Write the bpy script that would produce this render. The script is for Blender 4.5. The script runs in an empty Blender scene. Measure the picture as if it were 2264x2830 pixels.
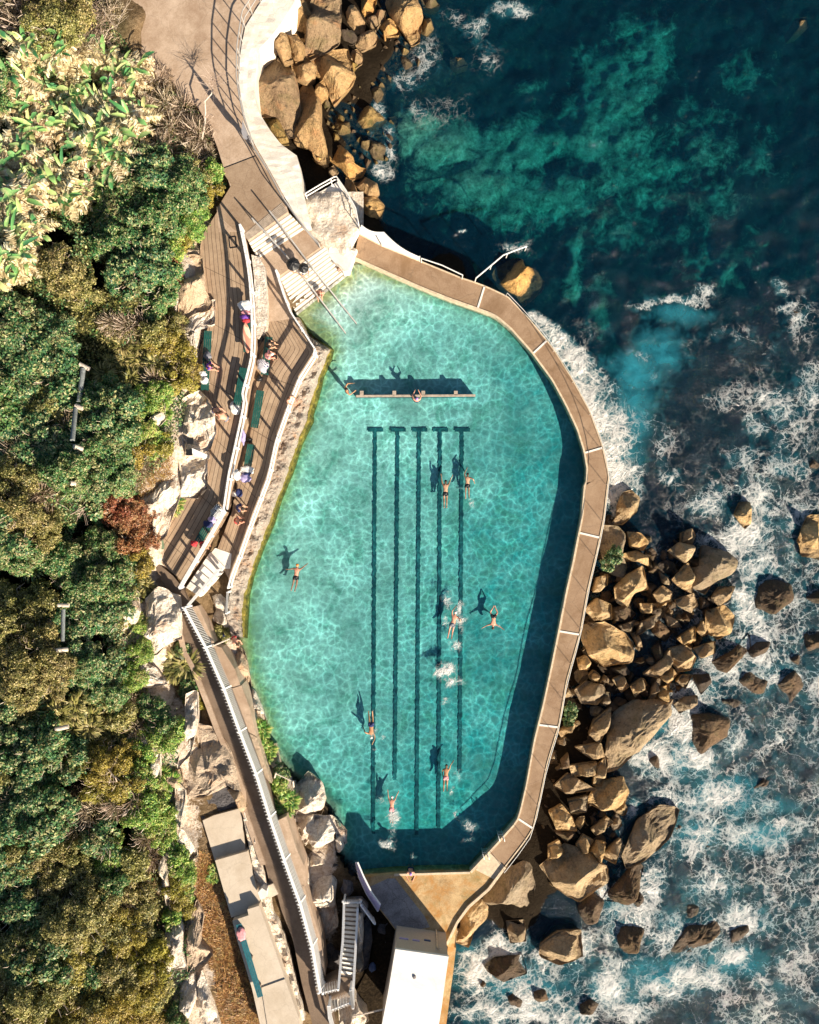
import bpy, bmesh, math, random
import numpy as np
from mathutils import Vector, Matrix, noise
R = math.radians
rnd = random.Random(7)
# ------------------------------------------------------------------ camera, world, sun
SC = bpy.context.scene
COL = SC.collection
S = 44.0          # photo pixels per metre at sea level
H = 60.0          # camera height
cam_d = bpy.data.cameras.new('camera'); cam = bpy.data.objects.new('camera', cam_d); COL.objects.link(cam)
cam.location = (0, 0, H); cam.rotation_euler = (0, 0, 0)
cam_d.sensor_fit = 'VERTICAL'; cam_d.angle = 2*math.atan((2830/S/2)/H)
cam_d.clip_end = 2000; cam_d.clip_start = 0.5
SC.camera = cam
SUN_EL = R(27.5); SUN_V = Vector((0.62, -0.785, 0)).normalized()   # towards the sun, on the ground
W = bpy.data.worlds.new('World'); SC.world = W; W.use_nodes = True
nt = W.node_tree; bg = nt.nodes['Background']
sky = nt.nodes.new('ShaderNodeTexSky'); sky.sky_type = 'NISHITA'; sky.sun_disc = False
sky.sun_elevation = SUN_EL; sky.sun_rotation = math.atan2(SUN_V.x, SUN_V.y)
nt.links.new(sky.outputs[0], bg.inputs[0]); bg.inputs[1].default_value = 0.05
sl = bpy.data.lights.new('sun', 'SUN'); sun = bpy.data.objects.new('sun', sl); COL.objects.link(sun)
sl.energy = 5.0; sl.angle = R(0.7); sl.color = (1.0, 0.88, 0.70)
d = Vector((SUN_V.x*math.cos(SUN_EL), SUN_V.y*math.cos(SUN_EL), math.sin(SUN_EL)))
sun.rotation_euler = d.to_track_quat('Z', 'Y').to_euler(); sun.location = (30, -38, 30)
SC.view_settings.view_transform = 'Standard'; SC.view_settings.look = 'None'
SC.view_settings.exposure = 0.95; SC.view_settings.gamma = 1
SC.render.engine = 'CYCLES'
SC.cycles.max_bounces = 6; SC.cycles.transparent_max_bounces = 12; SC.cycles.volume_bounces = 0
SC.cycles.diffuse_bounces = 2; SC.cycles.glossy_bounces = 2; SC.cycles.caustics_reflective = False

# ------------------------------------------------------------------ map readings -> metres
ZT = {0:(0,0,1725/2264), 1:(0,0,2.464), 2:(500,0,2.464), 3:(500,550,2.875), 4:(400,1050,2.875), 5:(300,1500,2.464),
      6:(400,2130,2.464), 7:(850,2230,2.875), 8:(900,600,2.156), 9:(1500,1250,2.258), 10:(1464,1900,2.156),
      11:(1100,1250,3.593), 12:(950,1850,3.45), 13:(1000,0,1.365), 14:(0,1000,2.395), 15:(0,1900,2.318)}
def q(t, *p):
    ox, oy, s = ZT[t]
    return [(ox+a/s, oy+b/s) for a, b in zip(p[0::2], p[1::2])]
def q1(t, a, b): return q(t, a, b)[0]
def P(px, py, z=0.0):
    k = (H-z)/H/S
    return Vector(((px-1132)*k, -(py-1415)*k, z))
def PN(px, py, z):
    k = (H-z)/H/S
    return (px-1132)*k, -(py-1415)*k

# ------------------------------------------------------------------ materials
class NT:
    def __init__(s, name):
        s.m = bpy.data.materials.new(name); s.m.use_nodes = True; s.t = s.m.node_tree; s.t.nodes.clear()
        s.out = s.t.nodes.new('ShaderNodeOutputMaterial')
    def n(s, typ, ins=None, **kw):
        nd = s.t.nodes.new('ShaderNode'+typ)
        for k, v in kw.items(): setattr(nd, k, v)
        for k, v in (ins or {}).items():
            i = nd.inputs[k]
            if isinstance(v, bpy.types.NodeSocket): s.t.links.new(v, i)
            else: i.default_value = v
        return nd
    def math(s, op, a, b=0.0, c=0.0, clamp=False):
        return s.n('Math', {0:a, 1:b, 2:c}, operation=op, use_clamp=clamp).outputs[0]
    def ramp(s, f, stops, interp='LINEAR'):
        nd = s.n('ValToRGB', {0:f}); cr = nd.color_ramp; cr.interpolation = interp
        while len(cr.elements) > 1: cr.elements.remove(cr.elements[-1])
        cr.elements[0].position = stops[0][0]; cr.elements[0].color = (*stops[0][1], 1)
        for p_, c_ in stops[1:]: cr.elements.new(p_).color = (*c_, 1)
        return nd.outputs[0]
    def mix(s, f, a, b, mode='MIX'):
        nd = s.n('Mix', data_type='RGBA', blend_type=mode)
        for i, v in ((0, f), (6, a), (7, b)):
            if isinstance(v, bpy.types.NodeSocket): s.t.links.new(v, nd.inputs[i])
            else: nd.inputs[i].default_value = (*v, 1) if isinstance(v, tuple) and len(v) == 3 else v
        return nd.outputs[2]
    def noise(s, scale, detail=4, rough=0.6, vec=None, dist=0.0):
        i = {'Scale':scale, 'Detail':detail, 'Roughness':rough, 'Distortion':dist}
        if vec is not None: i['Vector'] = vec
        return s.n('TexNoise', i).outputs[0]
    def pos(s): return s.n('NewGeometry').outputs['Position']
    def bump(s, h, strength=0.5, dist=0.05): return s.n('Bump', {'Height':h, 'Strength':strength, 'Distance':dist}).outputs[0]
    def bsdf(s, col, rough=0.8, normal=None, **kw):
        i = {'Base Color':col if isinstance(col, bpy.types.NodeSocket) else (*col, 1), 'Roughness':rough}
        if normal is not None: i['Normal'] = normal
        i.update(kw)
        b = s.n('BsdfPrincipled', i)
        s.t.links.new(b.outputs[0], s.out.inputs[0]); return s.m

def m_simple(name, col, rough=0.6, var=0.15, scale=9, **kw):
    t = NT(name); ns = t.noise(scale, 5, 0.65, t.pos())
    a = tuple(c*(1-var) for c in col); b = tuple(min(1, c*(1+var)) for c in col)
    return t.bsdf(t.ramp(ns, [(0.3, a), (0.7, b)]), rough, t.bump(ns, 0.25, 0.02), **kw)

def m_rock(name, stops, dark=(0.06, 0.045, 0.025), wet=True, moss=0.0, strata=0.0, scale=0.9, vary=0.62):
    t = NT(name); p = t.pos()
    big = t.noise(scale*0.6, 6, 0.65, p); fine = t.noise(7, 6, 0.75, p); mid = t.noise(2.4, 5, 0.7, p)
    f = t.math('ADD', t.math('MULTIPLY', big, 0.55), t.math('MULTIPLY', fine, 0.45))
    col = t.ramp(f, stops)
    pit = t.ramp(t.noise(4.0, 6, 0.8, p, 0.6), [(0.36, (1, 1, 1)), (0.46, (0, 0, 0))])
    col = t.mix(t.math('MULTIPLY', pit, 0.6), col, dark)
    orr = t.n('ObjectInfo').outputs['Random']; col = t.n('HueSaturation', {'Value':t.math('ADD', 1.12-vary, t.math('MULTIPLY', orr, vary)), 'Saturation':t.math('ADD', 0.8, t.math('MULTIPLY', orr, 0.3)), 'Color':col}).outputs[0]
    if strata:
        v = t.n('Mapping', {'Vector':p, 'Rotation':(0.12, 0.1, 0.35), 'Scale':(1.6, 0.35, 3.0)}).outputs[0]
        st = t.ramp(t.noise(2.2, 5, 0.7, v), [(0.42, (0, 0, 0)), (0.5, (1, 1, 1)), (0.56, (0, 0, 0))])
        col = t.mix(t.math('MULTIPLY', st, strata), col, dark)
        rust = t.ramp(t.noise(0.8, 4, 0.7, p), [(0.56, (0, 0, 0)), (0.68, (1, 1, 1))])
        col = t.mix(t.math('MULTIPLY', rust, 0.55), col, (0.50, 0.25, 0.11))
    if moss:
        ms = t.ramp(t.noise(1.3, 5, 0.75, p), [(0.50, (0, 0, 0)), (0.62, (1, 1, 1))])
        col = t.mix(t.math('MULTIPLY', ms, moss), col, (0.10, 0.09, 0.02))
    rough = 0.85
    if wet:
        z = t.n('SeparateXYZ', {0:p}).outputs[2]
        w = t.math('ADD', z, t.math('MULTIPLY', mid, 0.5))
        wf = t.n('MapRange', {'Value':w, 'From Min':0.12, 'From Max':0.60, 'To Min':1.0, 'To Max':0.0}, clamp=True).outputs[0]
        col = t.mix(t.math('MULTIPLY', wf, 0.75), col, (0.05, 0.032, 0.018))
        rough = t.math('SUBTRACT', 0.85, t.math('MULTIPLY', wf, 0.5))
    h = t.math('ADD', t.math('MULTIPLY', fine, 0.6), t.math('MULTIPLY', mid, 1.3))
    return t.bsdf(col, rough, t.bump(h, 1.0, 0.2))

M = {}
M['rock'] = m_rock('tan sandstone boulder', [(0.32, (0.24, 0.14, 0.06)), (0.44, (0.50, 0.33, 0.16)), (0.56, (0.68, 0.48, 0.26)), (0.70, (0.80, 0.64, 0.42))], moss=0.35)
M['rock_orange'] = m_rock('orange sandstone boulder', [(0.32, (0.25, 0.12, 0.04)), (0.44, (0.54, 0.31, 0.12)), (0.58, (0.70, 0.44, 0.19)), (0.74, (0.80, 0.58, 0.32))], moss=0.35, strata=0.25)
M['rock_wet'] = m_rock('wet dark brown rock', [(0.30, (0.035, 0.022, 0.012)), (0.5, (0.13, 0.078, 0.04)), (0.7, (0.27, 0.175, 0.105))], moss=0.3)
M['rock_moss'] = m_rock('mossy rock in the wash', [(0.30, (0.09, 0.06, 0.015)), (0.5, (0.28, 0.18, 0.06)), (0.7, (0.42, 0.29, 0.13))], moss=0.8)
M['rock_pale'] = m_rock('pale sandstone', [(0.28, (0.46, 0.34, 0.24)), (0.40, (0.78, 0.66, 0.53)), (0.55, (0.92, 0.83, 0.71)), (0.72, (0.97, 0.92, 0.84))], dark=(0.30, 0.18, 0.10), wet=False, strata=0.45, vary=0.14)
M['rock_tan'] = m_rock('smooth tan sandstone', [(0.28, (0.36, 0.24, 0.14)), (0.45, (0.52, 0.38, 0.25)), (0.6, (0.62, 0.47, 0.33)), (0.75, (0.72, 0.58, 0.44))], dark=(0.30, 0.19, 0.11), wet=False, strata=0.12, vary=0.14)
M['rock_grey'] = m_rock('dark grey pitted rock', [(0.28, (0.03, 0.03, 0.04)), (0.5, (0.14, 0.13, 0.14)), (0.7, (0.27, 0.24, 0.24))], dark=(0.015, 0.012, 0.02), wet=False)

def m_concrete(name, a, b, stain=(0.2, 0.12, 0.06), sf=0.4, crack=0.0, rust=0.0):
    t = NT(name); p = t.pos()
    f = t.noise(0.7, 8, 0.72, p); g = t.noise(14, 4, 0.7, p)
    col = t.ramp(t.math('ADD', t.math('MULTIPLY', f, 0.65), t.math('MULTIPLY', g, 0.35)), [(0.36, a), (0.62, b)])
    st = t.ramp(t.noise(0.35, 6, 0.7, p, 0.8), [(0.50, (0, 0, 0)), (0.66, (1, 1, 1))])
    col = t.mix(t.math('MULTIPLY', st, sf), col, stain)
    if rust:
        rs = t.ramp(t.noise(0.9, 5, 0.7, p, 0.4), [(0.44, (0, 0, 0)), (0.60, (1, 1, 1))])
        col = t.mix(t.math('MULTIPLY', rs, rust), col, (0.45, 0.21, 0.05))
    if crack:
        wp = t.n('VectorMath', {0:p, 1:t.n('VectorMath', {0:t.n('TexNoise', {'Vector':p, 'Scale':1.5, 'Detail':4}).outputs[1], 'Scale':0.7}, operation='SCALE').outputs[0]}, operation='ADD').outputs[0]
        v = t.n('TexVoronoi', {'Vector':wp, 'Scale':0.45}, feature='DISTANCE_TO_EDGE').outputs[0]
        c = t.ramp(v, [(0.0, (1, 1, 1)), (0.012, (0, 0, 0))])
        col = t.mix(t.math('MULTIPLY', c, crack), col, (0.07, 0.05, 0.035))
    return t.bsdf(col, 0.85, t.bump(g, 0.3, 0.02))
M['path'] = m_concrete('tan concrete path', (0.34, 0.23, 0.15), (0.58, 0.44, 0.33), (0.24, 0.14, 0.08), 0.45, 0.25)
M['walkway'] = m_concrete('walkway concrete darkened as fence shade', (0.13, 0.085, 0.055), (0.24, 0.17, 0.12), (0.08, 0.05, 0.03), 0.4, 0.3)  # darkened so the colour stands in for the fence's shade
M['promenade'] = m_concrete('brown promenade concrete', (0.25, 0.15, 0.085), (0.40, 0.27, 0.17), (0.20, 0.115, 0.055), 0.75, 0.3)
M['pale_concrete'] = m_concrete('bleached concrete', (0.70, 0.62, 0.54), (0.92, 0.87, 0.80), (0.58, 0.45, 0.34), 0.4, 0.35)
M['white_wall'] = m_concrete('bleached white sea wall', (0.62, 0.55, 0.46), (0.86, 0.81, 0.74), (0.50, 0.38, 0.27), 0.5, 0.2)
M['terrace'] = m_concrete('grey beige concrete', (0.52, 0.43, 0.33), (0.66, 0.56, 0.45), (0.38, 0.28, 0.18), 0.35, 0.15)
M['rusty'] = m_concrete('algae and rust stained concrete', (0.30, 0.18, 0.07), (0.66, 0.46, 0.24), (0.17, 0.13, 0.02), 0.85, 0.25, 0.9)
M['grey_slab'] = m_concrete('dark concrete and painted shade', (0.13, 0.12, 0.125), (0.44, 0.40, 0.39), (0.07, 0.06, 0.06), 0.6, 0.5)  # paints building shade on the platform; plain dark grey elsewhere
M['kerb'] = m_simple('pale worn kerb', (0.66, 0.52, 0.36), 0.8, 0.25, 5)
M['joint'] = m_simple('white joint filler', (0.85, 0.80, 0.72), 0.8, 0.1)
M['step'] = m_concrete('pale step concrete', (0.48, 0.36, 0.26), (0.70, 0.58, 0.46), (0.38, 0.25, 0.15), 0.3)
M['nosing'] = m_simple('white painted nosing', (0.93, 0.88, 0.80), 0.7, 0.1, 6)
M['white'] = m_simple('white painted timber', (0.88, 0.86, 0.84), 0.5, 0.08, 12)
M['gate_paint'] = m_simple('lilac white gate paint', (0.60, 0.54, 0.80), 0.5, 0.08)
M['yellow'] = m_simple('faded yellow line', (0.62, 0.42, 0.12), 0.8, 0.3, 5)
M['path_dark'] = m_concrete('darker brown concrete path', (0.24, 0.155, 0.095), (0.40, 0.29, 0.20), (0.17, 0.10, 0.06), 0.5, 0.3)
M['steel'] = m_simple('galvanised rail', (0.50, 0.47, 0.44), 0.4, 0.1, 12, Metallic=0.3)
M['pipe_white'] = m_simple('white painted pipe', (0.86, 0.83, 0.78), 0.4, 0.05)
M['roof'] = m_concrete('bleached flat roof', (0.82, 0.78, 0.74), (0.92, 0.90, 0.87), (0.62, 0.56, 0.50), 0.45, 0.12)
M['plaster'] = m_simple('beige plaster', (0.55, 0.46, 0.36), 0.8, 0.1)
M['green_paint'] = m_simple('dark green bench paint', (0.012, 0.085, 0.070), 0.45, 0.25, 6)
M['blue_paint'] = m_simple('teal blue bench paint', (0.02, 0.13, 0.16), 0.45, 0.3, 6)
M['green_panel'] = m_simple('faded green board', (0.16, 0.22, 0.14), 0.7, 0.2)
M['weathered'] = m_simple('weathered grey timber', (0.42, 0.34, 0.27), 0.85, 0.3, 5)
M['log'] = m_simple('bleached round log', (0.62, 0.52, 0.43), 0.85, 0.3, 8)
M['log_grey'] = m_simple('grey log bark', (0.20, 0.22, 0.22), 0.85, 0.45, 9)
M['black'] = m_simple('black cloth', (0.012, 0.012, 0.014), 0.5, 0.2)
M['hair_dark'] = m_simple('dark hair', (0.02, 0.012, 0.008), 0.6, 0.2)
M['hair_brown'] = m_simple('brown hair', (0.10, 0.045, 0.02), 0.6, 0.2)
M['cap_orange'] = m_simple('orange swim cap', (0.80, 0.25, 0.04), 0.4, 0.05)
M['cap_white'] = m_simple('white swim cap', (0.85, 0.80, 0.74), 0.4, 0.05)
M['cap_lilac'] = m_simple('lilac swim cap', (0.42, 0.24, 0.65), 0.4, 0.05)
def skin(name, c):
    t = NT(name); return t.bsdf(t.ramp(t.noise(12, 3, 0.5), [(0.3, tuple(v*0.88 for v in c)), (0.7, c)]), 0.5)
M['skin'] = skin('skin fair', (0.66, 0.38, 0.24)); M['skin_tan'] = skin('skin tanned', (0.52, 0.26, 0.13)); M['skin_red'] = skin('skin flushed', (0.75, 0.36, 0.24))
for nm_, c_ in dict(navy=(0.02, 0.03, 0.12), red=(0.55, 0.04, 0.05), purple=(0.16, 0.05, 0.35), pink=(0.75, 0.32, 0.34), orange=(0.75, 0.22, 0.05), cloth_white=(0.84, 0.82, 0.80), lilac=(0.42, 0.36, 0.62), grey_cloth=(0.20, 0.20, 0.23), denim=(0.06, 0.10, 0.22)).items():
    M[nm_] = m_simple(nm_.replace('_', ' ')+' fabric', c_, 0.8, 0.2, 10)
def m_stripes(name, a, b, sc):
    t = NT(name); w = t.n('TexWave', {'Scale':sc, 'Distortion':1.2, 'Detail':1.0}, bands_direction='DIAGONAL').outputs[1]
    return t.bsdf(t.ramp(w, [(0.45, a), (0.55, b)]), 0.85)
M['stripe'] = m_stripes('navy and white striped towel', (0.03, 0.03, 0.14), (0.85, 0.83, 0.82), 6)
M['zebra'] = m_stripes('black and white patterned towel', (0.015, 0.015, 0.02), (0.80, 0.80, 0.80), 5)
M['board'] = m_stripes('pink and cream surfboard', (0.80, 0.30, 0.20), (0.86, 0.66, 0.45), 0.8)

def m_planks():
    t = NT('brown deck planks'); uv = t.n('UVMap').outputs[0]; s = t.n('SeparateXYZ', {0:uv})
    u = t.math('MULTIPLY', s.outputs[0], 1/0.30); v = s.outputs[1]
    fr = t.math('FRACT', u); idf = t.math('FLOOR', u)
    off = t.n('TexWhiteNoise', {'W':idf}, noise_dimensions='1D').outputs[0]
    gap = t.ramp(t.math('ABSOLUTE', t.math('SUBTRACT', fr, 0.5)), [(0.43, (0, 0, 0)), (0.46, (1, 1, 1))])
    vv = t.math('FRACT', t.math('MULTIPLY', v, 1/3.6)); butt = t.ramp(t.math('ABSOLUTE', t.math('SUBTRACT', vv, 0.5)), [(0.49, (0, 0, 0)), (0.495, (1, 1, 1))])
    ns = t.noise(1.2, 7, 0.7, t.pos()); fn = t.noise(18, 4, 0.7, t.pos())
    base = t.ramp(t.math('ADD', t.math('MULTIPLY', ns, 0.7), t.math('MULTIPLY', fn, 0.3)), [(0.35, (0.29, 0.20, 0.13)), (0.65, (0.52, 0.38, 0.26))])
    base = t.mix(t.math('MULTIPLY', off, 0.35), base, (0.24, 0.15, 0.09))
    g = t.math('MAXIMUM', t.math('MULTIPLY', gap, 0.85), t.math('MULTIPLY', butt, 0.6))
    col = t.mix(g, base, (0.05, 0.032, 0.02))
    return t.bsdf(col, 0.85, t.bump(t.math('SUBTRACT', 1.0, gap), 0.5, 0.02))
M['planks'] = m_planks()

def m_leaf(name, stops, trans=0.25, patchc=(0.40, 0.31, 0.15), pk=0.55):
    t = NT(name); g = t.n('NewGeometry'); r = g.outputs['Random Per Island']
    col = t.ramp(r, stops)
    o = t.n('ObjectInfo').outputs['Random']
    pn = t.ramp(t.noise(1.4, 5, 0.75, g.outputs['Position'], 0.6), [(0.50, (0, 0, 0)), (0.60, (1, 1, 1))]); r2 = t.math('GREATER_THAN', t.math('FRACT', t.math('MULTIPLY', r, 37.7)), 0.35)
    col = t.mix(t.math('MULTIPLY', t.math('MULTIPLY', pn, pk), r2), col, patchc)
    big = t.noise(0.9, 4, 0.6, g.outputs['Position'])
    col = t.n('HueSaturation', {'Hue':t.math('ADD', 0.5, t.math('MULTIPLY', t.math('SUBTRACT', o, 0.5), 0.03)), 'Value':t.math('ADD', 0.75, t.math('MULTIPLY', big, 1.1)), 'Color':col}).outputs[0]
    d = t.n('BsdfPrincipled', {'Base Color':col, 'Roughness':0.5})
    tr = t.n('BsdfTranslucent', {'Color':col})
    mx = t.n('MixShader', {0:trans, 1:d.outputs[0], 2:tr.outputs[0]})
    t.t.links.new(mx.outputs[0], t.out.inputs[0]); return t.m
M['leaf_green'] = m_leaf('mid green leaves', [(0.0, (0.018, 0.07, 0.022)), (0.4, (0.055, 0.16, 0.045)), (0.7, (0.14, 0.24, 0.07)), (0.86, (0.30, 0.30, 0.11)), (1, (0.46, 0.40, 0.24))])
M['leaf_teal'] = m_leaf('blue green leaves', [(0.0, (0.010, 0.050, 0.022)), (0.42, (0.040, 0.135, 0.048)), (0.70, (0.12, 0.23, 0.08)), (0.87, (0.28, 0.29, 0.11)), (1, (0.48, 0.45, 0.25))])
M['leaf_olive'] = m_leaf('olive leaves', [(0.0, (0.04, 0.05, 0.012)), (0.4, (0.14, 0.14, 0.035)), (0.75, (0.30, 0.27, 0.08)), (1, (0.52, 0.44, 0.20))])
M['leaf_dry'] = m_leaf('dry grey brown leaves', [(0.0, (0.10, 0.07, 0.04)), (0.4, (0.25, 0.19, 0.12)), (0.75, (0.42, 0.33, 0.24)), (1, (0.60, 0.50, 0.40))])
M['leaf_bright'] = m_leaf('bright green leaves', [(0.0, (0.03, 0.11, 0.018)), (0.45, (0.13, 0.28, 0.045)), (0.8, (0.32, 0.42, 0.08)), (1, (0.54, 0.54, 0.18))], 0.25, (0.46, 0.37, 0.16), 0.8)
M['leaf_red'] = m_leaf('red brown leaves', [(0.0, (0.09, 0.03, 0.014)), (0.5, (0.26, 0.085, 0.04)), (0.85, (0.36, 0.15, 0.07)), (1, (0.42, 0.28, 0.14))])
M['leaf_yellow'] = m_leaf('yellow green leaves', [(0.0, (0.09, 0.08, 0.012)), (0.5, (0.24, 0.21, 0.03)), (0.85, (0.38, 0.31, 0.05)), (1, (0.50, 0.40, 0.12))])
M['palm_green'] = m_leaf('glossy paddle leaves', [(0.0, (0.02, 0.11, 0.04)), (0.35, (0.08, 0.26, 0.09)), (0.65, (0.22, 0.40, 0.12)), (1, (0.58, 0.58, 0.24))], 0.2, (0.62, 0.56, 0.30), 0.5)
M['palm_dry'] = m_leaf('dead straw coloured fronds', [(0.0, (0.14, 0.09, 0.04)), (0.35, (0.48, 0.37, 0.20)), (0.8, (0.80, 0.69, 0.45)), (1, (0.90, 0.84, 0.64))], 0.2, (0.50, 0.34, 0.20), 0.4)
M['twig'] = m_leaf('pale bare twigs', [(0.0, (0.24, 0.17, 0.12)), (1, (0.55, 0.45, 0.36))], 0.0, pk=0.0)
M['stem'] = m_simple('brown stems', (0.16, 0.10, 0.06), 0.9, 0.3)

# ------------------------------------------------------------------ mesh helpers
def link(name, me, mat=None, parent=None):
    o = bpy.data.objects.new(name, me); COL.objects.link(o)
    if mat is not None: me.materials.append(mat if not isinstance(mat, str) else M[mat])
    if parent is not None: o.parent = parent
    return o
def tag(o, label=None, cat=None, group=None, kind=None):
    if label: o['label'] = label
    if cat: o['category'] = cat
    if group: o['group'] = group
    if kind: o['kind'] = kind
    return o
def empty(name, loc, label, cat, group=None, rz=0.0):
    o = bpy.data.objects.new(name, None); COL.objects.link(o); o.location = loc; o.rotation_euler = (0, 0, rz)
    o.empty_display_size = 0.2
    return tag(o, label, cat, group)
def npmesh(name, V, F, smooth=False):
    """V (n,3), F (m,k) all faces with k corners"""
    V = np.asarray(V, dtype=np.float32); F = np.asarray(F, dtype=np.int32); m, k = F.shape
    me = bpy.data.meshes.new(name); me.vertices.add(len(V)); me.vertices.foreach_set('co', V.ravel())
    me.loops.add(m*k); me.loops.foreach_set('vertex_index', F.ravel())
    me.polygons.add(m); me.polygons.foreach_set('loop_start', np.arange(0, m*k, k, dtype=np.int32))
    me.update(calc_edges=True)
    if smooth: me.polygons.foreach_set('use_smooth', np.ones(m, dtype=bool))
    return me
class MB:
    """collects boxes, tubes and prisms, in world metres minus origin"""
    def __init__(s, o=(0, 0, 0)): s.bm = bmesh.new(); s.o = Vector(o)
    def box(s, c, size, rz=0.0, rot=None):
        m = Matrix.Translation(Vector(c)-s.o) @ (rot.to_4x4() if rot is not None else Matrix.Rotation(rz, 4, 'Z')) @ Matrix.Diagonal((*size, 1))
        bmesh.ops.create_cube(s.bm, size=1.0, matrix=m); return s
    def bar(s, a, b, w, h):
        a = Vector(a); b = Vector(b); dv = b-a
        if dv.length < 1e-5: return s
        x = dv.normalized(); up = Vector((0, 0, 1)) if abs(x.z) < 0.95 else Vector((0, 1, 0))
        y = up.cross(x).normalized(); z = x.cross(y)
        rot = Matrix((x, y, z)).transposed()
        return s.box((a+b)/2, (dv.length, w, h), rot=rot)
    def tube(s, pts, r, seg=8, r2=None):
        pts = [Vector(p) for p in pts]; rings = []
        for i, p in enumerate(pts):
            t = (pts[min(i+1, len(pts)-1)]-pts[max(i-1, 0)]).normalized()
            up = Vector((0, 0, 1)) if abs(t.z) < 0.9 else Vector((0, 1, 0))
            u = up.cross(t).normalized(); v = t.cross(u)
            rr = r if r2 is None else r+(r2-r)*i/max(1, len(pts)-1)
            rings.append([s.bm.verts.new(p-s.o+(u*math.cos(a)+v*math.sin(a))*rr) for a in (2*math.pi*k/seg for k in range(seg))])
        for A, B in zip(rings, rings[1:]):
            for k in range(seg): s.bm.faces.new((A[k], A[(k+1) % seg], B[(k+1) % seg], B[k]))
        s.bm.faces.new(rings[0][::-1]); s.bm.faces.new(rings[-1]); return s
    def blob(s, c, sc, seed=0, jit=0.15, sub=3, rz=0.0):
        r = bmesh.ops.create_icosphere(s.bm, subdivisions=sub, radius=1.0)
        for v in r['verts']:
            n = noise.noise(v.co*1.7+Vector((seed*3.1, seed, 0)))*jit+noise.noise(v.co*4.1+Vector((seed, 0, seed)))*jit*0.5
            co = v.co*(1+n); co = Vector((co.x*sc[0], co.y*sc[1], co.z*sc[2])); co.rotate(Matrix.Rotation(rz, 3, 'Z'))
            v.co = co+Vector(c)-s.o
        return s
    def prism(s, top, zb, inset=0.0):
        a = [s.bm.verts.new(Vector(p)-s.o) for p in top]
        b = [s.bm.verts.new(Vector((p[0], p[1], zb if not callable(zb) else zb(p)))-s.o) for p in top]
        f = s.bm.faces.new(a); s.bm.faces.new(b[::-1]); n = len(a)
        for i in range(n): s.bm.faces.new((a[i], b[i], b[(i+1) % n], a[(i+1) % n]))
        return s
    def build(s, name, mat, parent=None, smooth=False, bevel=0.0):
        bmesh.ops.recalc_face_normals(s.bm, faces=s.bm.faces)
        if bevel:
            bmesh.ops.bevel(s.bm, geom=[e for e in s.bm.edges if e.calc_face_angle(0) > 0.7], offset=bevel, segments=1, affect='EDGES')
        bmesh.ops.triangulate(s.bm, faces=[f for f in s.bm.faces if len(f.verts) > 4])
        me = bpy.data.meshes.new(name); s.bm.to_mesh(me); s.bm.free()
        if smooth: me.polygons.foreach_set('use_smooth', np.ones(len(me.polygons), dtype=bool))
        return link(name, me, mat, parent)
def slab(name, pts, z, zb, mat, parent=None, o=(0, 0, 0)):
    return MB(o).prism([P(x, y, z) for x, y in pts], zb).build(name, mat, parent)
def resample(pts, n, closed=False):
    p = np.array(list(pts)+([pts[0]] if closed else []), float)
    d_ = np.r_[0, np.cumsum(np.hypot(*np.diff(p, axis=0).T))]
    t = np.linspace(0, d_[-1], n, endpoint=not closed)
    return np.c_[np.interp(t, d_, p[:, 0]), np.interp(t, d_, p[:, 1])]
def ribbon(name, L, Rt, z, zb, mat, parent=None, n=40, m=6, zf=None, bumpy=0.0):
    """strip between two map polylines with a skirt, uv: u across in metres, v along"""
    A = resample(L, n); B = resample(Rt, n); V = []; UV = []
    run = 0.0
    for i in range(n):
        if i: run += float(np.hypot(*((A[i]+B[i]-A[i-1]-B[i-1])/2)))/S
        w = float(np.hypot(*(B[i]-A[i])))/S
        for j in range(m+1):
            t = j/m; px, py = A[i]*(1-t)+B[i]*t
            zz = z if zf is None else zf(i/(n-1), t)
            if bumpy: zz += bumpy*noise.fractal(Vector((px/28, py/28, 3)), 0.8, 2, 4)
            V.append(P(px, py, zz)); UV.append(((1-t)*w, run))
    bm = bmesh.new(); vs = [bm.verts.new(v) for v in V]; uvl = bm.loops.layers.uv.new('UVMap')
    g = lambda i, j: i*(m+1)+j
    for i in range(n-1):
        for j in range(m):
            ids = (g(i, j), g(i, j+1), g(i+1, j+1), g(i+1, j))
            f = bm.faces.new([vs[k] for k in ids])
            for lp, k in zip(f.loops, ids): lp[uvl].uv = UV[k]
    rim = [g(0, j) for j in range(m+1)]+[g(i, m) for i in range(1, n)]+[g(n-1, j) for j in range(m-1, -1, -1)]+[g(i, 0) for i in range(n-2, 0, -1)]
    lo = [bm.verts.new((V[k].x, V[k].y, zb)) for k in rim]; K = len(rim)
    for a in range(K):
        b = (a+1) % K; f = bm.faces.new((vs[rim[b]], vs[rim[a]], lo[a], lo[b]))
        for lp in f.loops: lp[uvl].uv = (0.1, UV[rim[a]][1])
    bmesh.ops.recalc_face_normals(bm, faces=bm.faces)
    me = bpy.data.meshes.new(name); bm.to_mesh(me); bm.free()
    return link(name, me, mat, parent)
def inside(px, py, poly):
    px = np.asarray(px); py = np.asarray(py); r = np.zeros(px.shape, bool); n = len(poly); j = n-1
    for i in range(n):
        xi, yi = poly[i]; xj, yj = poly[j]
        c = ((yi > py) != (yj > py)) & (px < (xj-xi)*(py-yi)/((yj-yi) or 1e-9)+xi); r ^= c; j = i
    return r
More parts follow.
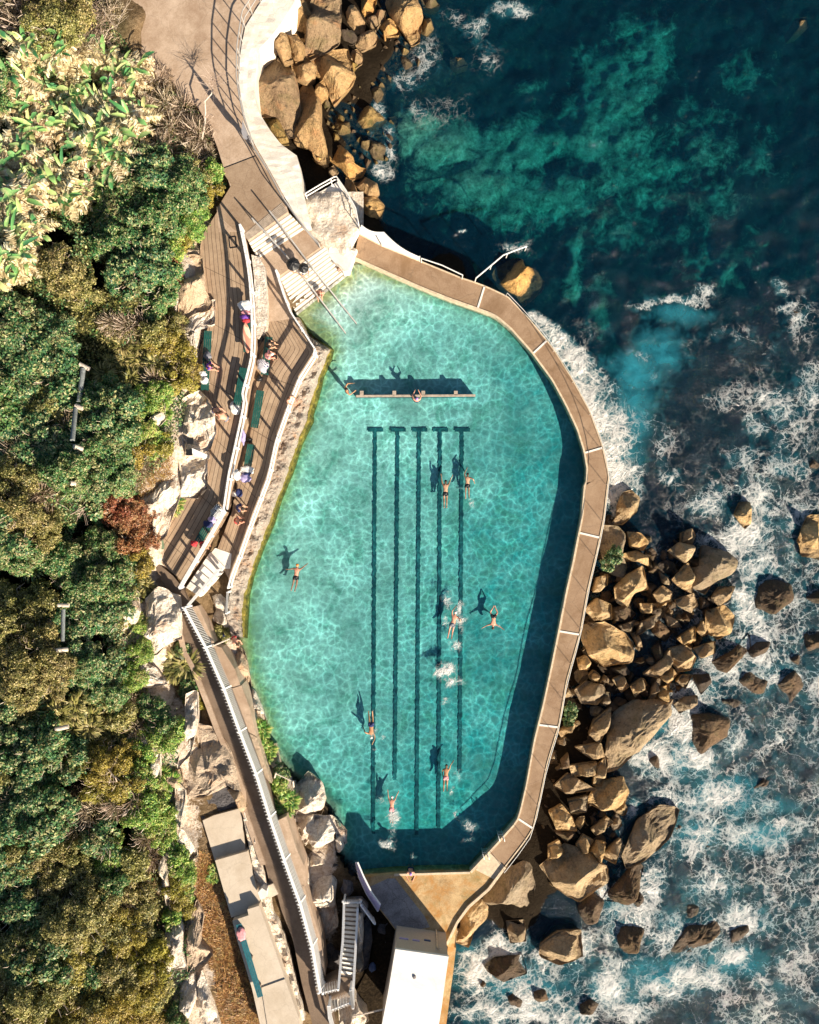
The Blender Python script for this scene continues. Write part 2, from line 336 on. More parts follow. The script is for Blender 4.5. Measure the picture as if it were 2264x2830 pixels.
def dist_poly(px, py, pts, closed=True):
    D = np.full(np.shape(px), 1e9); pp = list(pts)+([pts[0]] if closed else [])
    for (ax, ay), (bx, by) in zip(pp, pp[1:]):
        dx, dy = bx-ax, by-ay; L2 = dx*dx+dy*dy or 1e-9
        t = np.clip(((px-ax)*dx+(py-ay)*dy)/L2, 0, 1); D = np.minimum(D, np.hypot(px-ax-t*dx, py-ay-t*dy))
    return D
def vnoise(X, Y, sc, seed=0.0, octv=3):
    """cheap vectorised value noise"""
    out = np.zeros(np.shape(X)); amp = 1.0; tot = 0
    for o_ in range(octv):
        x = np.asarray(X)*sc*(2**o_)+seed*17.3; y = np.asarray(Y)*sc*(2**o_)+seed*9.1
        xi = np.floor(x); yi = np.floor(y); fx = x-xi; fy = y-yi; fx = fx*fx*(3-2*fx); fy = fy*fy*(3-2*fy)
        h = lambda a, b: np.modf(np.abs(np.sin(a*127.1+b*311.7+o_*7.7+seed)*43758.5453))[0]
        v = (h(xi, yi)*(1-fx)+h(xi+1, yi)*fx)*(1-fy)+(h(xi, yi+1)*(1-fx)+h(xi+1, yi+1)*fx)*fy
        out += amp*v; tot += amp; amp *= 0.5
    return out/tot*2-1
def grid_mesh(name, xs, ys, zfun, smooth=True, project=True):
    GX, GY = np.meshgrid(xs, ys); Z = zfun(GX, GY)
    if project: X, Y = PN(GX, GY, Z)
    else: X, Y = PN(GX, GY, 0.0)
    V = np.c_[X.ravel(), Y.ravel(), Z.ravel()]; nx, ny = len(xs), len(ys)
    I = np.arange(nx*ny).reshape(ny, nx)
    F = np.c_[I[1:, :-1].ravel(), I[1:, 1:].ravel(), I[:-1, 1:].ravel(), I[:-1, :-1].ravel()]
    return npmesh(name, V, F, smooth), GX, GY
def attr(me, name, arr):
    a = me.attributes.new(name, 'FLOAT', 'POINT'); a.data.foreach_set('value', np.asarray(arr, dtype=np.float32).ravel())
def ordn(n): return ['first', 'second', 'third', 'fourth', 'fifth', 'sixth', 'seventh', 'eighth', 'ninth', 'tenth', 'eleventh', 'twelfth', 'thirteenth', 'fourteenth', 'fifteenth', 'sixteenth', 'seventeenth', 'eighteenth', 'nineteenth', 'twentieth'][n]
# ================================================================== large structure
POOL = [(a*1.3125, b*1.3125) for a, b in [(765,560),(800,571),(860,591),(920,613),(985,633),(1030,651),(1062,677),(1100,714),(1135,756),(1165,802),(1190,850),(1208,900),(1222,950),(1228,1000),(1225,1050),(1217,1110),(1205,1190),(1190,1270),(1174,1350),(1155,1440),(1135,1530),(1115,1620),(1097,1690),(1090,1728),(1040,1782),(1000,1832),(985,1838),(900,1840),(830,1842),(775,1843),(745,1830),(722,1790),(718,1740),(705,1700),(680,1675),(650,1650),(620,1625),(590,1590),(570,1555),(555,1500),(540,1460),(525,1430),(515,1380),(510,1330),(508,1280),(515,1230),(530,1180),(550,1130),(570,1080),(590,1030),(610,970),(625,920),(645,860),(665,810),(680,770),(692,735),(685,715),(655,690),(630,668)]]+[(818,866),(964,754)]
pc = np.mean(POOL, axis=0)
def grow(poly, d_):
    n = len(poly); out = []
    area = sum(poly[i][0]*poly[(i+1) % n][1]-poly[(i+1) % n][0]*poly[i][1] for i in range(n)); sg = 1 if area > 0 else -1
    for i in range(n):
        a = np.array(poly[i-1]); b = np.array(poly[i]); c = np.array(poly[(i+1) % n])
        e1 = (b-a)/(np.hypot(*(b-a))+1e-9); e2 = (c-b)/(np.hypot(*(c-b))+1e-9); t = e1+e2; t /= np.hypot(*t)+1e-9
        out.append(tuple(b+np.array([t[1], -t[0]])*sg*d_))
    return out
POOLG = grow(POOL, 13)
zs, zp = 0.0, 1.5

# ---- terrain under everything (sandstone shelf and scrub slope)
CT = [(-100,-100,8.5),(-100,700,8.5),(-100,1400,8.2),(-100,2100,8.0),(-100,2950,7.5),(150,100,6.8),(150,700,7.0),(150,1300,6.8),(150,1900,6.6),(150,2600,6.2),
 (300,60,4.2),(330,400,5.2),(320,800,5.6),(330,1200,5.6),(300,1700,5.4),(330,2200,5.2),(330,2750,4.8),(420,250,3.7),(450,520,4.2),(470,760,4.6),(470,1000,4.4),(440,1250,4.4),(400,1500,4.2),(430,1750,4.3),(470,2050,4.1),(500,2400,4.0),(520,2780,4.0),
 (380,-60,3.3),(500,100,3.2),(560,300,3.2),(620,480,3.2),(680,600,3.1),(620,800,2.9),(620,1000,2.9),(600,1250,2.9),(520,1480,2.9),(500,1620,3.1),(560,1800,3.2),(620,2000,3.3),(690,2250,3.4),(740,2500,3.5),(800,2760,3.6),
 (560,2150,3.6),(620,2500,3.7),(640,2800,3.7),(700,720,2.4),(740,900,2.0),(790,1000,1.9),(740,1200,1.9),(690,1400,1.9),(640,1600,1.8),(640,1720,1.6),(660,1850,1.4),(700,1980,1.3),(780,2120,1.5),(860,2250,1.5),(840,2400,1.8),(900,2520,1.3),(860,2700,1.5),(1000,2700,1.0),
 (800,650,2.2),(900,640,1.6),(960,600,0.4),(720,200,1.0),(760,350,0.8),(800,500,0.6),(870,150,0.7),(900,400,0.3),(960,50,0.6),(1050,100,0.0),(950,300,-0.1),(1100,0,-0.1),(1000,450,-0.8),
 (1000,640,1.0),(1200,760,0.9),(1150,700,-1.0),(1100,560,-2.0),(1400,600,-4),(1200,200,-1.8),(1500,-50,-3),(1400,850,-1.5),(1560,1000,-1.5),(1650,1150,-1.5),(1700,1300,-1.2),(1800,1000,-4),(2100,600,-4),(2300,1200,-4),
 (1720,1500,-0.3),(1800,1600,-0.4),(1950,1550,-0.9),(2200,1700,-2.5),(1650,1800,0.2),(1750,1900,-0.2),(1900,1900,-1.0),(2100,2100,-1.8),(1580,2100,0.3),(1680,2200,0.0),(1850,2300,-0.8),(2100,2400,-2.5),(1500,2350,0.4),(1450,2500,0.2),(1550,2550,-0.3),(1700,2600,-0.8),(1350,2650,-0.4),(1500,2800,-0.9),(1900,2750,-2.5),(1250,2500,0.6),(1270,2640,-0.8),(1290,2780,-1.0),(1240,2900,-0.8),(1150,2500,1.3),(1100,2650,1.2),(1190,2780,0.2),(1400,1500,-1.0),(1000,1300,-1.0),(1200,2000,-1.0)]
CTA = np.array(CT)
DIPS = [(120,515,36,22,1),(205,590,16,50,1),(190,1110,30,55,1),(60,1225,80,30,1),(195,1370,18,50,1),(40,1590,60,34,1),(120,1640,70,26,1),(60,1930,50,30,1),(260,1745,24,40,1),(20,120,30,18,1),(120,330,22,14,.9),(40,660,40,22,1),(150,760,10,40,1),(30,880,60,14,.9),(240,500,50,12,1),(350,1740,8,20,.8),(190,1850,14,20,.7),(20,2040,20,20,.8),(140,1420,20,14,.8),(330,420,30,10,.8)]  # hollows added to the slope to make patches of shade
def blobs(px, py, L, k=1.3125):
    o = np.zeros(np.shape(px))
    wx = px+28*vnoise(px, py, 1/70, 4)+9*vnoise(px, py, 1/18, 5); wy = py+28*vnoise(px, py, 1/70, 6)+9*vnoise(px, py, 1/18, 8)
    for x, y, rx, ry, a in L: o = np.maximum(o, a*np.exp(-(((wx-x*k)/(rx*k))**2+((wy-y*k)/(ry*k))**2)*1.1))
    return o
def idw(px, py):
    num = np.zeros(np.shape(px)); den = np.zeros(np.shape(px))
    for x, y, z in CT:
        w = 1.0/((px-x)**2+(py-y)**2+400.0)**1.6; num += w*z; den += w
    return num/den
def terr(px, py):
    z = idw(px, py); z = np.where(z < -0.1, -0.1+(z+0.1)*6.0, z)
    z = z-4.2*np.clip(blobs(px, py, DIPS)*1.9-0.38, 0, 1)+0.28*vnoise(px, py, 1/90, 1)+0.12*vnoise(px, py, 1/25, 2)
    return np.where(inside(px, py, POOLG), -1.2, z)
def tz(px, py): return float(terr(np.array([float(px)]), np.array([float(py)]))[0])
xs = np.r_[[-6000, -3000, -1500, -700, -300], np.arange(-150, 1460, 11), [1480, 1550, 1650, 1750, 1900, 2100, 2400]]
ys = np.r_[[-6000, -3000, -1200, -500, -250], np.arange(-120, 2960, 11), [3000, 3200, 3600, 4500, 6500]]
me, GX, GY = grid_mesh('ground', xs, ys, terr)
CORR = [(560,640),(545,900),(520,1100),(470,1300),(410,1420),(400,1560),(400,1750),(420,1900),(470,2050),(480,2200),(500,2400),(520,2550),(520,2800),(510,3000)]
attr(me, 'pale', np.clip(1.25-np.minimum(dist_poly(GX, GY, CORR, False)/75.0, dist_poly(GX, GY, [(640,1700),(680,1850),(760,2100),(840,2240),(890,2330),(880,2430),(895,2560)], False)/48.0)+0.45*vnoise(GX, GY, 1/30, 61), 0, 1))
t = NT('sandy soil and sandstone'); p = t.pos(); ns = t.noise(0.8, 7, 0.7, p); fn = t.noise(6, 6, 0.75, p)
z_ = t.n('SeparateXYZ', {0:p}).outputs[2]
c1 = t.ramp(t.math('ADD', t.math('MULTIPLY', ns, 0.5), t.math('MULTIPLY', fn, 0.5)), [(0.34, (0.07, 0.045, 0.02)), (0.5, (0.20, 0.135, 0.075)), (0.64, (0.36, 0.26, 0.16))])
veg = t.n('MapRange', {'Value':z_, 'From Min':3.9, 'From Max':4.6}, clamp=True).outputs[0]
c2 = t.ramp(fn, [(0.35, (0.015, 0.025, 0.012)), (0.65, (0.08, 0.075, 0.03))])
col = t.mix(veg, c1, c2)
pa = t.n('Attribute', attribute_name='pale').outputs['Fac']
pc_ = t.ramp(t.math('ADD', t.math('MULTIPLY', ns, 0.4), t.math('MULTIPLY', fn, 0.6)), [(0.34, (0.22, 0.13, 0.07)), (0.44, (0.58, 0.44, 0.32)), (0.60, (0.86, 0.76, 0.66))])
col = t.mix(t.n('MapRange', {'Value':t.math('ADD', pa, t.math('MULTIPLY', t.math('SUBTRACT', fn, 0.5), 0.8)), 'From Min':0.4, 'From Max':0.6}, clamp=True).outputs[0], col, pc_)
wet = t.n('MapRange', {'Value':t.math('ADD', z_, t.math('MULTIPLY', fn, 0.6)), 'From Min':1.4, 'From Max':2.6, 'To Min':1, 'To Max':0}, clamp=True).outputs[0]
wet = t.math('MULTIPLY', wet, t.math('SUBTRACT', 1.0, t.math('MULTIPLY', pa, 0.85), clamp=True))
col = t.mix(t.math('MULTIPLY', wet, 0.93), col, (0.010, 0.008, 0.006))  # wet tone, also painting shade into the gaps between rocks
t.bsdf(col, 0.95, t.bump(fn, 1.0, 0.15), **{'Specular IOR Level':0.05})
M['ground'] = t.m; tag(link('ground', me, 'ground'), kind='structure')

# ---- sea bed
SAND = [(930,300,80,45,1),(1010,380,120,50,.8),(1090,430,110,70,.6),(1100,300,100,50,.75),(1290,200,70,90,.9),(1370,110,50,70,.7),(1250,280,110,60,.9),(1350,360,130,70,.6),(1160,420,110,60,.65),(1470,300,80,90,.5),(1300,480,140,70,.4),(880,250,35,25,.8),(1210,570,18,70,.8),(1260,640,24,50,.8),(1500,560,90,50,.5),(1420,480,100,50,.35),(1040,330,70,30,.7),(1230,150,30,60,.5),(1600,500,100,60,.2)]
SAND = [(x, y, rx*1.2, ry*1.25, min(1, a*1.05)) for x, y, rx, ry, a in SAND]+[(1560,150,70,60,.5),(1600,330,60,80,.45),(1330,60,60,30,.6),(960,420,60,60,.5),(1120,190,50,30,.4),(1500,420,70,60,.5),(880,430,50,40,.35)]
def bed(px, py):
    near = np.exp(-((px-1050)/330.0)**2)*np.exp(-((py-150)/420.0)**2)
    z = -2.9+0.9*vnoise(px, py, 1/170, 11)+0.75*vnoise(px, py, 1/50, 12)+0.3*vnoise(px, py, 1/16, 13)+2.2*near
    s = blobs(px, py, SAND); z = z*(1-0.45*s)-0.15*s; z = np.minimum(z, -0.45+0.25*vnoise(px, py, 1/22, 19))
    return z
xs = np.r_[[-8000, -2000, 0, 500, 800], np.arange(900, 2420, 9), [2500, 2800, 3500, 5000, 9000, 16000]]
ys = np.r_[[-14000, -5000, -1800, -800, -350], np.arange(-150, 2990, 9), [3100, 3500, 4500, 7000, 16000]]
me, GX, GY = grid_mesh('seabed', xs, ys, bed); attr(me, 'sand', blobs(GX, GY, SAND))
t = NT('sea bed kelp and sand'); p = t.pos(); sa = t.n('Attribute', attribute_name='sand').outputs['Fac']
f1 = t.noise(1.1, 8, 0.75, p, 0.7); f2 = t.noise(4, 6, 0.8, p); vo = t.n('TexVoronoi', {'Vector':p, 'Scale':1.6, 'Randomness':1.0}, feature='SMOOTH_F1').outputs[0]
dark = t.ramp(t.math('ADD', t.math('MULTIPLY', f1, 0.6), t.math('MULTIPLY', f2, 0.4)), [(0.42, (0.002, 0.006, 0.008)), (0.55, (0.015, 0.035, 0.035)), (0.64, (0.16, 0.14, 0.05)), (0.74, (0.42, 0.28, 0.09))])
light = t.ramp(t.math('ADD', t.math('MULTIPLY', f1, 0.45), t.math('MULTIPLY', f2, 0.55)), [(0.36, (0.05, 0.12, 0.07)), (0.5, (0.32, 0.44, 0.32)), (0.62, (0.70, 0.80, 0.64))])
m_ = t.n('MapRange', {'Value':t.math('ADD', sa, t.math('MULTIPLY', t.math('SUBTRACT', f1, 0.5), 1.3)), 'From Min':0.25, 'From Max':0.6}, clamp=True).outputs[0]
t.bsdf(t.mix(m_, dark, light), 0.9, t.bump(f2, 0.8, 0.2)); M['bed'] = t.m
tag(link('seabed', me, 'bed'), kind='structure')

# ---- water material: clear rippled surface, caustic light painted into its tint, aerated (milky) water and foam carried as densities on the surface
def m_water(name, vcol, vden, tint, cell, caustic_dim=0.62, blue=(0.02, 0.30, 0.42), grey=(0.11, 0.185, 0.18), deep=0.0, deepc=(0.0004, 0.030, 0.062), bumps=0.35):
    t = NT(name); p = t.pos(); foam = t.n('Attribute', attribute_name='foam').outputs['Fac']; milk = t.n('Attribute', attribute_name='milk').outputs['Fac']; milk = t.math('MAXIMUM', milk, t.math('MULTIPLY', foam, 1.15))
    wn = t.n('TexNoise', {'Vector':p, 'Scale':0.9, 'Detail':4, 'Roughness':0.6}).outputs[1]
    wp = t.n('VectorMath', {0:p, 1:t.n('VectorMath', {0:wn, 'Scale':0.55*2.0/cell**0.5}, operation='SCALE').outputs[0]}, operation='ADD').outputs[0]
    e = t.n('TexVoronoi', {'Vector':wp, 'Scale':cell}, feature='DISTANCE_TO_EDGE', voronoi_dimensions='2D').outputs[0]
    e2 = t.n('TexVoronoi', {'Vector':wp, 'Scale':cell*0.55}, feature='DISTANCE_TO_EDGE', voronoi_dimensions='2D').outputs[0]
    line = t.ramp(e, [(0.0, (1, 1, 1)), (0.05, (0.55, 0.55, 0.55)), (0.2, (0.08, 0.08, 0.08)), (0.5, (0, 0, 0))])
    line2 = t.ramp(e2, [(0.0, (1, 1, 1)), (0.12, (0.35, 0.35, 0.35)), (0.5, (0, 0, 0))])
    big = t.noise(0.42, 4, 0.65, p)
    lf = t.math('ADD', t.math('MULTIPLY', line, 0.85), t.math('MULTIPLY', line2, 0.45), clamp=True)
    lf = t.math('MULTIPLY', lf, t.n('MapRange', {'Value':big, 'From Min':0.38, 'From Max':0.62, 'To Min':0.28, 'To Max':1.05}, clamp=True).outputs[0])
    tcol = t.mix(lf, tuple(c*caustic_dim for c in tint), tint)  # bright caustic lines put into the transparent tint
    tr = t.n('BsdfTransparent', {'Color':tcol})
    wv = t.n('Mapping', {'Vector':p, 'Rotation':(0, 0, 0.5), 'Scale':(1, 1.9, 1)}).outputs[0]
    hgt = t.math('ADD', t.math('MULTIPLY', t.noise(1.1, 5, 0.65, wv), 1.6), t.math('MULTIPLY', t.noise(5, 4, 0.6, wv), 0.4))
    bn = t.bump(hgt, bumps, 0.25)
    gl = t.n('BsdfGlossy', {'Color':(1, 1, 1, 1), 'Roughness':0.06, 'Normal':bn})
    cs = t.math('ABSOLUTE', t.n('VectorMath', {0:bn, 1:t.n('NewGeometry').outputs['Incoming']}, operation='DOT_PRODUCT').outputs['Value'])
    fr = t.math('ADD', 0.02, t.math('MULTIPLY', 0.98, t.math('POWER', t.math('SUBTRACT', 1.0, cs, clamp=True), 5.0)), clamp=True)
    s = t.n('MixShader', {0:fr, 1:tr.outputs[0], 2:gl.outputs[0]}).outputs[0]
    # aerated water
    mb = t.n('BsdfDiffuse', {'Color':t.mix(t.math('MULTIPLY', foam, 0.75, clamp=True), t.mix(t.noise(1.5, 6, 0.7, p, 0.8), blue, (0.08, 0.55, 0.66)), grey)})
    mf = t.n('MapRange', {'Value':t.math('ADD', milk, t.math('MULTIPLY', t.math('SUBTRACT', t.noise(0.9, 7, 0.72, p, 1.2), 0.5), 1.2)), 'From Min':0.25, 'From Max':1.15}, clamp=True).outputs[0]
    mf = t.math('MULTIPLY', mf, t.n('MapRange', {'Value':milk, 'From Min':0.02, 'From Max':0.2}, clamp=True).outputs[0]); 
    s = t.n('MixShader', {0:t.math('MULTIPLY', mf, 0.8), 1:s, 2:mb.outputs[0]}).outputs[0]
    dc = t.n('BsdfDiffuse', {'Color':(*deepc, 1)}); s = t.n('MixShader', {0:deep, 1:s, 2:dc.outputs[0]}).outputs[0] if deep else s
    # foam: curling filaments of bubbles
    fl = []
    for sc_, kk, wt in ((0.30, 11.0, 1.0), (0.75, 8.5, 0.9), (1.9, 6.5, 0.75), (4.2, 5.0, 0.6)):
        nn = t.noise(sc_, 9, 0.62, p, 0.45)
        fl.append(t.math('MULTIPLY', t.math('SUBTRACT', 1.0, t.math('MULTIPLY', t.math('ABSOLUTE', t.math('SUBTRACT', nn, 0.5)), kk), clamp=True), wt))
    for sc_, kk, wt in ((0.55, 9.0, 1.0), (1.4, 6.5, 0.92), (3.2, 5.0, 0.75)):
        wq = t.n('VectorMath', {0:p, 1:t.n('VectorMath', {0:t.n('TexNoise', {'Vector':p, 'Scale':sc_*0.9, 'Detail':6, 'Roughness':0.65}).outputs[1], 'Scale':1.6/sc_}, operation='SCALE').outputs[0]}, operation='ADD').outputs[0]
        ee = t.n('TexVoronoi', {'Vector':wq, 'Scale':sc_}, feature='DISTANCE_TO_EDGE', voronoi_dimensions='2D').outputs[0]
        fl.append(t.math('MULTIPLY', t.math('SUBTRACT', 1.0, t.math('MULTIPLY', ee, kk), clamp=True), wt))
    patch = t.math('MULTIPLY', t.math('SUBTRACT', t.noise(0.33, 8, 0.72, p, 0.5), 0.5), 1.9)
    v = t.math('MAXIMUM', t.math('MAXIMUM', fl[1], fl[3]), t.math('MAXIMUM', fl[4], t.math('MAXIMUM', fl[5], fl[6])))
    fq = t.math('ADD', foam, patch)
    v = t.math('ADD', v, t.math('SUBTRACT', t.math('MULTIPLY', fq, 1.15), 1.08))
    ff = t.n('MapRange', {'Value':v, 'From Min':-0.04, 'From Max':0.5}, clamp=True).outputs[0]
    ff = t.math('MULTIPLY', ff, t.n('MapRange', {'Value':foam, 'From Min':0.08, 'From Max':0.34}, clamp=True).outputs[0])
    fd = t.n('BsdfDiffuse', {'Color':(0.86, 0.86, 0.84, 1), 'Normal':t.bump(v, 0.9, 0.25)})
    s = t.n('MixShader', {0:ff, 1:s, 2:fd.outputs[0]}).outputs[0]
    t.t.links.new(s, t.out.inputs[0])
    va = t.n('VolumeAbsorption', {'Color':(*vcol, 1), 'Density':vden}); t.t.links.new(va.outputs[0], t.out.inputs[1])
    return t.m
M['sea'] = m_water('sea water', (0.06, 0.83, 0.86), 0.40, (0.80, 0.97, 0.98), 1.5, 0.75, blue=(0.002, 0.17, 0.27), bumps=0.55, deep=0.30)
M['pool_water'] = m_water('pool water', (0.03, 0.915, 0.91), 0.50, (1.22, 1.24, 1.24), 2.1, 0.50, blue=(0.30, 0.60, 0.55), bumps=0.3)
def water_body(name, xs, ys, z0, zb, wave, poly, mat, foam, milk):
    GX, GY = np.meshgrid(xs, ys); Z = z0+wave(GX, GY); X, Y = PN(GX, GY, z0); ny, nx = GX.shape
    I = np.arange(nx*ny).reshape(ny, nx)
    F = np.c_[I[1:, :-1].ravel(), I[1:, 1:].ravel(), I[:-1, 1:].ravel(), I[:-1, :-1].ravel()]
    if poly is not None:
        cx = (GX[1:, :-1]+GX[:-1, 1:])/2; cy = (GY[1:, :-1]+GY[:-1, 1:])/2; F = F[inside(cx, cy, poly).ravel()]
    E = {}
    for f in F:
        for a, b in ((f[0], f[1]), (f[1], f[2]), (f[2], f[3]), (f[3], f[0])): 
            k = (b, a)
            if k in E: del E[k]
            else: E[(a, b)] = 1
    used = np.unique(F); re = -np.ones(nx*ny, int); re[used] = np.arange(len(used)); n = len(used)
    top = np.c_[X.ravel(), Y.ravel(), Z.ravel()][used]
    # bottom as the same outline lowered
    bot = top.copy(); bot[:, 2] = zb
    Ft = re[F]; Fb = (Ft+n)[:, ::-1]; Fs = np.array([(re[b], re[a], re[a]+n, re[b]+n) for a, b in E])
    me = npmesh(name, np.r_[top, bot], np.r_[Ft, Fb, Fs], False)
    sm = np.zeros(len(me.polygons), bool); sm[:len(Ft)] = True; me.polygons.foreach_set('use_smooth', sm)
    fo = foam(GX, GY).ravel()[used]; mi = milk(GX, GY).ravel()[used]
    attr(me, 'foam', np.r_[fo, fo*0]); attr(me, 'milk', np.r_[mi, mi*0])
    return tag(link(name, me, mat), kind='structure')
FOAM = [(1610,1120,120,230,.47),(1580,1400,150,160,.47),(1450,1740,150,190,.46),(1200,2070,300,110,.5),(1470,1960,150,130,.45),(1670,900,80,130,.42),(1390,930,70,90,.36),(1620,1700,110,90,.4),(1560,840,110,60,.34),(1500,700,120,50,.3),(1680,680,60,90,.36),(1340,1880,70,90,.46),(1420,632,70,14,.9),(1360,640,40,10,.7),(1480,610,30,14,.7),(1650,640,30,14,.65),(1640,600,26,18,.6),(1680,665,22,14,.6),(1350,760,30,20,.5),(1400,800,40,30,.35),
 (1640,850,70,40,.55),(1700,820,40,60,.6),(1590,900,40,50,.55),(1560,960,60,40,.55),(1650,980,60,50,.6),(1500,1060,60,50,.6),(1600,1060,50,60,.65),(1580,1130,60,60,.85),(1680,1080,50,60,.5),(1500,1130,30,30,.5),
 (1590,1200,50,50,.95),(1660,1180,50,50,.6),(1570,1270,40,50,.95),(1640,1260,50,50,.55),(1600,1340,60,50,.7),(1690,1330,40,60,.5),(1520,1400,60,40,.9),(1600,1430,60,40,.7),(1680,1440,50,50,.6),(1470,1460,50,40,.8),
 (1440,1530,45,55,.95),(1380,1600,55,45,1.0),(1470,1600,60,50,.8),(1560,1560,50,50,.6),(1640,1540,40,50,.5),(1420,1680,70,50,.7),(1520,1680,60,45,.75),(1600,1700,60,30,.8),(1660,1740,60,25,.8),(1540,1760,50,40,.6),(1500,1850,80,50,.6),(1440,1790,60,50,.6),
 (1370,1870,50,60,.7),(1300,1960,50,50,.75),(1260,1890,40,40,.85),(1240,1850,30,25,.9),(1340,1920,50,60,.6),(1400,1980,70,50,.65),(1480,1960,70,50,.6),(1560,1930,40,40,.9),(1540,2010,70,30,.95),(1470,2060,90,30,.95),(1380,2080,80,30,.8),(1600,2060,50,40,.6),(1670,2000,40,60,.4),(1640,2110,60,30,.5),
 (1000,2050,60,60,.95),(1060,2000,60,40,.85),(1020,2130,80,40,.8),(1120,2110,70,50,.85),(1200,2130,80,40,.75),(1150,2020,50,40,.7),(1220,2000,50,50,.7),(1290,2060,60,50,.85),(1330,2130,70,40,.6),
 (800,230,22,30,.8),(770,300,14,40,.55),(820,300,22,50,.6),(800,360,25,30,.7),(850,160,40,40,.42),(905,130,40,60,.4),(1080,30,50,18,.75),(1010,60,40,30,.5),(960,30,40,30,.4),(870,60,30,40,.45),(880,220,40,40,.35),(1030,120,50,50,.35),
 (1420,1010,50,30,.45),(1340,960,30,60,.55),(1330,1040,30,30,.6),(1380,900,60,60,.35),(1330,1700,20,30,.9),(1300,1790,16,20,.9),(1300,1080,30,20,.5),(982,497,16,5,.8),(1080,520,40,20,.45),(1100,570,20,10,.45),(940,230,120,60,.22),(1250,700,60,40,.3),(1450,700,60,60,.3),(1560,720,60,60,.35),(1620,760,60,60,.35)]
def foam_sea(px, py):
    f = 0.86*blobs(px, py, FOAM)
    # water pouring over the promenade edge
    E = [(1120,662),(1160,700),(1200,755),(1236,815),(1262,880),(1280,940),(1286,1000),(1290,1040)]
    D = dist_poly(px, py, [(a*1.3125+4, b*1.3125) for a, b in E], False)
    wd = np.interp(py/1.3125, [650, 700, 800, 900, 1000, 1050], [18, 40, 85, 115, 110, 40])
    k = np.clip(1-D/(wd+1), 0, 1); f = np.maximum(f, np.where(px > 1440, 0.98*k**0.6, 0)*(0.86+0.35*vnoise(px*1.0+py*0.7, (py-px*.7)*0.4, 1/11, 31)))
    spec = 0.30*np.clip((px-1500)/500.0, 0, 1)*np.clip((py-700)/900.0, 0, 1)
    return np.maximum(f, spec)
MILK = [(1380,740,75,55,.95),(1340,780,60,60,1.1),(1330,880,60,90,1.0),(1390,830,60,60,.4),(1320,960,45,70,.9),(1400,950,50,50,.35),(1280,770,30,30,.5),(1430,660,80,30,.8),(1450,1600,90,60,.9),(1400,1520,60,50,.9),(1520,1680,110,60,1),(1600,1760,110,45,1),(1650,1700,60,40,.7),(1470,1760,80,50,.9),(1500,1860,100,60,.7),(1600,1920,80,70,.6),(1540,2020,120,50,1),(1400,2060,120,60,1),(1290,2080,90,60,.9),(1100,2080,120,60,.95),(1000,2040,70,60,.9),(1600,1100,60,120,.6),(1580,1280,60,90,.7),(1620,1420,90,60,.6),(1690,1250,40,120,.4),(1420,1940,80,50,.7),(1300,1940,60,60,.8),(930,290,60,20,.25),(1640,2080,60,60,.5),(1690,1560,30,40,.3),(1680,1900,30,60,.45),(1560,1010,60,60,.4)]
xs = np.r_[[-9000, -2000, 200, 640], np.arange(760, 2440, 8), [2500, 2700, 3200, 4500, 8000, 16000]]
ys = np.r_[[-14000, -5000, -1500, -600, -250], np.arange(-130, 2980, 8), [3050, 3300, 4200, 7000, 16000]]
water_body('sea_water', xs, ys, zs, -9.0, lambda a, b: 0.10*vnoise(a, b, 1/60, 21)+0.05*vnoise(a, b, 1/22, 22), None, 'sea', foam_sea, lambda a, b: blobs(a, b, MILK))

# ---- pool floor and pool water
def stair_d(px, py): return (px-820)*0.613+(py-866)*0.790
PSH = [(a, b) for a, b in POOL[24:55]]
def pfloor(px, py):
    d_ = stair_d(px, py); z = 0.86-0.04*np.clip((py-1200)/900.0, 0, 1)-0.42*np.clip((py-2150)/200.0, 0, 1)
    sh = np.clip(1-d_/250.0, 0, 1); z = z+(1.38-z)*np.clip(sh**1.2, 0, 1)
    dl = dist_poly(px, py, POOL[31:56], False); z = np.maximum(z, 1.42-dl/34.0+0.1*vnoise(px, py, 1/20, 7))
    return z+0.03*vnoise(px, py, 1/30, 3)
xs = np.arange(640, 1650, 10); ys = np.arange(700, 2460, 10)
me, GX, GY = grid_mesh('pool_floor', xs, ys, lambda a, b: np.where(inside(a, b, grow(POOL, 30)), pfloor(a, b), -8.5))
edge = np.minimum(dist_poly(GX, GY, POOL[31:], False), dist_poly(GX, GY, POOL[:8], False)*1.6)
attr(me, 'algae', np.clip(np.exp(-edge/34.0)*1.2+0.35*np.exp(-edge/120.0), 0, 1))
DK = [(830,1608,16,5,1),(970,1680,14,30,1),(985,1650,16,12,.9),(900,1460,20,12,.6),(1000,1260,60,40,.35),(560,1600,60,14,.5),(1060,1700,40,30,.5),(680,1300,8,6,.8),(1040,1240,12,5,.9),(940,1150,10,5,.6),(885,1290,8,10,.8),(870,1335,10,12,.8),(780,1660,16,12,.8),(1020,1050,6,5,.7),(1080,950,5,4,1),(900,1200,40,40,.3),(1155,1010,10,40,.4),(720,1340,10,8,.5),(690,1250,8,5,.6),(960,1430,30,20,.5),(850,1100,70,60,.3),(930,1560,50,60,.35),(650,1000,30,20,.25),(1120,1300,50,50,.3)]  # darker patches mixed into the floor colour
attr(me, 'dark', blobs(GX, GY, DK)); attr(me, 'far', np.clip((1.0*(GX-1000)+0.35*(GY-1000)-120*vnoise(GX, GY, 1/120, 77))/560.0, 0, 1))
t = NT('pool floor sand and algae'); p = t.pos(); al = t.n('Attribute', attribute_name='algae').outputs['Fac']; dk = t.n('Attribute', attribute_name='dark').outputs['Fac']
f1 = t.noise(0.45, 6, 0.65, p, 0.4); f2 = t.noise(2.6, 7, 0.75, p)
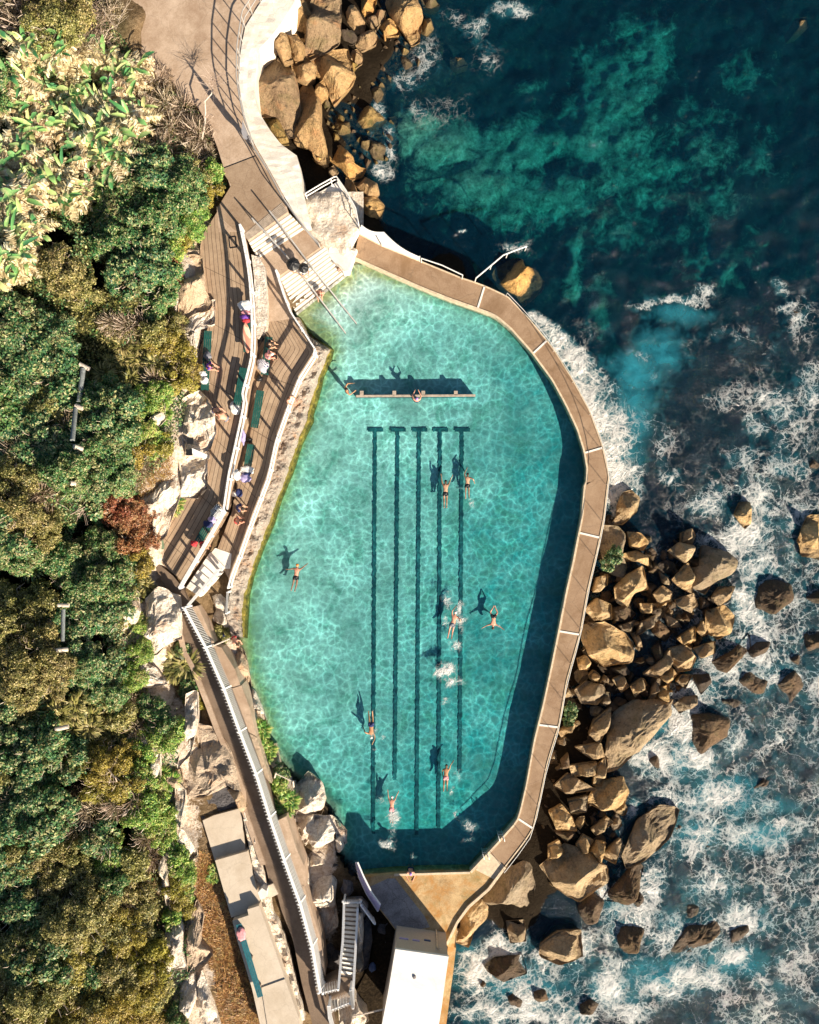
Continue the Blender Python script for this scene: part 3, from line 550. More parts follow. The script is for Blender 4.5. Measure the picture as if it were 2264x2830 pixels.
c = t.ramp(t.math('ADD', t.math('MULTIPLY', f1, 0.55), t.math('MULTIPLY', f2, 0.45)), [(0.34, (0.50, 0.54, 0.48)), (0.48, (0.82, 0.84, 0.79)), (0.60, (0.95, 0.95, 0.92))])
af = t.n('MapRange', {'Value':t.math('ADD', al, t.math('MULTIPLY', t.math('SUBTRACT', f2, 0.5), 0.9)), 'From Min':0.35, 'From Max':0.95}, clamp=True).outputs[0]
c = t.mix(t.math('MULTIPLY', af, 0.8), c, (0.33, 0.30, 0.05))
df = t.n('MapRange', {'Value':t.math('ADD', dk, t.math('MULTIPLY', t.math('SUBTRACT', f2, 0.5), 0.8)), 'From Min':0.3, 'From Max':0.75}, clamp=True).outputs[0]
c = t.mix(t.math('MULTIPLY', df, 0.8), c, (0.03, 0.11, 0.09))
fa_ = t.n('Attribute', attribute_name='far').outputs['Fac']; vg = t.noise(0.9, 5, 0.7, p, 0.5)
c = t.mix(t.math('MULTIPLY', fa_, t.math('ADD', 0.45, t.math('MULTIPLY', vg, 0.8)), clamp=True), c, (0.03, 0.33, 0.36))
c = t.mix(t.ramp(t.noise(0.55, 6, 0.7, t.pos(), 0.9), [(0.50, (0, 0, 0)), (0.64, (0.60, 0.60, 0.60))]), c, (0.12, 0.34, 0.27))
t.bsdf(c, 0.9, t.bump(f2, 0.4, 0.1)); M['pfloor'] = t.m
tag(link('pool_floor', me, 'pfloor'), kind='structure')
PF = [(r_[0], r_[1], r_[2]*.8, r_[3]*.8, r_[4]*.85) for r_ in [(950,1270,14,26,.75),(975,1300,14,30,.7),(940,1310,16,14,.7),(955,1350,22,14,.6),(945,1400,26,24,.95),(960,1430,26,18,.7),(938,1480,16,14,.6),(822,1735,14,36,.95),(830,1690,16,20,.6),(810,1770,22,12,.6),(812,1690,12,14,.55),(955,1640,14,16,.55),(930,1610,14,8,.5),(950,1665,8,10,.5),(985,1740,26,22,.6),(960,1720,14,22,.45),(975,1000,10,12,.4),(990,1062,14,9,.5),(965,1040,18,5,.5),(1040,1320,18,6,.5),(775,1540,10,22,.5),(800,1550,14,12,.5),(785,1580,8,12,.4),(870,1790,20,10,.45),(620,1205,16,14,.32),(940,1050,14,8,.35),(1000,1770,30,8,.42),(770,1500,10,8,.45)]]
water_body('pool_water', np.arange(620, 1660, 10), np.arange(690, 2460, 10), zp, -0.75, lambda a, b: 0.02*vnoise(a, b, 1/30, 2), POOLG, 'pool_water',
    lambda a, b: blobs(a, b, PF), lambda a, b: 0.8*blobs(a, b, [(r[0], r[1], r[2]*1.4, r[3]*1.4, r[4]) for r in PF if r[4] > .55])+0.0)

# ---- painted lane lines on the pool floor
LX = [(1038, 1032), (1100, 1092), (1159, 1152), (1216, 1212), (1276, 1270)]
t = NT('dark blue lane paint'); M['lane'] = t.bsdf(t.ramp(t.noise(2, 6, 0.7, t.pos()), [(0.35, (0.004, 0.05, 0.08)), (0.62, (0.03, 0.16, 0.18))]), 0.9)
pos_w = ['far left, beneath a swimmer', 'second from left, crossing the dark patch', 'middle one of the five', 'fourth from left, partly under the splashing swimmer', 'far right, ending before the others']
for i, (xa, xb) in enumerate(LX):
    y0, y1 = 1186, [2302, 2150, 2305, 2285, 2130][i]; V = []; n = 220
    for k in range(n+1):
        f = k/n; y = y0+(y1-y0)*f; x = xa+(xb-xa)*f+2.6*noise.noise(Vector((y/14, i*5, 0)))+1.6*noise.noise(Vector((y/5, i*7, 3)))
        w = 4.9+2.2*noise.noise(Vector((y/6, i*3+9, 2)))
        for sx in (-w, w): X, Y = PN(x+sx, y, 0.4); V.append((X, Y, float(pfloor(np.array([x]), np.array([y]))[0])+0.05))
    F = [(2*k, 2*k+1, 2*k+3, 2*k+2) for k in range(n)]
    b = len(V); K = 14
    for k in range(K+1):
        x = xa-21+42*k/K+1; yj = 1.6*noise.noise(Vector((x/6, i, 4)))
        for sy in (-5.5, 5): X, Y = PN(x, 1190+sy+yj, 0.4); V.append((X, Y, float(pfloor(np.array([x]), np.array([1190.]))[0])+0.06))
    F += [(b+2*k, b+2*k+1, b+2*k+3, b+2*k+2) for k in range(K)]
    me = npmesh('lane_line', V, F); tag(link('lane_line', me, 'lane'), 'dark lane line on the pool floor, '+pos_w[i], 'lane line', 'lane lines painted on the pool floor', 'thing')

# ---- turning board: submerged panel with a rail on top
o = P(1148, 1093, zp); e = empty('turning_board', o, 'long submerged board with a thin rail, casting a wide dark shadow across the pool', 'barrier')
a, b = P(984, 1095, 1.53), P(1314, 1093, 1.53)
MB(o).bar(a+Vector((0, 0, -0.55)), b+Vector((0, 0, -0.55)), 0.10, 0.95).build('board', 'lane', e)
MB(o).bar(a+Vector((0, 0, 0.0)), b, 0.13, 0.08).build('rail', 'weathered', e)
for x in (1000, 1090, 1170, 1260):
    c = P(x, 1089, 1.5); MB(o).box(c+Vector((0, 0.06, -0.1)), (0.22, 0.26, 0.34)).build('bracket', 'weathered', e)

# ---- promenade along the sea side of the pool
INN = q(8, 168,245, 340,322, 560,420, 740,492, 900,548, 1010,588, 1100,663, 1225,803, 1350,972, 1430,1118, 1500,1268, 1540,1398, 1557,1500, 1551,1610)+q(9, 262,185, 244,400, 190,680, 140,900, 102,1100, 51,1350, 4,1570)+[(1464+28/2.156, 1900+310/2.156), (1455, 2167), (1441, 2228), (1430, 2268), (1372, 2333), (1300, 2410)]
OUT = q(8, 200,98, 335,170, 565,262, 810,362, 890,388, 955,412, 1085,472, 1228,622, 1352,775, 1468,960, 1572,1150, 1647,1350, 1692,1550)+q(9, 412,160, 385,400, 345,600, 285,850, 235,1130, 190,1290, 150,1430, 104,1700)+[(1513, 2109), (1494, 2201), (1474, 2290), (1450, 2327), (1396, 2397), (1352, 2455)]
e = empty('promenade', P(1560, 1500, 1.9), 'long curved brown concrete walkway wall between the pool and the sea', 'walkway')
ZPR = 1.9
def off(o_, e_): o_.data.transform(Matrix.Translation(-e_.location)); return o_
off(ribbon('deck_slab', INN, OUT, ZPR, -1.4, 'promenade', e, 120, 4), e)
n_ = 140; A = resample(INN, n_); B = resample(OUT, n_)
off(ribbon('kerb', [tuple(A[i]+(B[i]-A[i])*-0.015) for i in range(n_)], [tuple(A[i]+(B[i]-A[i])*0.075) for i in range(n_)], ZPR+0.05, 1.2, 'kerb', e, 120, 1), e)
off(ribbon('outer_kerb', [tuple(A[i]+(B[i]-A[i])*0.965) for i in range(n_)], [tuple(A[i]+(B[i]-A[i])*1.02) for i in range(n_)], ZPR+0.04, 0.9, 'kerb', e, 120, 1), e)
def at_y(L, y):
    for (ax, ay), (bx, by) in zip(L, L[1:]):
        if ay <= y <= by: f = (y-ay)/(by-ay+1e-9); return (ax+(bx-ax)*f, y)
    return L[-1]
JY = [(855, 790), (978, 941), (1252, 1237), (1472, 1486), (1744, 1754), (2003, 2010), (2262, 2290)]
for yi, yo in JY:
    a = P(*at_y(INN, yi), ZPR+0.015); b = P(*at_y(OUT, yo), ZPR+0.015)
    MB(e.location).bar(a, b, 0.11, 0.05).build('joint_strip', 'joint', e)

# ---- stained south platform and a slab painting the building's shadow on it
e = empty('south_platform', P(1200, 2480, 1.9), 'rust and algae stained concrete platform at the south end of the pool', 'platform')
S1 = q(7, 420,560, 690,535, 980,522, 1290,520, 1335,500, 1500,585, 1440,655, 1280,795, 1190,920, 1165,1120, 1085,1100, 950,1010, 760,1000, 700,985, 640,900, 560,800, 470,640)
off(slab('slab', S1, ZPR+0.006, 0.6, 'rusty', e), e)
PALE = q(7, 1335,500, 1445,362, 1570,478, 1500,585); off(slab('pale_panel', PALE, ZPR+0.03, 1.6, 'kerb', e), e)
GS = q(7, 470,640, 640,560, 700,560, 935,860, 980,960, 760,1005, 700,985, 640,900, 560,800); off(slab('shadow_slab', grow(GS, -3), ZPR+0.02, 1.7, 'grey_slab', e), e)  # dark slab paints the building's cast shadow on the platform
off(MB().bar(P(*q1(7, 690, 540), 1.93), P(*q1(7, 1290, 522), 1.93), 0.13, 0.10).build('kerb', 'kerb', e), e)
# ---- small canopy builder shared by stairs
def stairs(name, label, TL, TR, BL, BR, z0, z1, n, mat='step', nose=True, cat='stairs', zb=None):
    e = empty(name, P(*np.mean([TL, TR, BL, BR], axis=0), z1), label, cat); TL, TR, BL, BR = map(np.array, (TL, TR, BL, BR))
    m = MB(e.location); m2 = MB(e.location)
    for i in range(n):
        z = z0+(z1-z0)*(i+0.5)/n; f0, f1 = i/n, (i+1)/n
        a, b, c, d_ = TL+(BL-TL)*f0, TR+(BR-TR)*f0, TR+(BR-TR)*f1, TL+(BL-TL)*f1
        m.prism([P(*v, z) for v in (a, b, c, d_)], (min(z0, z1)-0.8 if zb is None else zb)-i*0.003)
        if nose:
            pa, pb = (P(*d_, z+0.006), P(*c, z+0.006)) if z1 < z0 else (P(*a, z+0.006), P(*b, z+0.006))
            m2.bar(pa, pb, 0.15, 0.03)
    m.build('steps', mat, e)
    if nose: m2.build('nosing', 'nosing', e)
    return e
ZU, ZL = 3.6, 2.8
stairs('stairs', 'short upper flight of pale steps with white nosings below the tan path', *q(3, 535,332, 852,105, 605,468, 975,232), ZU, ZL, 5)
stairs('stairs', 'longer lower flight of pale steps running down into the pool', *q(3, 782,612, 1128,372, 918,915, 1330,592), ZL, 1.40, 10, zb=0.2)
tag(slab('landing', q(3, 600,468, 640,450, 975,232, 1130,370, 782,614, 720,560), ZL, 1.5, 'path'), kind='structure')
# ---- upper path
PL = q(1, 560,-60, 640,60, 740,170, 960,400, 1090,560, 1200,640, 1340,720, 1420,850, 1480,1000, 1520,1130, 1590,1330, 1640,1460)
PR_ = q(2, 590,-60, 440,180, 415,300, 402,400, 395,600, 425,760, 490,960, 600,1150, 700,1330, 830,1540)
PL2 = PL+q(3, 250,60, 300,110, 420,240, 500,310); PR2 = PR_[:-1]+q(3, 820,60)
PTH = q(1, 480,-70)+PL+q(3, 285,60, 300,260, 505,262, 535,332, 852,105)+q(2, 700,1330, 600,1150, 490,960, 425,760, 395,600, 402,400, 415,300, 440,180, 600,-70)
tag(slab('path', PTH, ZU, 2.6, 'path'), kind='structure')
e = empty('tactile_strip', P(*q1(3, 680, 190), ZU), 'ribbed anti-slip strip across the top of the stairs', 'floor strip')
m = MB(e.location)
for i in range(7):
    f = i/6; a = np.array(q1(3, 505, 285))*(1-f)+np.array(q1(3, 535, 326))*f; b = np.array(q1(3, 805, 35))*(1-f)+np.array(q1(3, 848, 98))*f
    m.bar(P(*a, ZU+0.012), P(*b, ZU+0.012), 0.055, 0.03)
m.build('ridges', 'weathered', e)
tag(slab('path', q(2, 272,1152, 510,1062, 600,1185, 722,1398, 690,1420)+q(3, 852,103, 533,330, 500,290, 420,240, 330,160, 285,80)+q(2, 345,1260), ZU+0.006, 2.7, 'path_dark'), kind='structure')
tag(MB().bar(P(*q1(2, 272, 1152), ZU+0.012), P(*q1(2, 512, 1060), ZU+0.012), 0.05, 0.01).build('expansion_joint', 'black'), 'thin dark expansion joint crossing the tan path above the darker section', 'joint')
tag(MB().bar(P(*q1(1, 745, 155), ZU+0.008), P(*q1(1, 965, 410), ZU+0.008), 0.10, 0.012).build('edge_line', 'yellow'), 'faded yellow line along the left edge of the top path', 'painted line')
# ---- sea wall beside the path
SWI = PR_[:]; SWO = q(2, 800,-60, 760,40, 690,150, 600,265, 530,335, 512,480, 500,640, 520,745, 610,890, 680,980, 790,1060, 815,1170, 830,1300, 885,1540)
e = empty('sea_wall', P(*q1(2, 520, 400), 3.7), 'thick bleached white wall between the tan path and the orange rocks', 'wall')
off(ribbon('wall_top', SWI, SWO, 3.85, 0.2, 'white_wall', e, 60, 4, zf=lambda u, v: 3.66 if v < 0.3 else 3.66-0.05*v, bumpy=0.05), e)
# ---- weathered concrete block between stairs and promenade
BK = q(2, 830,1300, 860,1350, 960,1300, 1070,1235, 1130,1330, 1190,1440, 1215,1560, 1205,1590, 1175,1640, 1165,1700)+q(3, 1400,400, 1370,470, 1335,570, 1290,575, 1200,480, 1130,372, 1060,350, 975,232, 935,175)+q(2, 890,1540, 850,1450)
e = empty('rock_block', P(*q1(3, 1200, 250), 2.6), 'weathered pale rock and concrete block beside the right edge of the stairs', 'rock')
me_ = slab('block', BK, 2.55, 0.0, 'pale_concrete', e); off(me_, e)
bmx = bmesh.new()
gx = np.arange(830, 1010, 7); gy = np.arange(530, 760, 7)
def blk(px, py):
    d_ = dist_poly(px, py, BK); ins = inside(px, py, BK); return np.where(ins, 2.58+0.22*np.clip(d_/22, 0, 1)+0.20*vnoise(px, py, 1/26, 5)-0.8*np.clip((py-660)/130, 0, 1)*np.clip(d_/10, 0, 1), 1.0)
me, GX, GY = grid_mesh('crust', gx, gy, blk); off(link('crust', me, 'rock_pale', e), e)
# ================================================================== decks, walls, fences
UL = [(604,580),(549,668),(552,745),(572,821),(578,898),(563,935),(545,985),(552,1072),(575,1127),(585,1189),(563,1270),(545,1330),(490,1372),(470,1430),(440,1480),(416,1530)]
UR = [(674,640),(695,745),(705,863),(709,943),(705,1002),(690,1072),(678,1150),(684,1165),(666,1230),(648,1310),(628,1412),(568,1520),(510,1612)]
e = empty('upper_deck', P(600, 1100, ZU), 'long upper boardwalk of brown planks between the pale rocks and the white fence', 'deck')
off(ribbon('planking', UL, UR, ZU-0.008, 2.5, 'planks', e, 90, 4), e)
LLf = q(3, 668,500, 680,700, 690,930, 640,1080, 612,1180, 605,1300, 560,1480)+[(686,1130),(676,1206),(658,1293),(642,1412),(612,1490),(596,1530)]
LRt = [(771,766),(792,828),(812,877),(881,981),(834,1054),(808,1120),(771,1224),(750,1321),(701,1450),(677,1520),(650,1590),(642,1620)]
e = empty('lower_deck', P(760, 1200, ZL), 'lower boardwalk of brown planks along the pool fence', 'deck')
off(ribbon('planking', LLf, LRt, ZL-0.004, 1.6, 'planks', e, 90, 4), e)
m = MB(P(730, 780, ZL)); pl = slab('deck_ramp', q(3, 640,480, 720,560, 782,612, 850,800, 895,950, 700,975, 685,800, 668,560), ZL+0.006, 2.0, 'path')
tag(pl, kind='structure')
e = empty('planter_wall', P(*q1(3, 630, 800), 3.2), 'narrow rust streaked pink concrete strip between the two boardwalks', 'wall')
off(ribbon('wall_top', q(3, 560,440, 580,600, 592,850, 602,1100), q(3, 625,465, 668,540, 684,800, 686,960, 678,1030, 615,1110), 3.5, 2.0, 'rock_pale', e, 30, 3, bumpy=0.05), e)
# walkway climbing south beside the picket fence
WL = q(5, 300,110, 330,190, 400,330, 470,500, 530,740, 600,870, 650,1000, 690,1100, 760,1290, 860,1500, 930,1690)+q(6, 690,270, 820,640, 850,760, 905,850, 930,950, 1010,1150, 1070,1450, 1150,1760)
WR = q(5, 440,225, 500,300, 560,430, 700,700, 830,990, 940,1290, 1060,1600)+q(6, 890,330, 960,530, 1040,750, 1130,1050, 1205,1400, 1215,1460, 1290,1760)
ZW = 3.6
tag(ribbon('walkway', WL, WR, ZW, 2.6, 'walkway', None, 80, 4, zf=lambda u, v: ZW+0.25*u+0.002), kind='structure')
# kerb/parapet strip on the left edge of the walkway
e = empty('walkway_kerb', P(700, 2200, 3.9), 'low sunlit concrete kerb along the left side of the brown walkway', 'kerb')
KL = [(x-13, y+2) for x, y in WL[3:-6]]
off(ribbon('kerb', KL, [(x+1, y) for x, y in WL[3:-6]], 3.95, 3.0, 'path', e, 60, 2, zf=lambda u, v: 3.78+0.2*u), e)
# coping beam right of picket fence
e = empty('coping', P(*q1(5, 860, 900), 3.3), 'flat tan concrete coping just outside the picket fence above the pool', 'coping')
for pts, zz in ((q(5, 715,700, 770,715, 860,860, 900,975, 830,985), 3.55), (q(5, 842,992, 905,972, 960,1120, 1010,1320, 955,1290), 3.58), (q(5, 960,1300, 1010,1325, 1085,1560, 1110,1640, 1070,1600), 3.6), (q(6, 905,340, 965,310, 1030,520, 1085,650, 1100,780, 1060,790, 975,530), 3.62), (q(5, 565,440, 610,430, 720,680, 690,690), 3.5), (q(6, 1050,800, 1085,780, 1140,960, 1200,1150, 1230,1400, 1180,1240), 3.64)):
    off(slab('coping_block', pts, zz, 1.6, 'path' if zz != 3.6 else 'rock_tan', e), e)

def postrail(name, label, pts, z, h, step, mat='white', pw=0.11, rails=((1.0, 0.22, 0.10),), cat='fence', post_z=None, group=None, zf=None, lean=(0, 0)):
    n = max(2, int(sum(math.dist(a, b) for a, b in zip(pts, pts[1:]))/step)+1); A = resample(pts, n)
    zz = (lambda u: z) if zf is None else zf
    c = A[n//2]; e = empty(name, P(*c, zz(0.5)), label, cat, group)
    for i in range(n):
        g = P(*A[i], zz(i/(n-1))); MB(e.location).bar(g+Vector((0, 0, -0.05)), g+Vector((lean[0]*h, lean[1]*h, h)), pw, pw).build('post', mat, e)
    K = max(n, 40); B = resample(pts, K)
    for f, w, hh in rails:
        m = MB(e.location)
        for i in range(K-1):
            a = P(*B[i], zz(i/(K-1))); b = P(*B[i+1], zz((i+1)/(K-1))); o_ = Vector((lean[0]*h*f, lean[1]*h*f, h*f)); dd = (b-a).normalized()*0.01
            m.bar(a+o_-dd, b+o_+dd, w, hh)
        m.build('rail', mat, e)
    return e
FA = q(3, 500,258, 530,400, 560,560, 578,700, 592,900, 598,1130, 588,1300, 552,1450, 520,1560)+[(686,1120),(674,1180),(661,1240),(645,1310),(630,1412)]
fa = postrail('deck_fence', 'white timber rail fence along the seaward edge of the upper boardwalk', FA, ZU, 1.35, 80, rails=((1.0, 0.10, 0.14), (0.24, 0.06, 0.26)))
postrail('stair_fence', 'white rail running diagonally down beside the small lower stairs, deck side', [(630,1412),(508,1622)], ZU, 1.0, 75, rails=((1.0, 0.20, 0.12), (0.5, 0.06, 0.14)))
postrail('pool_fence', 'white timber rail fence between the lower boardwalk and the pool ledge', [(771,762)]+LRt[1:], ZL, 1.3, 82, rails=((1.0, 0.09, 0.14), (0.26, 0.06, 0.26)))
postrail('short_fence', 'short white rail from the lower boardwalk down towards the rocks by the pool', q(5, 830,330, 822,470), 2.6, 0.9, 60, rails=((1.0, 0.12, 0.08),))
postrail('stair_fence', 'white rail on the pool side of the small lower stairs', q(5, 770,180, 560,425), 3.2, 1.0, 60, rails=((1.0, 0.16, 0.1), (0.5, 0.05, 0.1)))
# stairs between lower deck and walkway
stairs('stairs', 'small flight of bleached plank steps between the white rails', *q(4, 520,1370, 640,1490, 330,1650, 440,1725), ZL+0.05, ZU, 6, mat='pale_concrete', nose=False)
tag(slab('landing', q(4, 560,1335, 690,1380, 680,1500, 620,1500, 515,1390), ZL+0.02, 1.6, 'pale_concrete'), kind='structure')
# steel rails
def pipe(name, label, pts, h, mat='steel', step=90, r=0.035, zf=None, z=0, mid=True, cat='railing'):
    n = max(2, int(sum(math.dist(a, b) for a, b in zip(pts, pts[1:]))/step)+1); A = resample(pts, n); zz = zf or (lambda u: z)
    e = empty(name, P(*A[n//2], zz(0.5)), label, cat)
    for i in range(n):
        g = P(*A[i], zz(i/(n-1))); MB(e.location).tube([g-Vector((0, 0, 0.1)), g+Vector((0, 0, h))], r, 6).build('post', mat, e)
    B = resample(pts, max(n, 30))
    for f in ((1.0, 0.5) if mid else (1.0,)):
        MB(e.location).tube([P(*B[i], zz(i/(len(B)-1)))+Vector((0, 0, h*f)) for i in range(len(B))], r*1.25, 6).build('rail', mat, e)
    return e
RAILT = q(2, 620,-60, 550,0, 445,165, 425,290, 410,400, 408,600, 425,720, 455,860, 490,960, 505,1020)
pipe('path_railing', 'grey steel railing curving along the top path beside the white sea wall', RAILT, 1.45, z=ZU, step=40, r=0.03)
pipe('path_railing', 'thin steel railing continuing down beside the path to the head of the stairs', q(2, 505,1030, 600,1180, 700,1370, 800,1510, 870,1600, 950,1690), 1.1, z=ZU-0.1, step=110, r=0.028, zf=lambda u: ZU-0.75*max(0, u-0.5)*2)
def stair_rail(label, pts, zs_):
    n = len(pts); e = empty('stair_handrail', P(*pts[n//2], zs_[n//2]), label, 'handrail')
    MB(e.location).tube([P(*p_, z_)+Vector((0, 0, 0.95)) for p_, z_ in zip(pts, zs_)], 0.045, 8).build('rail', 'steel', e)
    for p_, z_ in zip(pts, zs_): g = P(*p_, z_); MB(e.location).tube([g, g+Vector((0, 0, 0.95))], 0.03, 6).build('post', 'steel', e)
stair_rail('long left handrail running down the steps into the pool', q(3, 585,190, 690,300, 850,480, 960,620, 1075,765, 1200,930, 1315,1085), [3.65, 3.4, 2.8, 2.6, 1.9, 1.2, 0.7])
stair_rail('long right handrail running down the steps into the pool', q(3, 720,130, 820,260, 965,455, 1060,580, 1160,705, 1280,860, 1400,1010), [3.65, 3.4, 2.8, 2.6, 1.9, 1.2, 0.7])
pipe('block_railing', 'white pipe rail around the weathered rock block', q(2, 860,1355, 960,1295, 1065,1237, 1130,1330, 1195,1450, 1215,1550), 1.0, 'pipe_white', 60, 0.03, z=2.6)
pr = [(x-5, y+2) for x, y in OUT[7:]]
def offp(L, k): return [(x-k, y) for x, y in L]
pipe('promenade_railing', 'thin white pipe railing along the sea edge of the promenade', offp(OUT[6:8], 5)+offp(OUT[8:-1], 6), 0.9, 'pipe_white', 100, 0.015, z=ZPR, mid=False)
pipe('promenade_railing', 'white pipe railing on the short diagonal of the promenade by the white screens', q(8, 570,270, 690,310, 812,368), 0.95, 'pipe_white', 110, 0.03, z=ZPR, mid=False)
pipe('sea_handrail', 'white handrail leading off the promenade towards the lone square rock', q(8, 890,385, 985,305, 1050,250, 1120,222, 1188,198), 0.9, 'pipe_white', 55, 0.035, zf=lambda u: 1.9-0.9*u, mid=False)
ek = empty('platform_kerb', P(*q1(7, 1280, 795), 1.9), 'pale kerb along the sea side of the stained platform', 'kerb')
off(ribbon('kerb', q(7, 1562,476, 1432,650, 1272,790, 1182,915, 1100,1090), q(7, 1580,486, 1450,662, 1290,803, 1198,925, 1118,1098), 2.06, 1.0, 'kerb', ek, 30, 1), ek)
# white mesh screens
e = empty('mesh_screen', P(*q1(8, 400, 160), 1.95), 'pair of white mesh screens standing at the north end of the promenade', 'screen')
for lo, hi in ((q(8, 200,98, 335,168), q(8, 212,48, 345,90)), (q(8, 335,172, 560,262), q(8, 345,90, 562,240))):
    K = 8; V = []
    for i in range(K+1):
        f = i/K; s_ = math.sin(f*math.pi)*7; a = np.array(lo[0])*(1-f)+np.array(lo[1])*f; b = np.array(hi[0])*(1-f)+np.array(hi[1])*f+np.array([-s_*0.5, s_])
        V += [P(*a, 1.93), P(*b, 2.95), P(*a, 1.93)+Vector((0.03, 0.03, 0)), P(*b, 2.95)+Vector((0.03, 0.03, 0))]
    V = [v-e.location for v in V]; F = []
    for i in range(K): j = 4*i; F += [(j, j+1, j+5, j+4), (j+2, j+6, j+7, j+3), (j+1, j+3, j+7, j+5)]
    link('screen_panel', npmesh('panel', V, F), 'pipe_white', e)
for x, y in q(8, 210,95, 337,172, 560,262): g = P(x, y, 1.9); MB(e.location).tube([g, g+Vector((0, 0, 1.05))], 0.04, 6).build('post', 'pipe_white', e)

# picket fence with panels
def picket(name, label, pts, z, h, bay, lean, zf=None, gap=0.098, cap=0.05):
    n = max(2, int(round(sum(math.dist(a, b) for a, b in zip(pts, pts[1:]))/bay))+1); A = resample(pts, n); zz = zf or (lambda u: z)
    e = empty(name, P(*A[n//2], zz(0.5)), label, 'fence')
    L = Vector((lean[0], lean[1], 0))
    for i in range(n-1):
        a = P(*A[i], zz(i/(n-1))); b = P(*A[i+1], zz((i+1)/(n-1))); m = MB(e.location); k = int((b-a).length/gap); dr = (b-a).normalized()
        for j in range(k):
            c = a+(b-a)*((j+0.5)/k); m.bar(c+L*0.05+Vector((0, 0, 0.04)), c+L+Vector((0, 0, h+(0.06 if j % 2 else 0))), 0.02, 0.085) if abs(dr.y) < .5 else m.bar(c+L*0.05+Vector((0, 0, 0.04)), c+L*(1.12 if j % 2 else 0.9)+Vector((0, 0, h*(1.1 if j % 2 else 0.97))), 0.085, 0.02)
        m.build('picket_panel', 'white', e)
        nx = Vector((dr.y, -dr.x, 0))*(1 if dr.y*1 < 0 else 1); w_ = cap/2
        MB(e.location).bar(a+L*0.8-L.normalized()*w_+Vector((0, 0, h*0.98)), b+L*0.8-L.normalized()*w_+Vector((0, 0, h*0.98)), max(cap, .06), 0.05).build('rail', 'white', e)
    for i in range(n):
        a = P(*A[i], zz(i/(n-1))); MB(e.location).bar(a, a+L*1.0+Vector((0, 0, h*1.02)), 0.11, 0.11).build('post', 'white', e)
    return e
FP = q(5, 565,430, 712,700, 838,988, 948,1290, 1068,1600)+q(6, 905,330, 975,530, 1055,750, 1110,900, 1150,1060, 1200,1250, 1225,1440)
picket('picket_fence', 'long white picket fence down the pool side of the brown walkway', FP, ZW, 1.3, 118, (-0.24, 0.0), zf=lambda u: ZW+0.2*u, cap=0.15)
# ------------------------------------------------------------------ white stair at the south end
e = stairs('stairs', 'steep white railed staircase going down to the building yard', *q(7, 262,1345, 372,1365, 308,745, 408,750), 3.75, 2.0, 17, mat='weathered', nose=True, zb=1.2)
for nm_, pts in (('white rail on the left side of the steep south staircase', q(7, 255,1380, 290,1000, 300,700)), ('white rail on the right side of the steep south staircase', q(7, 365,1500, 385,1150, 405,760))):
    postrail('stair_rail', nm_, pts, 3.75, 0.9, 70, zf=lambda u: 3.75-1.75*u, rails=((1.0, 0.14, 0.08), (0.5, 0.04, 0.1)), cat='railing')
picket('picket_fence', 'short white picket fence at the foot of the long fence by the stair head', q(7, 130,1405, 250,1375), 3.8, 0.9, 60, (0.02, -0.15))
picket('picket_fence', 'white picket gate panel below the head of the staircase', q(7, 185,1530, 345,1465), 3.8, 0.9, 60, (0.02, -0.3))
postrail('walkway_fence', 'white fence leaving the bottom edge of the photo beside the walkway', q(7, 182,1510, 190,1600, 235,1780), 3.8, 1.0, 70, rails=((1.0, 0.22, 0.1), (0.5, 0.05, 0.12)))
postrail('stair_fence', 'short white fence right of the staircase head', q(7, 350,1390, 370,1530), 3.8, 1.0, 45, rails=((1.0, 0.16, 0.1),))
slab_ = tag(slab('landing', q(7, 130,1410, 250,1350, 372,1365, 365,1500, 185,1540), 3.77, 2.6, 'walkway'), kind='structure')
picket('picket_fence', 'white picket fence across the foot of the steep south staircase', q(7, 290,742, 430,740), 2.05, 0.95, 50, (0.0, 0.30))
picket('picket_fence', 'slanting white picket fence right of the staircase foot', q(7, 415,735, 520,880), 2.0, 1.0, 60, (0.16, 0.06))
e = empty('gate', P(*q1(7, 480, 660), 2.2), 'tall lilac white gate leaf leaning out over the platform by the pool corner', 'gate')
GT = q(7, 385,440, 410,560, 470,690, 560,830); GU = q(7, 398,440, 440,540, 510,680, 578,775)
K = 10; GA = resample(GT, K); GB = resample(GU, K); m = MB(e.location)
for i in range(K-1):
    a = P(*GA[i], 2.1); b = P(*GA[i+1], 2.1); c = P(*GB[i+1], 3.3); d_ = P(*GB[i], 3.3)
    for f in (0.05, 0.38, 0.71): m.bar((a+(b-a)*(f+.14)), (d_+(c-d_)*(f+.14)), 0.15, 0.03)
m.build('boards', 'gate_paint', e)
for T_, zz in ((GT, 2.15), (GU, 3.3)): MB(e.location).tube([P(*v, zz) for v in T_], 0.05, 6).build('rail', 'white', e)
tag(slab('landing', q(7, 290,745, 430,745, 480,800, 440,900, 405,760, 300,760), 1.98, 1.2, 'grey_slab'), kind='structure')

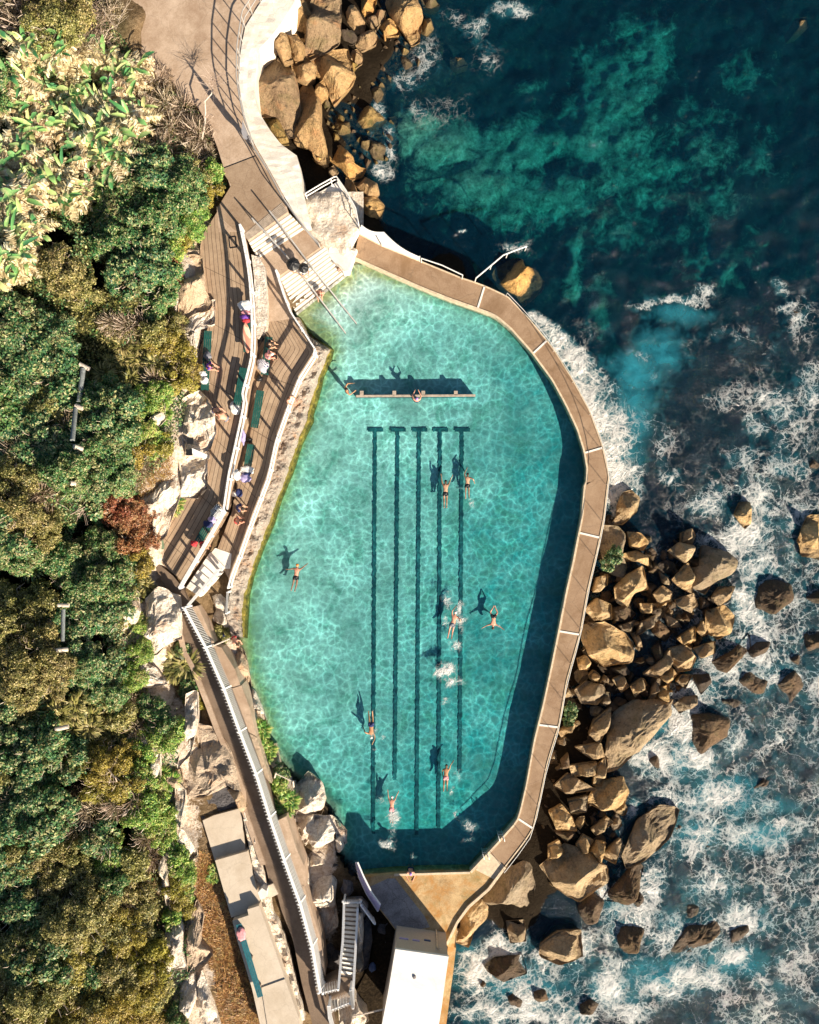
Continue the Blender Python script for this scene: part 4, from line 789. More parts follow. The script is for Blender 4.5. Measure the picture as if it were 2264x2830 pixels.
# ------------------------------------------------------------------ building
e = empty('building', P(*q1(7, 880, 1400), 1.9), 'flat white roofed building at the bottom edge by the foaming sea', 'building')
ZR = 5.15
RF = q(7, 698,1130, 1122,1190, 1095,1380, 1065,1600, 1035,1790, 580,1790, 640,1480)
BB = [P(x, y, ZR) for x, y in RF]
k_ = 0.975; cb = sum(BB, Vector())/len(BB)
off(MB().prism([Vector((cb.x+(v.x-cb.x)*k_, cb.y+(v.y-cb.y)*k_+0.02, ZR-0.2)) for v in BB], 0.4).build('wall', 'plaster', e), e)
off(MB().prism(BB, ZR-0.2).build('roof', 'roof', e), e)
a = P(*q1(7, 722, 1135), 3.6); b = P(*q1(7, 1105, 1188), 3.6); dv = (b-a).normalized(); nv = Vector((-dv.y, dv.x, 0))
wy = BB[0]+(BB[1]-BB[0])*0.5; 
def on_wall(f, z): v = BB[0]+(BB[1]-BB[0])*f; v = Vector((cb.x+(v.x-cb.x)*k_, cb.y+(v.y-cb.y)*k_+0.02, z)); return v
for f0, f1, zz, mt in ((0.06, 0.24, 3.6, 'lilac'), (0.32, 0.46, 3.6, 'lilac'), (0.55, 0.68, 3.4, 'denim')):
    MB(e.location).bar(on_wall(f0, zz)+nv*0.02, on_wall(f1, zz)+nv*0.02, 0.05, 0.16).build('vent', mt, e)
MB(e.location).tube([on_wall(0.80, 1.9)+nv*0.08, on_wall(0.80, 4.2)+nv*0.08, on_wall(0.83, 4.85)+nv*0.3], 0.05, 6).build('downpipe', 'kerb', e)
o_ = P(*q1(7, 850, 1350), ZR); MB(e.location).blob(o_+Vector((0, 0, .03)), (0.10, 0.12, 0.06), 3).build('roof_stain', 'grey_slab', e)
tag(slab('building_apron', q(7, 1118,1100, 1180,1120, 1160,1300, 1135,1480, 1120,1600, 1095,1790, 1020,1790, 1060,1500, 1100,1250), 1.7, -0.5, 'rusty'), kind='structure')
tag(slab('yard', q(7, 560,900, 640,900, 700,1000, 1100,1095, 1100,1200, 680,1790, 420,1790, 380,1480, 500,1250), 1.15, 0.2, 'ground'), kind='structure')
e = empty('guy_pole', P(*q1(7, 480, 1640), 3.6), 'thin tan pole reaching from the walkway rocks to the white roofed building', 'pole')
MB(e.location).tube([P(*q1(7, 360, 1665), 3.9), P(*q1(7, 620, 1605), 4.4)], 0.05, 6).build('pole', 'log', e)

# ------------------------------------------------------------------ concrete terraces by the walkway
def terrace(pts, z, label): return tag(slab('terrace', pts, z, 3.0, 'terrace'), label, 'terrace', 'stepped concrete terraces', 'thing')
terrace(q(6, 395,340, 470,305, 655,255, 668,400, 690,560, 480,620), 3.75, 'pale concrete terrace just below the round shaded hollow in the rock')
terrace(q(6, 480,612, 700,548, 735,700, 780,880, 780,940, 590,1000), 4.15, 'middle pale concrete terrace between two step shadows')
terrace(q(6, 598,1022, 708,985, 700,945, 778,920, 830,1060, 950,1400, 1050,1690, 1060,1790, 800,1790, 730,1480, 620,1120), 4.62, 'long pale concrete terrace carrying the blue bench')
terrace(q(6, 795,1478, 955,1420, 1052,1690, 1062,1792, 845,1792), 4.68, 'paler smooth concrete terrace at the very bottom edge')
e = empty('rubble_edge', P(*q1(6, 740, 560), 3.8), 'rough stone edging between the terraces and the walkway', 'stone edging')
off(ribbon('edging', q(6, 660,255, 690,420, 720,560, 750,720, 790,880, 840,1060, 880,1150, 960,1400, 1000,1480, 1060,1700), q(6, 690,270, 740,420, 770,560, 810,700, 830,760, 870,960, 930,1100, 1000,1350, 1030,1480, 1090,1700), 3.9, 3.0, 'rock_pale', e, 60, 5, bumpy=0.22), e)
tag(slab('pillar', q(6, 770,830, 800,800, 830,820, 830,860, 790,880), 4.6, 3.2, 'pale_concrete'), 'squat pale stone block between the middle terrace and the walkway', 'block', kind='thing')
tag(slab('doorstep', q(6, 820,790, 875,770, 910,840, 850,870), 3.95, 3.2, 'terrace'), 'small square concrete step linking the terraces to the walkway', 'step', kind='thing')

# ------------------------------------------------------------------ rocks
def rock(pts, z, h, mat, seed, label, group=None, name='boulder', zb=-0.8, rough=1.0, flat=0.6, off_z=0.0, cat='rock', grow_=1.03):
    """outline in map pixels (read where the widest part stands), faceted top from a few random planes"""
    rs = random.Random(seed); zt = z+h*0.5
    W_ = [P(x, y, zt) for x, y in pts]; c = sum(W_, Vector())/len(W_); c.z = 0
    n = 40; pr_ = resample([(w.x, w.y) for w in W_], n, True)
    # rounded corners a little
    pr_ = pr_*0.94+(np.roll(pr_, 1, 0)+np.roll(pr_, -1, 0))*0.03; pr_ = (pr_-[c.x, c.y])*grow_+[c.x, c.y]
    size = float(np.mean(np.hypot(pr_[:, 0]-c.x, pr_[:, 1]-c.y)))
    rings = [0.0, 0.14, 0.28, 0.42, 0.56, 0.68, 0.78, 0.86, 0.92, 0.97, 1.0]
    planes = [(0.0, 0.0, h)]
    for k in range(9):
        a = rs.uniform(0, 6.283); s_ = rs.uniform(0.4, 2.0)*(1-flat*0.55)*h/max(size, .3)*1.5; o_ = rs.uniform(0.85, 1.3+flat*0.25)*h
        planes.append((math.cos(a)*s_, math.sin(a)*s_, o_))
    V = [None]; so = Vector((seed*1.37, seed*0.71, 0))
    def hz(x, y, t_):
        zz = min(p_[0]*x+p_[1]*y+p_[2] for p_ in planes)
        edge = 1-t_**8
        return max(0.05, zz)*(0.55+0.45*edge)
    V[0] = Vector((c.x, c.y, z+hz(0, 0, 0)+0.0))
    for t_ in rings[1:]:
        for i in range(n):
            dx, dy = pr_[i][0]-c.x, pr_[i][1]-c.y; x, y = dx*t_, dy*t_
            nv_ = noise.fractal(Vector((c.x+x, c.y+y, 0))*1.1+so, 0.9, 2.1, 5)*0.19*rough*min(1.0, size*0.8+0.25)+noise.noise(Vector((c.x+x, c.y+y, 0))*5.0+so)*0.045*rough
            cr = noise.ridged_multi_fractal(Vector((c.x+x, c.y+y, 1))*0.55+so, 0.9, 2.2, 4, 1.0, 2.0)*0.08*rough
            jit = 1+0.05*noise.noise(Vector((x*2, y*2, seed)))
            V.append(Vector((c.x+x*jit, c.y+y*jit, z+hz(x, y, t_)+nv_-cr)))
    for sc, zz in ((1.04, z+0.05*h), (0.98, z-0.3), (0.8, z+zb)):
        for i in range(n):
            dx, dy = pr_[i][0]-c.x, pr_[i][1]-c.y; w_ = 1+0.06*noise.noise(Vector((dx*2, dy*2, zz+seed)))
            V.append(Vector((c.x+dx*sc*w_, c.y+dy*sc*w_, zz)))
    nr = len(rings)-1+3; F3 = [(0, 1+i, 1+(i+1) % n) for i in range(n)]; F = []
    for r_ in range(nr-1):
        b0 = 1+r_*n; b1 = b0+n
        for i in range(n): F.append((b0+i, b1+i, b1+(i+1) % n, b0+(i+1) % n))
    base = Vector((c.x, c.y, z)); me = bpy.data.meshes.new(name); me.from_pydata([v-base for v in V], [], F3+F); me.update()
    # flip if outline was clockwise
    if me.polygons[0].normal.z < 0: me.flip_normals()
    rgh = np.array([True for _ in me.polygons]); me.polygons.foreach_set('use_smooth', ~rgh)
    o = link(name, me, mat); o.location = base; tag(o, label, cat, group); return o
def ell(cx, cy, rx, ry, rot, seed, n=11, j=0.22):
    rs = random.Random(seed); out = []; a0 = rs.uniform(0, 1)
    for k in range(n):
        a = 2*math.pi*(k+a0+rs.uniform(-.25, .25))/n; r_ = 1+rs.uniform(-j, j*0.6)
        x, y = rx*r_*math.cos(a), ry*r_*math.sin(a); c_, s_ = math.cos(R(rot)), math.sin(R(rot))
        out.append((cx+x*c_-y*s_, cy+x*s_+y*c_))
    return out
seed = 100
BAYS = [(978, 'beside'), (1252, ''), (1472, ''), (1744, ''), (2003, ''), (2262, ''), (2900, '')]
RIGHT = []   # (pts src, z, h, mat, colour word)
def rz9(t_, mat, h, z, *p): RIGHT.append((q(t_, *p), z, h, mat))
A_ = 'rock'; Wt = 'rock_wet'
for a in [
 (9,A_,.9,0, 478,390,480,330,510,262,560,250,610,290,590,370,510,440,445,440), (9,A_,.8,.3, 380,480,480,480,520,530,500,640,530,700,510,770,430,750,370,600),
 (9,A_,.7,.2, 540,500,620,510,665,560,630,610,560,590), (9,A_,.8,.2, 520,640,600,615,660,660,665,710,600,680,530,680),
 (9,A_,1.1,.1, 810,620,870,570,950,590,940,650,900,690,850,660), (9,A_,.8,.1, 880,510,940,480,960,520,940,580,880,560),
 (9,A_,1.2,.2, 1020,600,1160,640,1220,690,1190,760,1080,810,1035,880,960,830,945,730,1000,720), (9,A_,1.1,.3, 540,780,630,725,660,860,580,880,540,965,480,930,470,850),
 (9,A_,.9,.3, 830,800,920,700,950,780,940,880,870,840), (9,A_,.7,.4, 705,890,760,840,815,880,800,930,740,945), (9,A_,.8,.6, 325,870,350,790,410,770,410,830,360,870),
 (9,A_,.8,.3, 850,930,950,890,975,960,930,1000,860,960), (9,A_,.6,.4, 620,950,730,950,700,1000,630,1005), (9,A_,.9,.1, 1075,910,1120,850,1210,845,1180,920,1120,960),
 (9,A_,1.1,.1, 1050,1000,1150,970,1205,1030,1190,1120,1110,1165,1040,1120), (9,A_,.9,.4, 600,1150,630,1070,750,1005,750,1040,650,1120),
 (9,A_,1.2,.4, 270,1100,400,1080,520,1150,570,1250,540,1310,400,1330,310,1270,270,1180), (9,A_,1.0,.4, 280,990,350,920,430,960,435,1040,330,1050),
 (9,A_,.8,.4, 490,1090,580,1060,560,1130,520,1120), (9,A_,.6,.3, 780,1020,840,1050,870,1090,800,1090), (9,A_,.8,.3, 860,1170,960,1100,960,1180,900,1210),
 (9,A_,.9,.2, 810,1240,900,1210,960,1290,930,1360,860,1370,820,1310), (9,A_,.7,.2, 960,1230,1080,1190,1080,1260,1000,1285), (9,Wt,.8,0, 1050,1320,1200,1240,1290,1150,1300,1230,1160,1370),
 (9,Wt,.7,-.1, 1290,1240,1350,1190,1430,1180,1400,1260,1320,1280), (9,A_,.9,.3, 650,1390,730,1330,800,1250,820,1310,740,1410), (9,A_,.8,.3, 740,1410,810,1350,850,1390,800,1450),
 (9,A_,.9,.4, 450,1430,510,1400,545,1470,500,1500), (9,A_,.9,.4, 565,1470,640,1425,660,1460,590,1530), (9,A_,.9,.3, 680,1560,700,1480,730,1425,748,1440,720,1530),
 (9,A_,.8,.3, 750,1480,800,1460,790,1560,730,1550), (9,A_,1.1,.4, 220,1500,290,1445,380,1470,395,1510,350,1580,260,1570), (9,A_,.7,.4, 385,1570,400,1510,428,1510,425,1570,400,1590),
 (9,A_,.7,.5, 300,1400,330,1370,362,1400,350,1435,310,1430), (9,A_,.7,.6, 230,1300,280,1280,305,1320,290,1360,240,1360), (9,Wt,.7,0, 950,1400,1040,1380,1060,1440,1000,1510),
 (9,A_,.8,0, 840,1580,900,1540,970,1530,970,1580,870,1630), (9,Wt,1.0,-.2, 1340,830,1450,790,1560,830,1560,920,1450,1000,1350,970), (9,A_,.6,-.1, 1210,390,1240,320,1300,320,1305,440,1270,465),
 (9,A_,1.1,-.1, 1620,550,1680,410,1760,400,1800,660,1650,640), (9,Wt,.7,-.2, 1640,900,1760,860,1790,950,1680,940), (9,Wt,.6,-.2, 1230,1420,1300,1350,1420,1420,1380,1500,1280,1540),
 (9,Wt,.6,-.2, 1470,1450,1580,1370,1640,1450,1550,1560), (9,Wt,.7,-.2, 1640,1130,1740,1100,1790,1230,1660,1270), (9,Wt,.8,.1, 690,1060,740,1060,810,1130,770,1180,700,1130), (9,Wt,.7,.1, 690,1230,740,1180,760,1260,720,1310),
 (9,A_,.6,.2, 565,1140,600,1130,630,1220,600,1210), (9,A_,.5,.2, 740,750,790,790,810,830,760,820), (9,Wt,.7,.2, 660,1010,690,960,760,980,740,1010), (9,Wt,.7,.3, 440,980,520,960,580,1010,540,1060,460,1050),
 (9,A_,.5,.2, 975,1120,1010,1060,1040,1130,1000,1150), (9,Wt,.8,.3, 430,1350,520,1340,560,1390,480,1400), (9,A_,.5,.5, 370,1440,400,1400,430,1440), (9,Wt,.6,.1, 990,910,1040,920,1050,970,1000,980),
 (10,A_,1.5,.2, 500,230,540,160,640,110,840,110,830,190,700,340,560,470,490,500,480,420), (10,A_,1.0,.4, 370,290,400,210,490,140,480,220,430,330), (10,Wt,1.1,-.2, 960,180,1080,170,1200,200,1180,290,1040,395,960,340),
 (10,A_,.7,.6, 180,270,290,210,300,230,200,300), (10,A_,.9,.4, 290,370,430,345,450,420,380,435), (10,A_,.9,.4, 250,480,400,460,390,520,270,540), (10,A_,.9,.3, 390,590,400,500,460,430,470,480,440,590),
 (10,A_,.8,.4, 160,600,240,530,390,620,230,640), (10,A_,1.1,.1, 360,690,440,580,560,560,590,640,560,720,450,740), (10,A_,.8,.4, 240,690,350,665,340,750,260,760), (10,A_,.8,.3, 380,860,470,790,500,820,410,890),
 (10,A_,.9,.5, 290,960,330,900,385,930,330,1000), (10,A_,.9,.4, 360,1020,410,940,460,945,430,1050), (10,A_,.9,.2, 440,1020,550,920,555,960,520,1060), (10,A_,1.4,.3, 100,1090,230,970,330,1000,460,1100,460,1170,300,1290,170,1200),
 (10,A_,1.1,0, 580,1010,660,820,780,740,890,760,830,920,690,1040,600,1080), (10,Wt,1.0,0, 460,1270,640,1060,680,1100,650,1220,600,1300), (10,Wt,.8,0, 300,1320,370,1240,440,1290,410,1400,330,1440),
 (10,Wt,.9,-.1, 530,1480,560,1420,690,1450,640,1580,560,1600), (10,A_,1.1,.1, 80,1560,180,1490,300,1480,310,1620,190,1670,80,1620), (10,Wt,.7,-.2, 790,1640,960,1420,1180,1340,1180,1440,960,1590),
 (10,Wt,.5,-.3, 1200,1450,1340,1370,1280,1500,1200,1530), (10,Wt,.5,-.1, 610,1270,660,1230,700,1290,640,1330), (10,Wt,.4,-.3, 820,800,900,780,980,830,920,880,830,870), (10,Wt,.4,-.35, 960,900,1080,880,1160,940,1080,1010,980,1000),
 (10,Wt,.4,-.3, 1240,170,1400,170,1400,230,1260,240), (10,Wt,.5,-.3, 1330,600,1400,540,1470,520,1400,600,1340,650), (10,Wt,.6,-.2, 700,430,760,410,820,470,760,490), (10,A_,.8,.5, 130,760,200,720,260,790,280,860,170,850),
 (10,Wt,.7,.4, 160,860,250,850,290,900,200,940), (10,Wt,.6,.5, 190,440,230,400,240,480,200,490), (10,A_,.6,.5, 170,320,220,310,220,345,175,345), (10,Wt,.6,-.1, 300,1900,360,1870,420,1900,380,1950,310,1950), (10,Wt,.6,-.1, 20,1820,90,1800,110,1870,40,1900),
 (10,Wt,.45,-.3, 880,1300,980,1290,1040,1340,940,1380), (10,Wt,.4,-.3, 870,1170,960,1100,1000,1190,930,1230), (9,Wt,.5,-.25, 1640,60,1700,30,1750,90,1690,120), (9,Wt,.5,-.25, 1560,1230,1640,1290,1600,1330,1540,1290), (9,Wt,.45,-.3, 1100,1560,1180,1500,1260,1560,1180,1600),
 (10,A_,.7,.55, 120,960,180,930,210,1000,120,1040), (10,Wt,.6,.3, 250,1080,280,1060,300,1090), (9,Wt,.8,.35, 270,1060,330,1060,300,1090), (9,A_,.7,.35, 850,1440,880,1400,940,1400,900,1480)]:
    rz9(*a)
bayn = ['north of the third joint strip', 'level with the gap between the third and fourth joint strips', 'level with the gap between the fourth and fifth joint strips', 'level with the gap between the fifth and sixth joint strips', 'level with the gap between the sixth and seventh joint strips', 'level with the last bend of the promenade', 'level with the building roof']
def bay_of(y):
    for k, (yy, _) in enumerate(BAYS):
        if y < yy+ (0): return k
    return 6
rows = {}
for i, (pts, z, h, mat) in enumerate(RIGHT):
    c = np.mean(pts, axis=0); rows.setdefault((bay_of(c[1]), mat == Wt), []).append((c[0], i))
BN = ['above the first joint strips', 'near the third joint strip', 'beside promenade panel four', 'beside promenade panel five', 'beside promenade panel six', 'beside promenade panel seven', 'south of the promenade end']
lab = {}
for (b, w), L in rows.items():
    for k, (x, i) in enumerate(sorted(L)):
        ar = len(RIGHT[i][0]); sz = np.ptp([p_[0] for p_ in RIGHT[i][0]])*np.ptp([p_[1] for p_ in RIGHT[i][0]])
        szw = 'huge' if sz > 16000 else 'large' if sz > 6500 else 'medium' if sz > 2600 else 'small'
        lab[i] = f"{szw} {'dark wet' if w else 'tan angular'} rock, {ordn(k) if k < 20 else 'farthest'} from the promenade among those {BN[b]}"
GR = 'boulders piled along the sea side of the promenade'
for i, (pts, z, h, mat) in enumerate(RIGHT):
    z2 = z+0.25 if mat == A_ else z
    rock(pts, z2, h*1.05, mat, 200+i, lab[i], GR, zb=-1.6, flat=0.62 if mat == A_ else 1.1, grow_=1.11)
# filler rubble between the large boulders (low, mostly dark rock to paint the gaps' shade): individual small stones
rs = random.Random(5); placed = []; allp = [p_[0] for p_ in RIGHT]
tries = 0
bL = [(1625,1440),(1600,1650),(1560,1850),(1520,2080),(1500,2300),(1440,2420),(1480,2460),(1600,2440),(1700,2330),(1730,2200),(1690,2120),(1830,1960),(1900,1880),(2000,1700),(1960,1560),(1850,1480),(1750,1500),(1680,1400)]
while len(placed) < 120 and tries < 4000:
    tries += 1; x = rs.uniform(1440, 2050); y = rs.uniform(1440, 2480)
    if not inside(np.array([x]), np.array([y]), bL)[0]: continue
    if any(inside(np.array([x]), np.array([y]), a_)[0] for a_ in allp): continue
    if any(math.dist((x, y), p_) < 17 for p_ in placed): continue
    placed.append((x, y)); r_ = rs.uniform(9, 20)
placed.sort(key=lambda p_: p_[1])
for k, (x, y) in enumerate(placed):
    rr = random.Random(k+900); r_ = rr.uniform(10, 21)
    rock(ell(x, y, r_*rr.uniform(1, 1.6), r_, rr.uniform(0, 180), k+50, 8), rr.uniform(-0.1, 0.2), rr.uniform(.3, .55), 'rock_wet' if rr.random() < .75 else 'rock', 700+k,
         'small shaded stone wedged low in the gaps between the tan boulders', 'small stones in the gaps of the boulder pile', name='stone', flat=0.3)
TOP = [
 ('rock_orange',1.5,.9,'big orange slab against the top of the white sea wall', 2, 700,130,760,30,800,-40,880,-40,880,60,865,170,830,240,790,230,750,170),
 ('rock_orange',1.5,1.0,'tall rectangular orange slab, widest at the top of the photo', 2, 885,0,900,-50,1060,-50,1075,90,1060,250,990,300,850,355,840,300,865,180),
 ('rock_orange',1.7,1.1,'longest smooth orange slab lying right along the sea wall', 2, 530,330,610,275,670,380,740,400,770,560,790,680,765,760,760,860,720,870,640,740,540,740,505,640,520,450),
 ('rock_orange',.8,2.3,'rounded tan boulder perched at the foot of the wall, left of its twin', 2, 640,210,680,190,715,215,750,370,690,385,640,290),
 ('rock_orange',.8,2.1,'rounded tan boulder right of its twin, below the first slab', 2, 730,235,785,225,835,300,820,370,775,395,745,320),
 ('rock_orange',.8,1.5,'rounded yellow boulder in the middle of the orange slabs', 2, 760,430,850,385,910,440,900,500,850,530,770,500),
 ('rock_orange',1.2,.9,'broad tan slab with a dark mossy corner', 2, 890,370,1000,330,1120,330,1165,500,1130,560,1030,660,990,560,910,460),
 ('rock_orange',.8,1.0,'small wedge shaped orange rock under the mossy cornered slab', 2, 920,570,970,530,1000,600,990,640,930,655,910,620),
 ('rock_orange',1.3,.8,'long narrow orange slab pointing down towards the shaded hollow', 2, 770,520,850,530,940,680,945,850,975,960,985,1090,900,1040,880,970,780,950,762,860,790,700),
 ('rock_moss',.9,.9,'olive stained ledge at the foot of the sea wall', 2, 545,780,620,740,700,870,720,950,660,950,590,850),
 ('rock_orange',1.2,.5,'brown boulder at the top, right of the tallest slab', 2, 1080,20,1180,20,1250,130,1240,190,1190,200,1110,120,1080,90),
 ('rock_wet',1.2,.5,'dark shaded boulder under the brown one', 2, 1085,160,1150,150,1200,230,1170,270,1120,280,1090,220),
 ('rock_orange',.8,.7,'small tan boulder touching the top edge', 2, 1230,-20,1330,-20,1310,50,1250,80,1230,50),
 ('rock_orange',.8,.4,'small knobbly boulder in the middle of the top right cluster', 2, 1265,90,1320,80,1345,150,1320,185,1290,160,1265,120),
 ('rock_orange',.7,.5,'angular tan boulder beside the knobbly one', 2, 1330,50,1395,60,1390,110,1350,150,1315,80),
 ('rock_orange',.9,.4,'pale topped block south of the knobbly boulder', 2, 1200,240,1290,180,1335,230,1320,280,1230,325,1195,290),
 ('rock_orange',.7,.3,'ridged boulder with strong cracks by the rusty post', 2, 1350,150,1420,110,1480,160,1480,220,1400,225),
 ('rock_orange',1.3,.3,'large orange rock leaning into the sea at the top', 2, 1405,0,1420,-40,1600,-40,1640,80,1620,240,1570,270,1520,190,1420,60),
 ('rock_moss',.5,-.2,'round orange boulder standing alone in the water', 2, 1470,370,1530,350,1580,400,1580,460,1520,470,1475,430),
 ('rock_orange',.8,.4,'grey topped oval boulder right of the mossy cornered slab', 2, 1160,330,1200,320,1235,360,1230,410,1190,440,1160,390),
 ('rock_moss',.6,.2,'small round mossy stone below the oval boulder', 2, 1150,410,1180,405,1205,440,1180,470,1152,460),
 ('rock_moss',.4,0,'tiny round stone near the white water line', 2, 1275,320,1300,305,1315,330,1290,350),
 ('rock_moss',.6,-.1,'reddish rock awash just above the foamy channel', 2, 1290,580,1340,550,1390,600,1380,670,1330,700,1290,650),
 ('rock_moss',.9,-.2,'broad mossy rock on the water edge covered in olive weed', 2, 1170,760,1230,700,1310,730,1400,790,1420,850,1370,900,1290,890,1210,860),
 ('rock_moss',.7,-.1,'low mossy rock between the long slab and the weedy one', 2, 1060,790,1130,790,1160,850,1150,940,1090,950,1040,870),
 ('rock_moss',.7,-.1,'rounded seaward rock ringed by lacy foam', 2, 1310,930,1370,920,1410,980,1390,1080,1330,1100,1285,1020),
 ('rock_moss',.7,-.1,'olive rock left of the foam ringed one', 2, 1240,930,1280,900,1310,930,1280,1020,1240,1060,1220,1000),
 ('rock_orange',.9,.2,'knobbly orange rock tapering towards the shaded hollow', 2, 1020,1010,1090,980,1170,1060,1180,1110,1250,1130,1230,1180,1150,1200,1080,1120,1020,1080),
 ('rock_orange',.9,.1,'orange rock with a dark cleft above the white pipe rail', 2, 1170,1220,1250,1190,1330,1240,1345,1310,1280,1340,1220,1280),
 ('rock_orange',1.0,.0,'lowest rounded orange rock before the promenade starts', 2, 1230,1340,1320,1310,1380,1390,1360,1460,1320,1530,1260,1500,1210,1430),
 ('rock_orange',.8,.3,'narrow orange rock hugging the end of the white pipe rail', 2, 1130,1210,1180,1250,1220,1340,1250,1430,1200,1430,1150,1350,1110,1290),
 ('rock_orange',.6,.4,'small brown stone at the tip of the long narrow slab', 2, 895,1070,930,1050,975,1080,970,1110,920,1100),
 ('rock_orange',.5,.3,'small pinkish stone near the pipe rail corner', 2, 1000,1140,1040,1120,1070,1160,1040,1200,1010,1180),
 ('rock_moss',.6,.3,'upright little stone beside the long narrow slab', 2, 970,660,1005,650,1012,700,990,735,972,710),
 ('rock_moss',.6,0,'olive rock touching the top right of the orange group', 2, 1640,120,1700,110,1720,180,1680,230,1640,210),
 ('rock_moss',.6,0,'flat brown rock at the top edge beside white water', 2, 1640,-20,1720,-20,1760,20,1700,40,1650,30),
 ('rock_moss',.6,.1,'small mossy rock in the dark gully below the weedy one', 2, 1020,880,1060,880,1090,960,1050,980),
 ('rock_moss',.4,-.25,'half sunken rock at the top, north of the open dark water', 13, 405,85,440,75,460,100,430,115),
 ('rock_moss',.4,-.25,'half sunken orange rock east of the white water line', 13, 335,215,380,215,400,240,360,250,335,235),
 ('rock_moss',.4,-.25,'small brown rock breaking the surface at the far top right', 13, 1640,65,1680,60,1690,95,1650,105),
 ('rock_wet',.3,-.2,'foam wrapped rock far right of the first joint strip', 13, 1600,1170,1650,1150,1670,1190,1630,1215),
 ('rock_orange',1.4,-.1,'lone square topped tan rock beside the promenade handrail', 8, 1030,290,1120,240,1180,240,1190,290,1240,290,1300,370,1290,420,1190,510,1130,440,1040,380,1010,340),
 ('rock',1.5,.2,'big weathered rock mass right of the stained platform', 7, 1450,690,1560,510,1620,470,1740,400,1800,640,1790,900,1640,800,1520,760,1440,800,1400,760),
 ('rock',1.2,.2,'tan rock shelf below the platform edge, pointing to the building', 7, 1290,800,1400,740,1440,820,1420,920,1330,1010,1290,1130,1195,1090,1200,930),
 ('rock',1.0,.3,'dark rimmed boulder between the shelf and the foaming gully', 7, 1590,940,1725,930,1740,1090,1620,1100),
 ('rock_wet',.7,.1,'rounded brown rock in the wash east of the roof corner', 7, 1420,1290,1500,1220,1700,1200,1735,1340,1560,1400,1450,1330),
 ('rock_wet',.4,-.1,'low wet rock in the foam right of the roof', 7, 1580,1480,1640,1440,1740,1500,1700,1640,1620,1620),
 ('rock_wet',.4,-.1,'small wet rock just off the building apron', 7, 1350,1400,1400,1380,1430,1430,1380,1470)]
for i, (mt, h, z, lb, t_, *p_) in enumerate(TOP):
    rock(q(t_, *p_), z, h, mt, 400+i, lb, 'orange rocks below the sea wall' if i < 37 else None, zb=-2.0, flat=0.8, grow_=1.12 if i < 10 else 1.06)
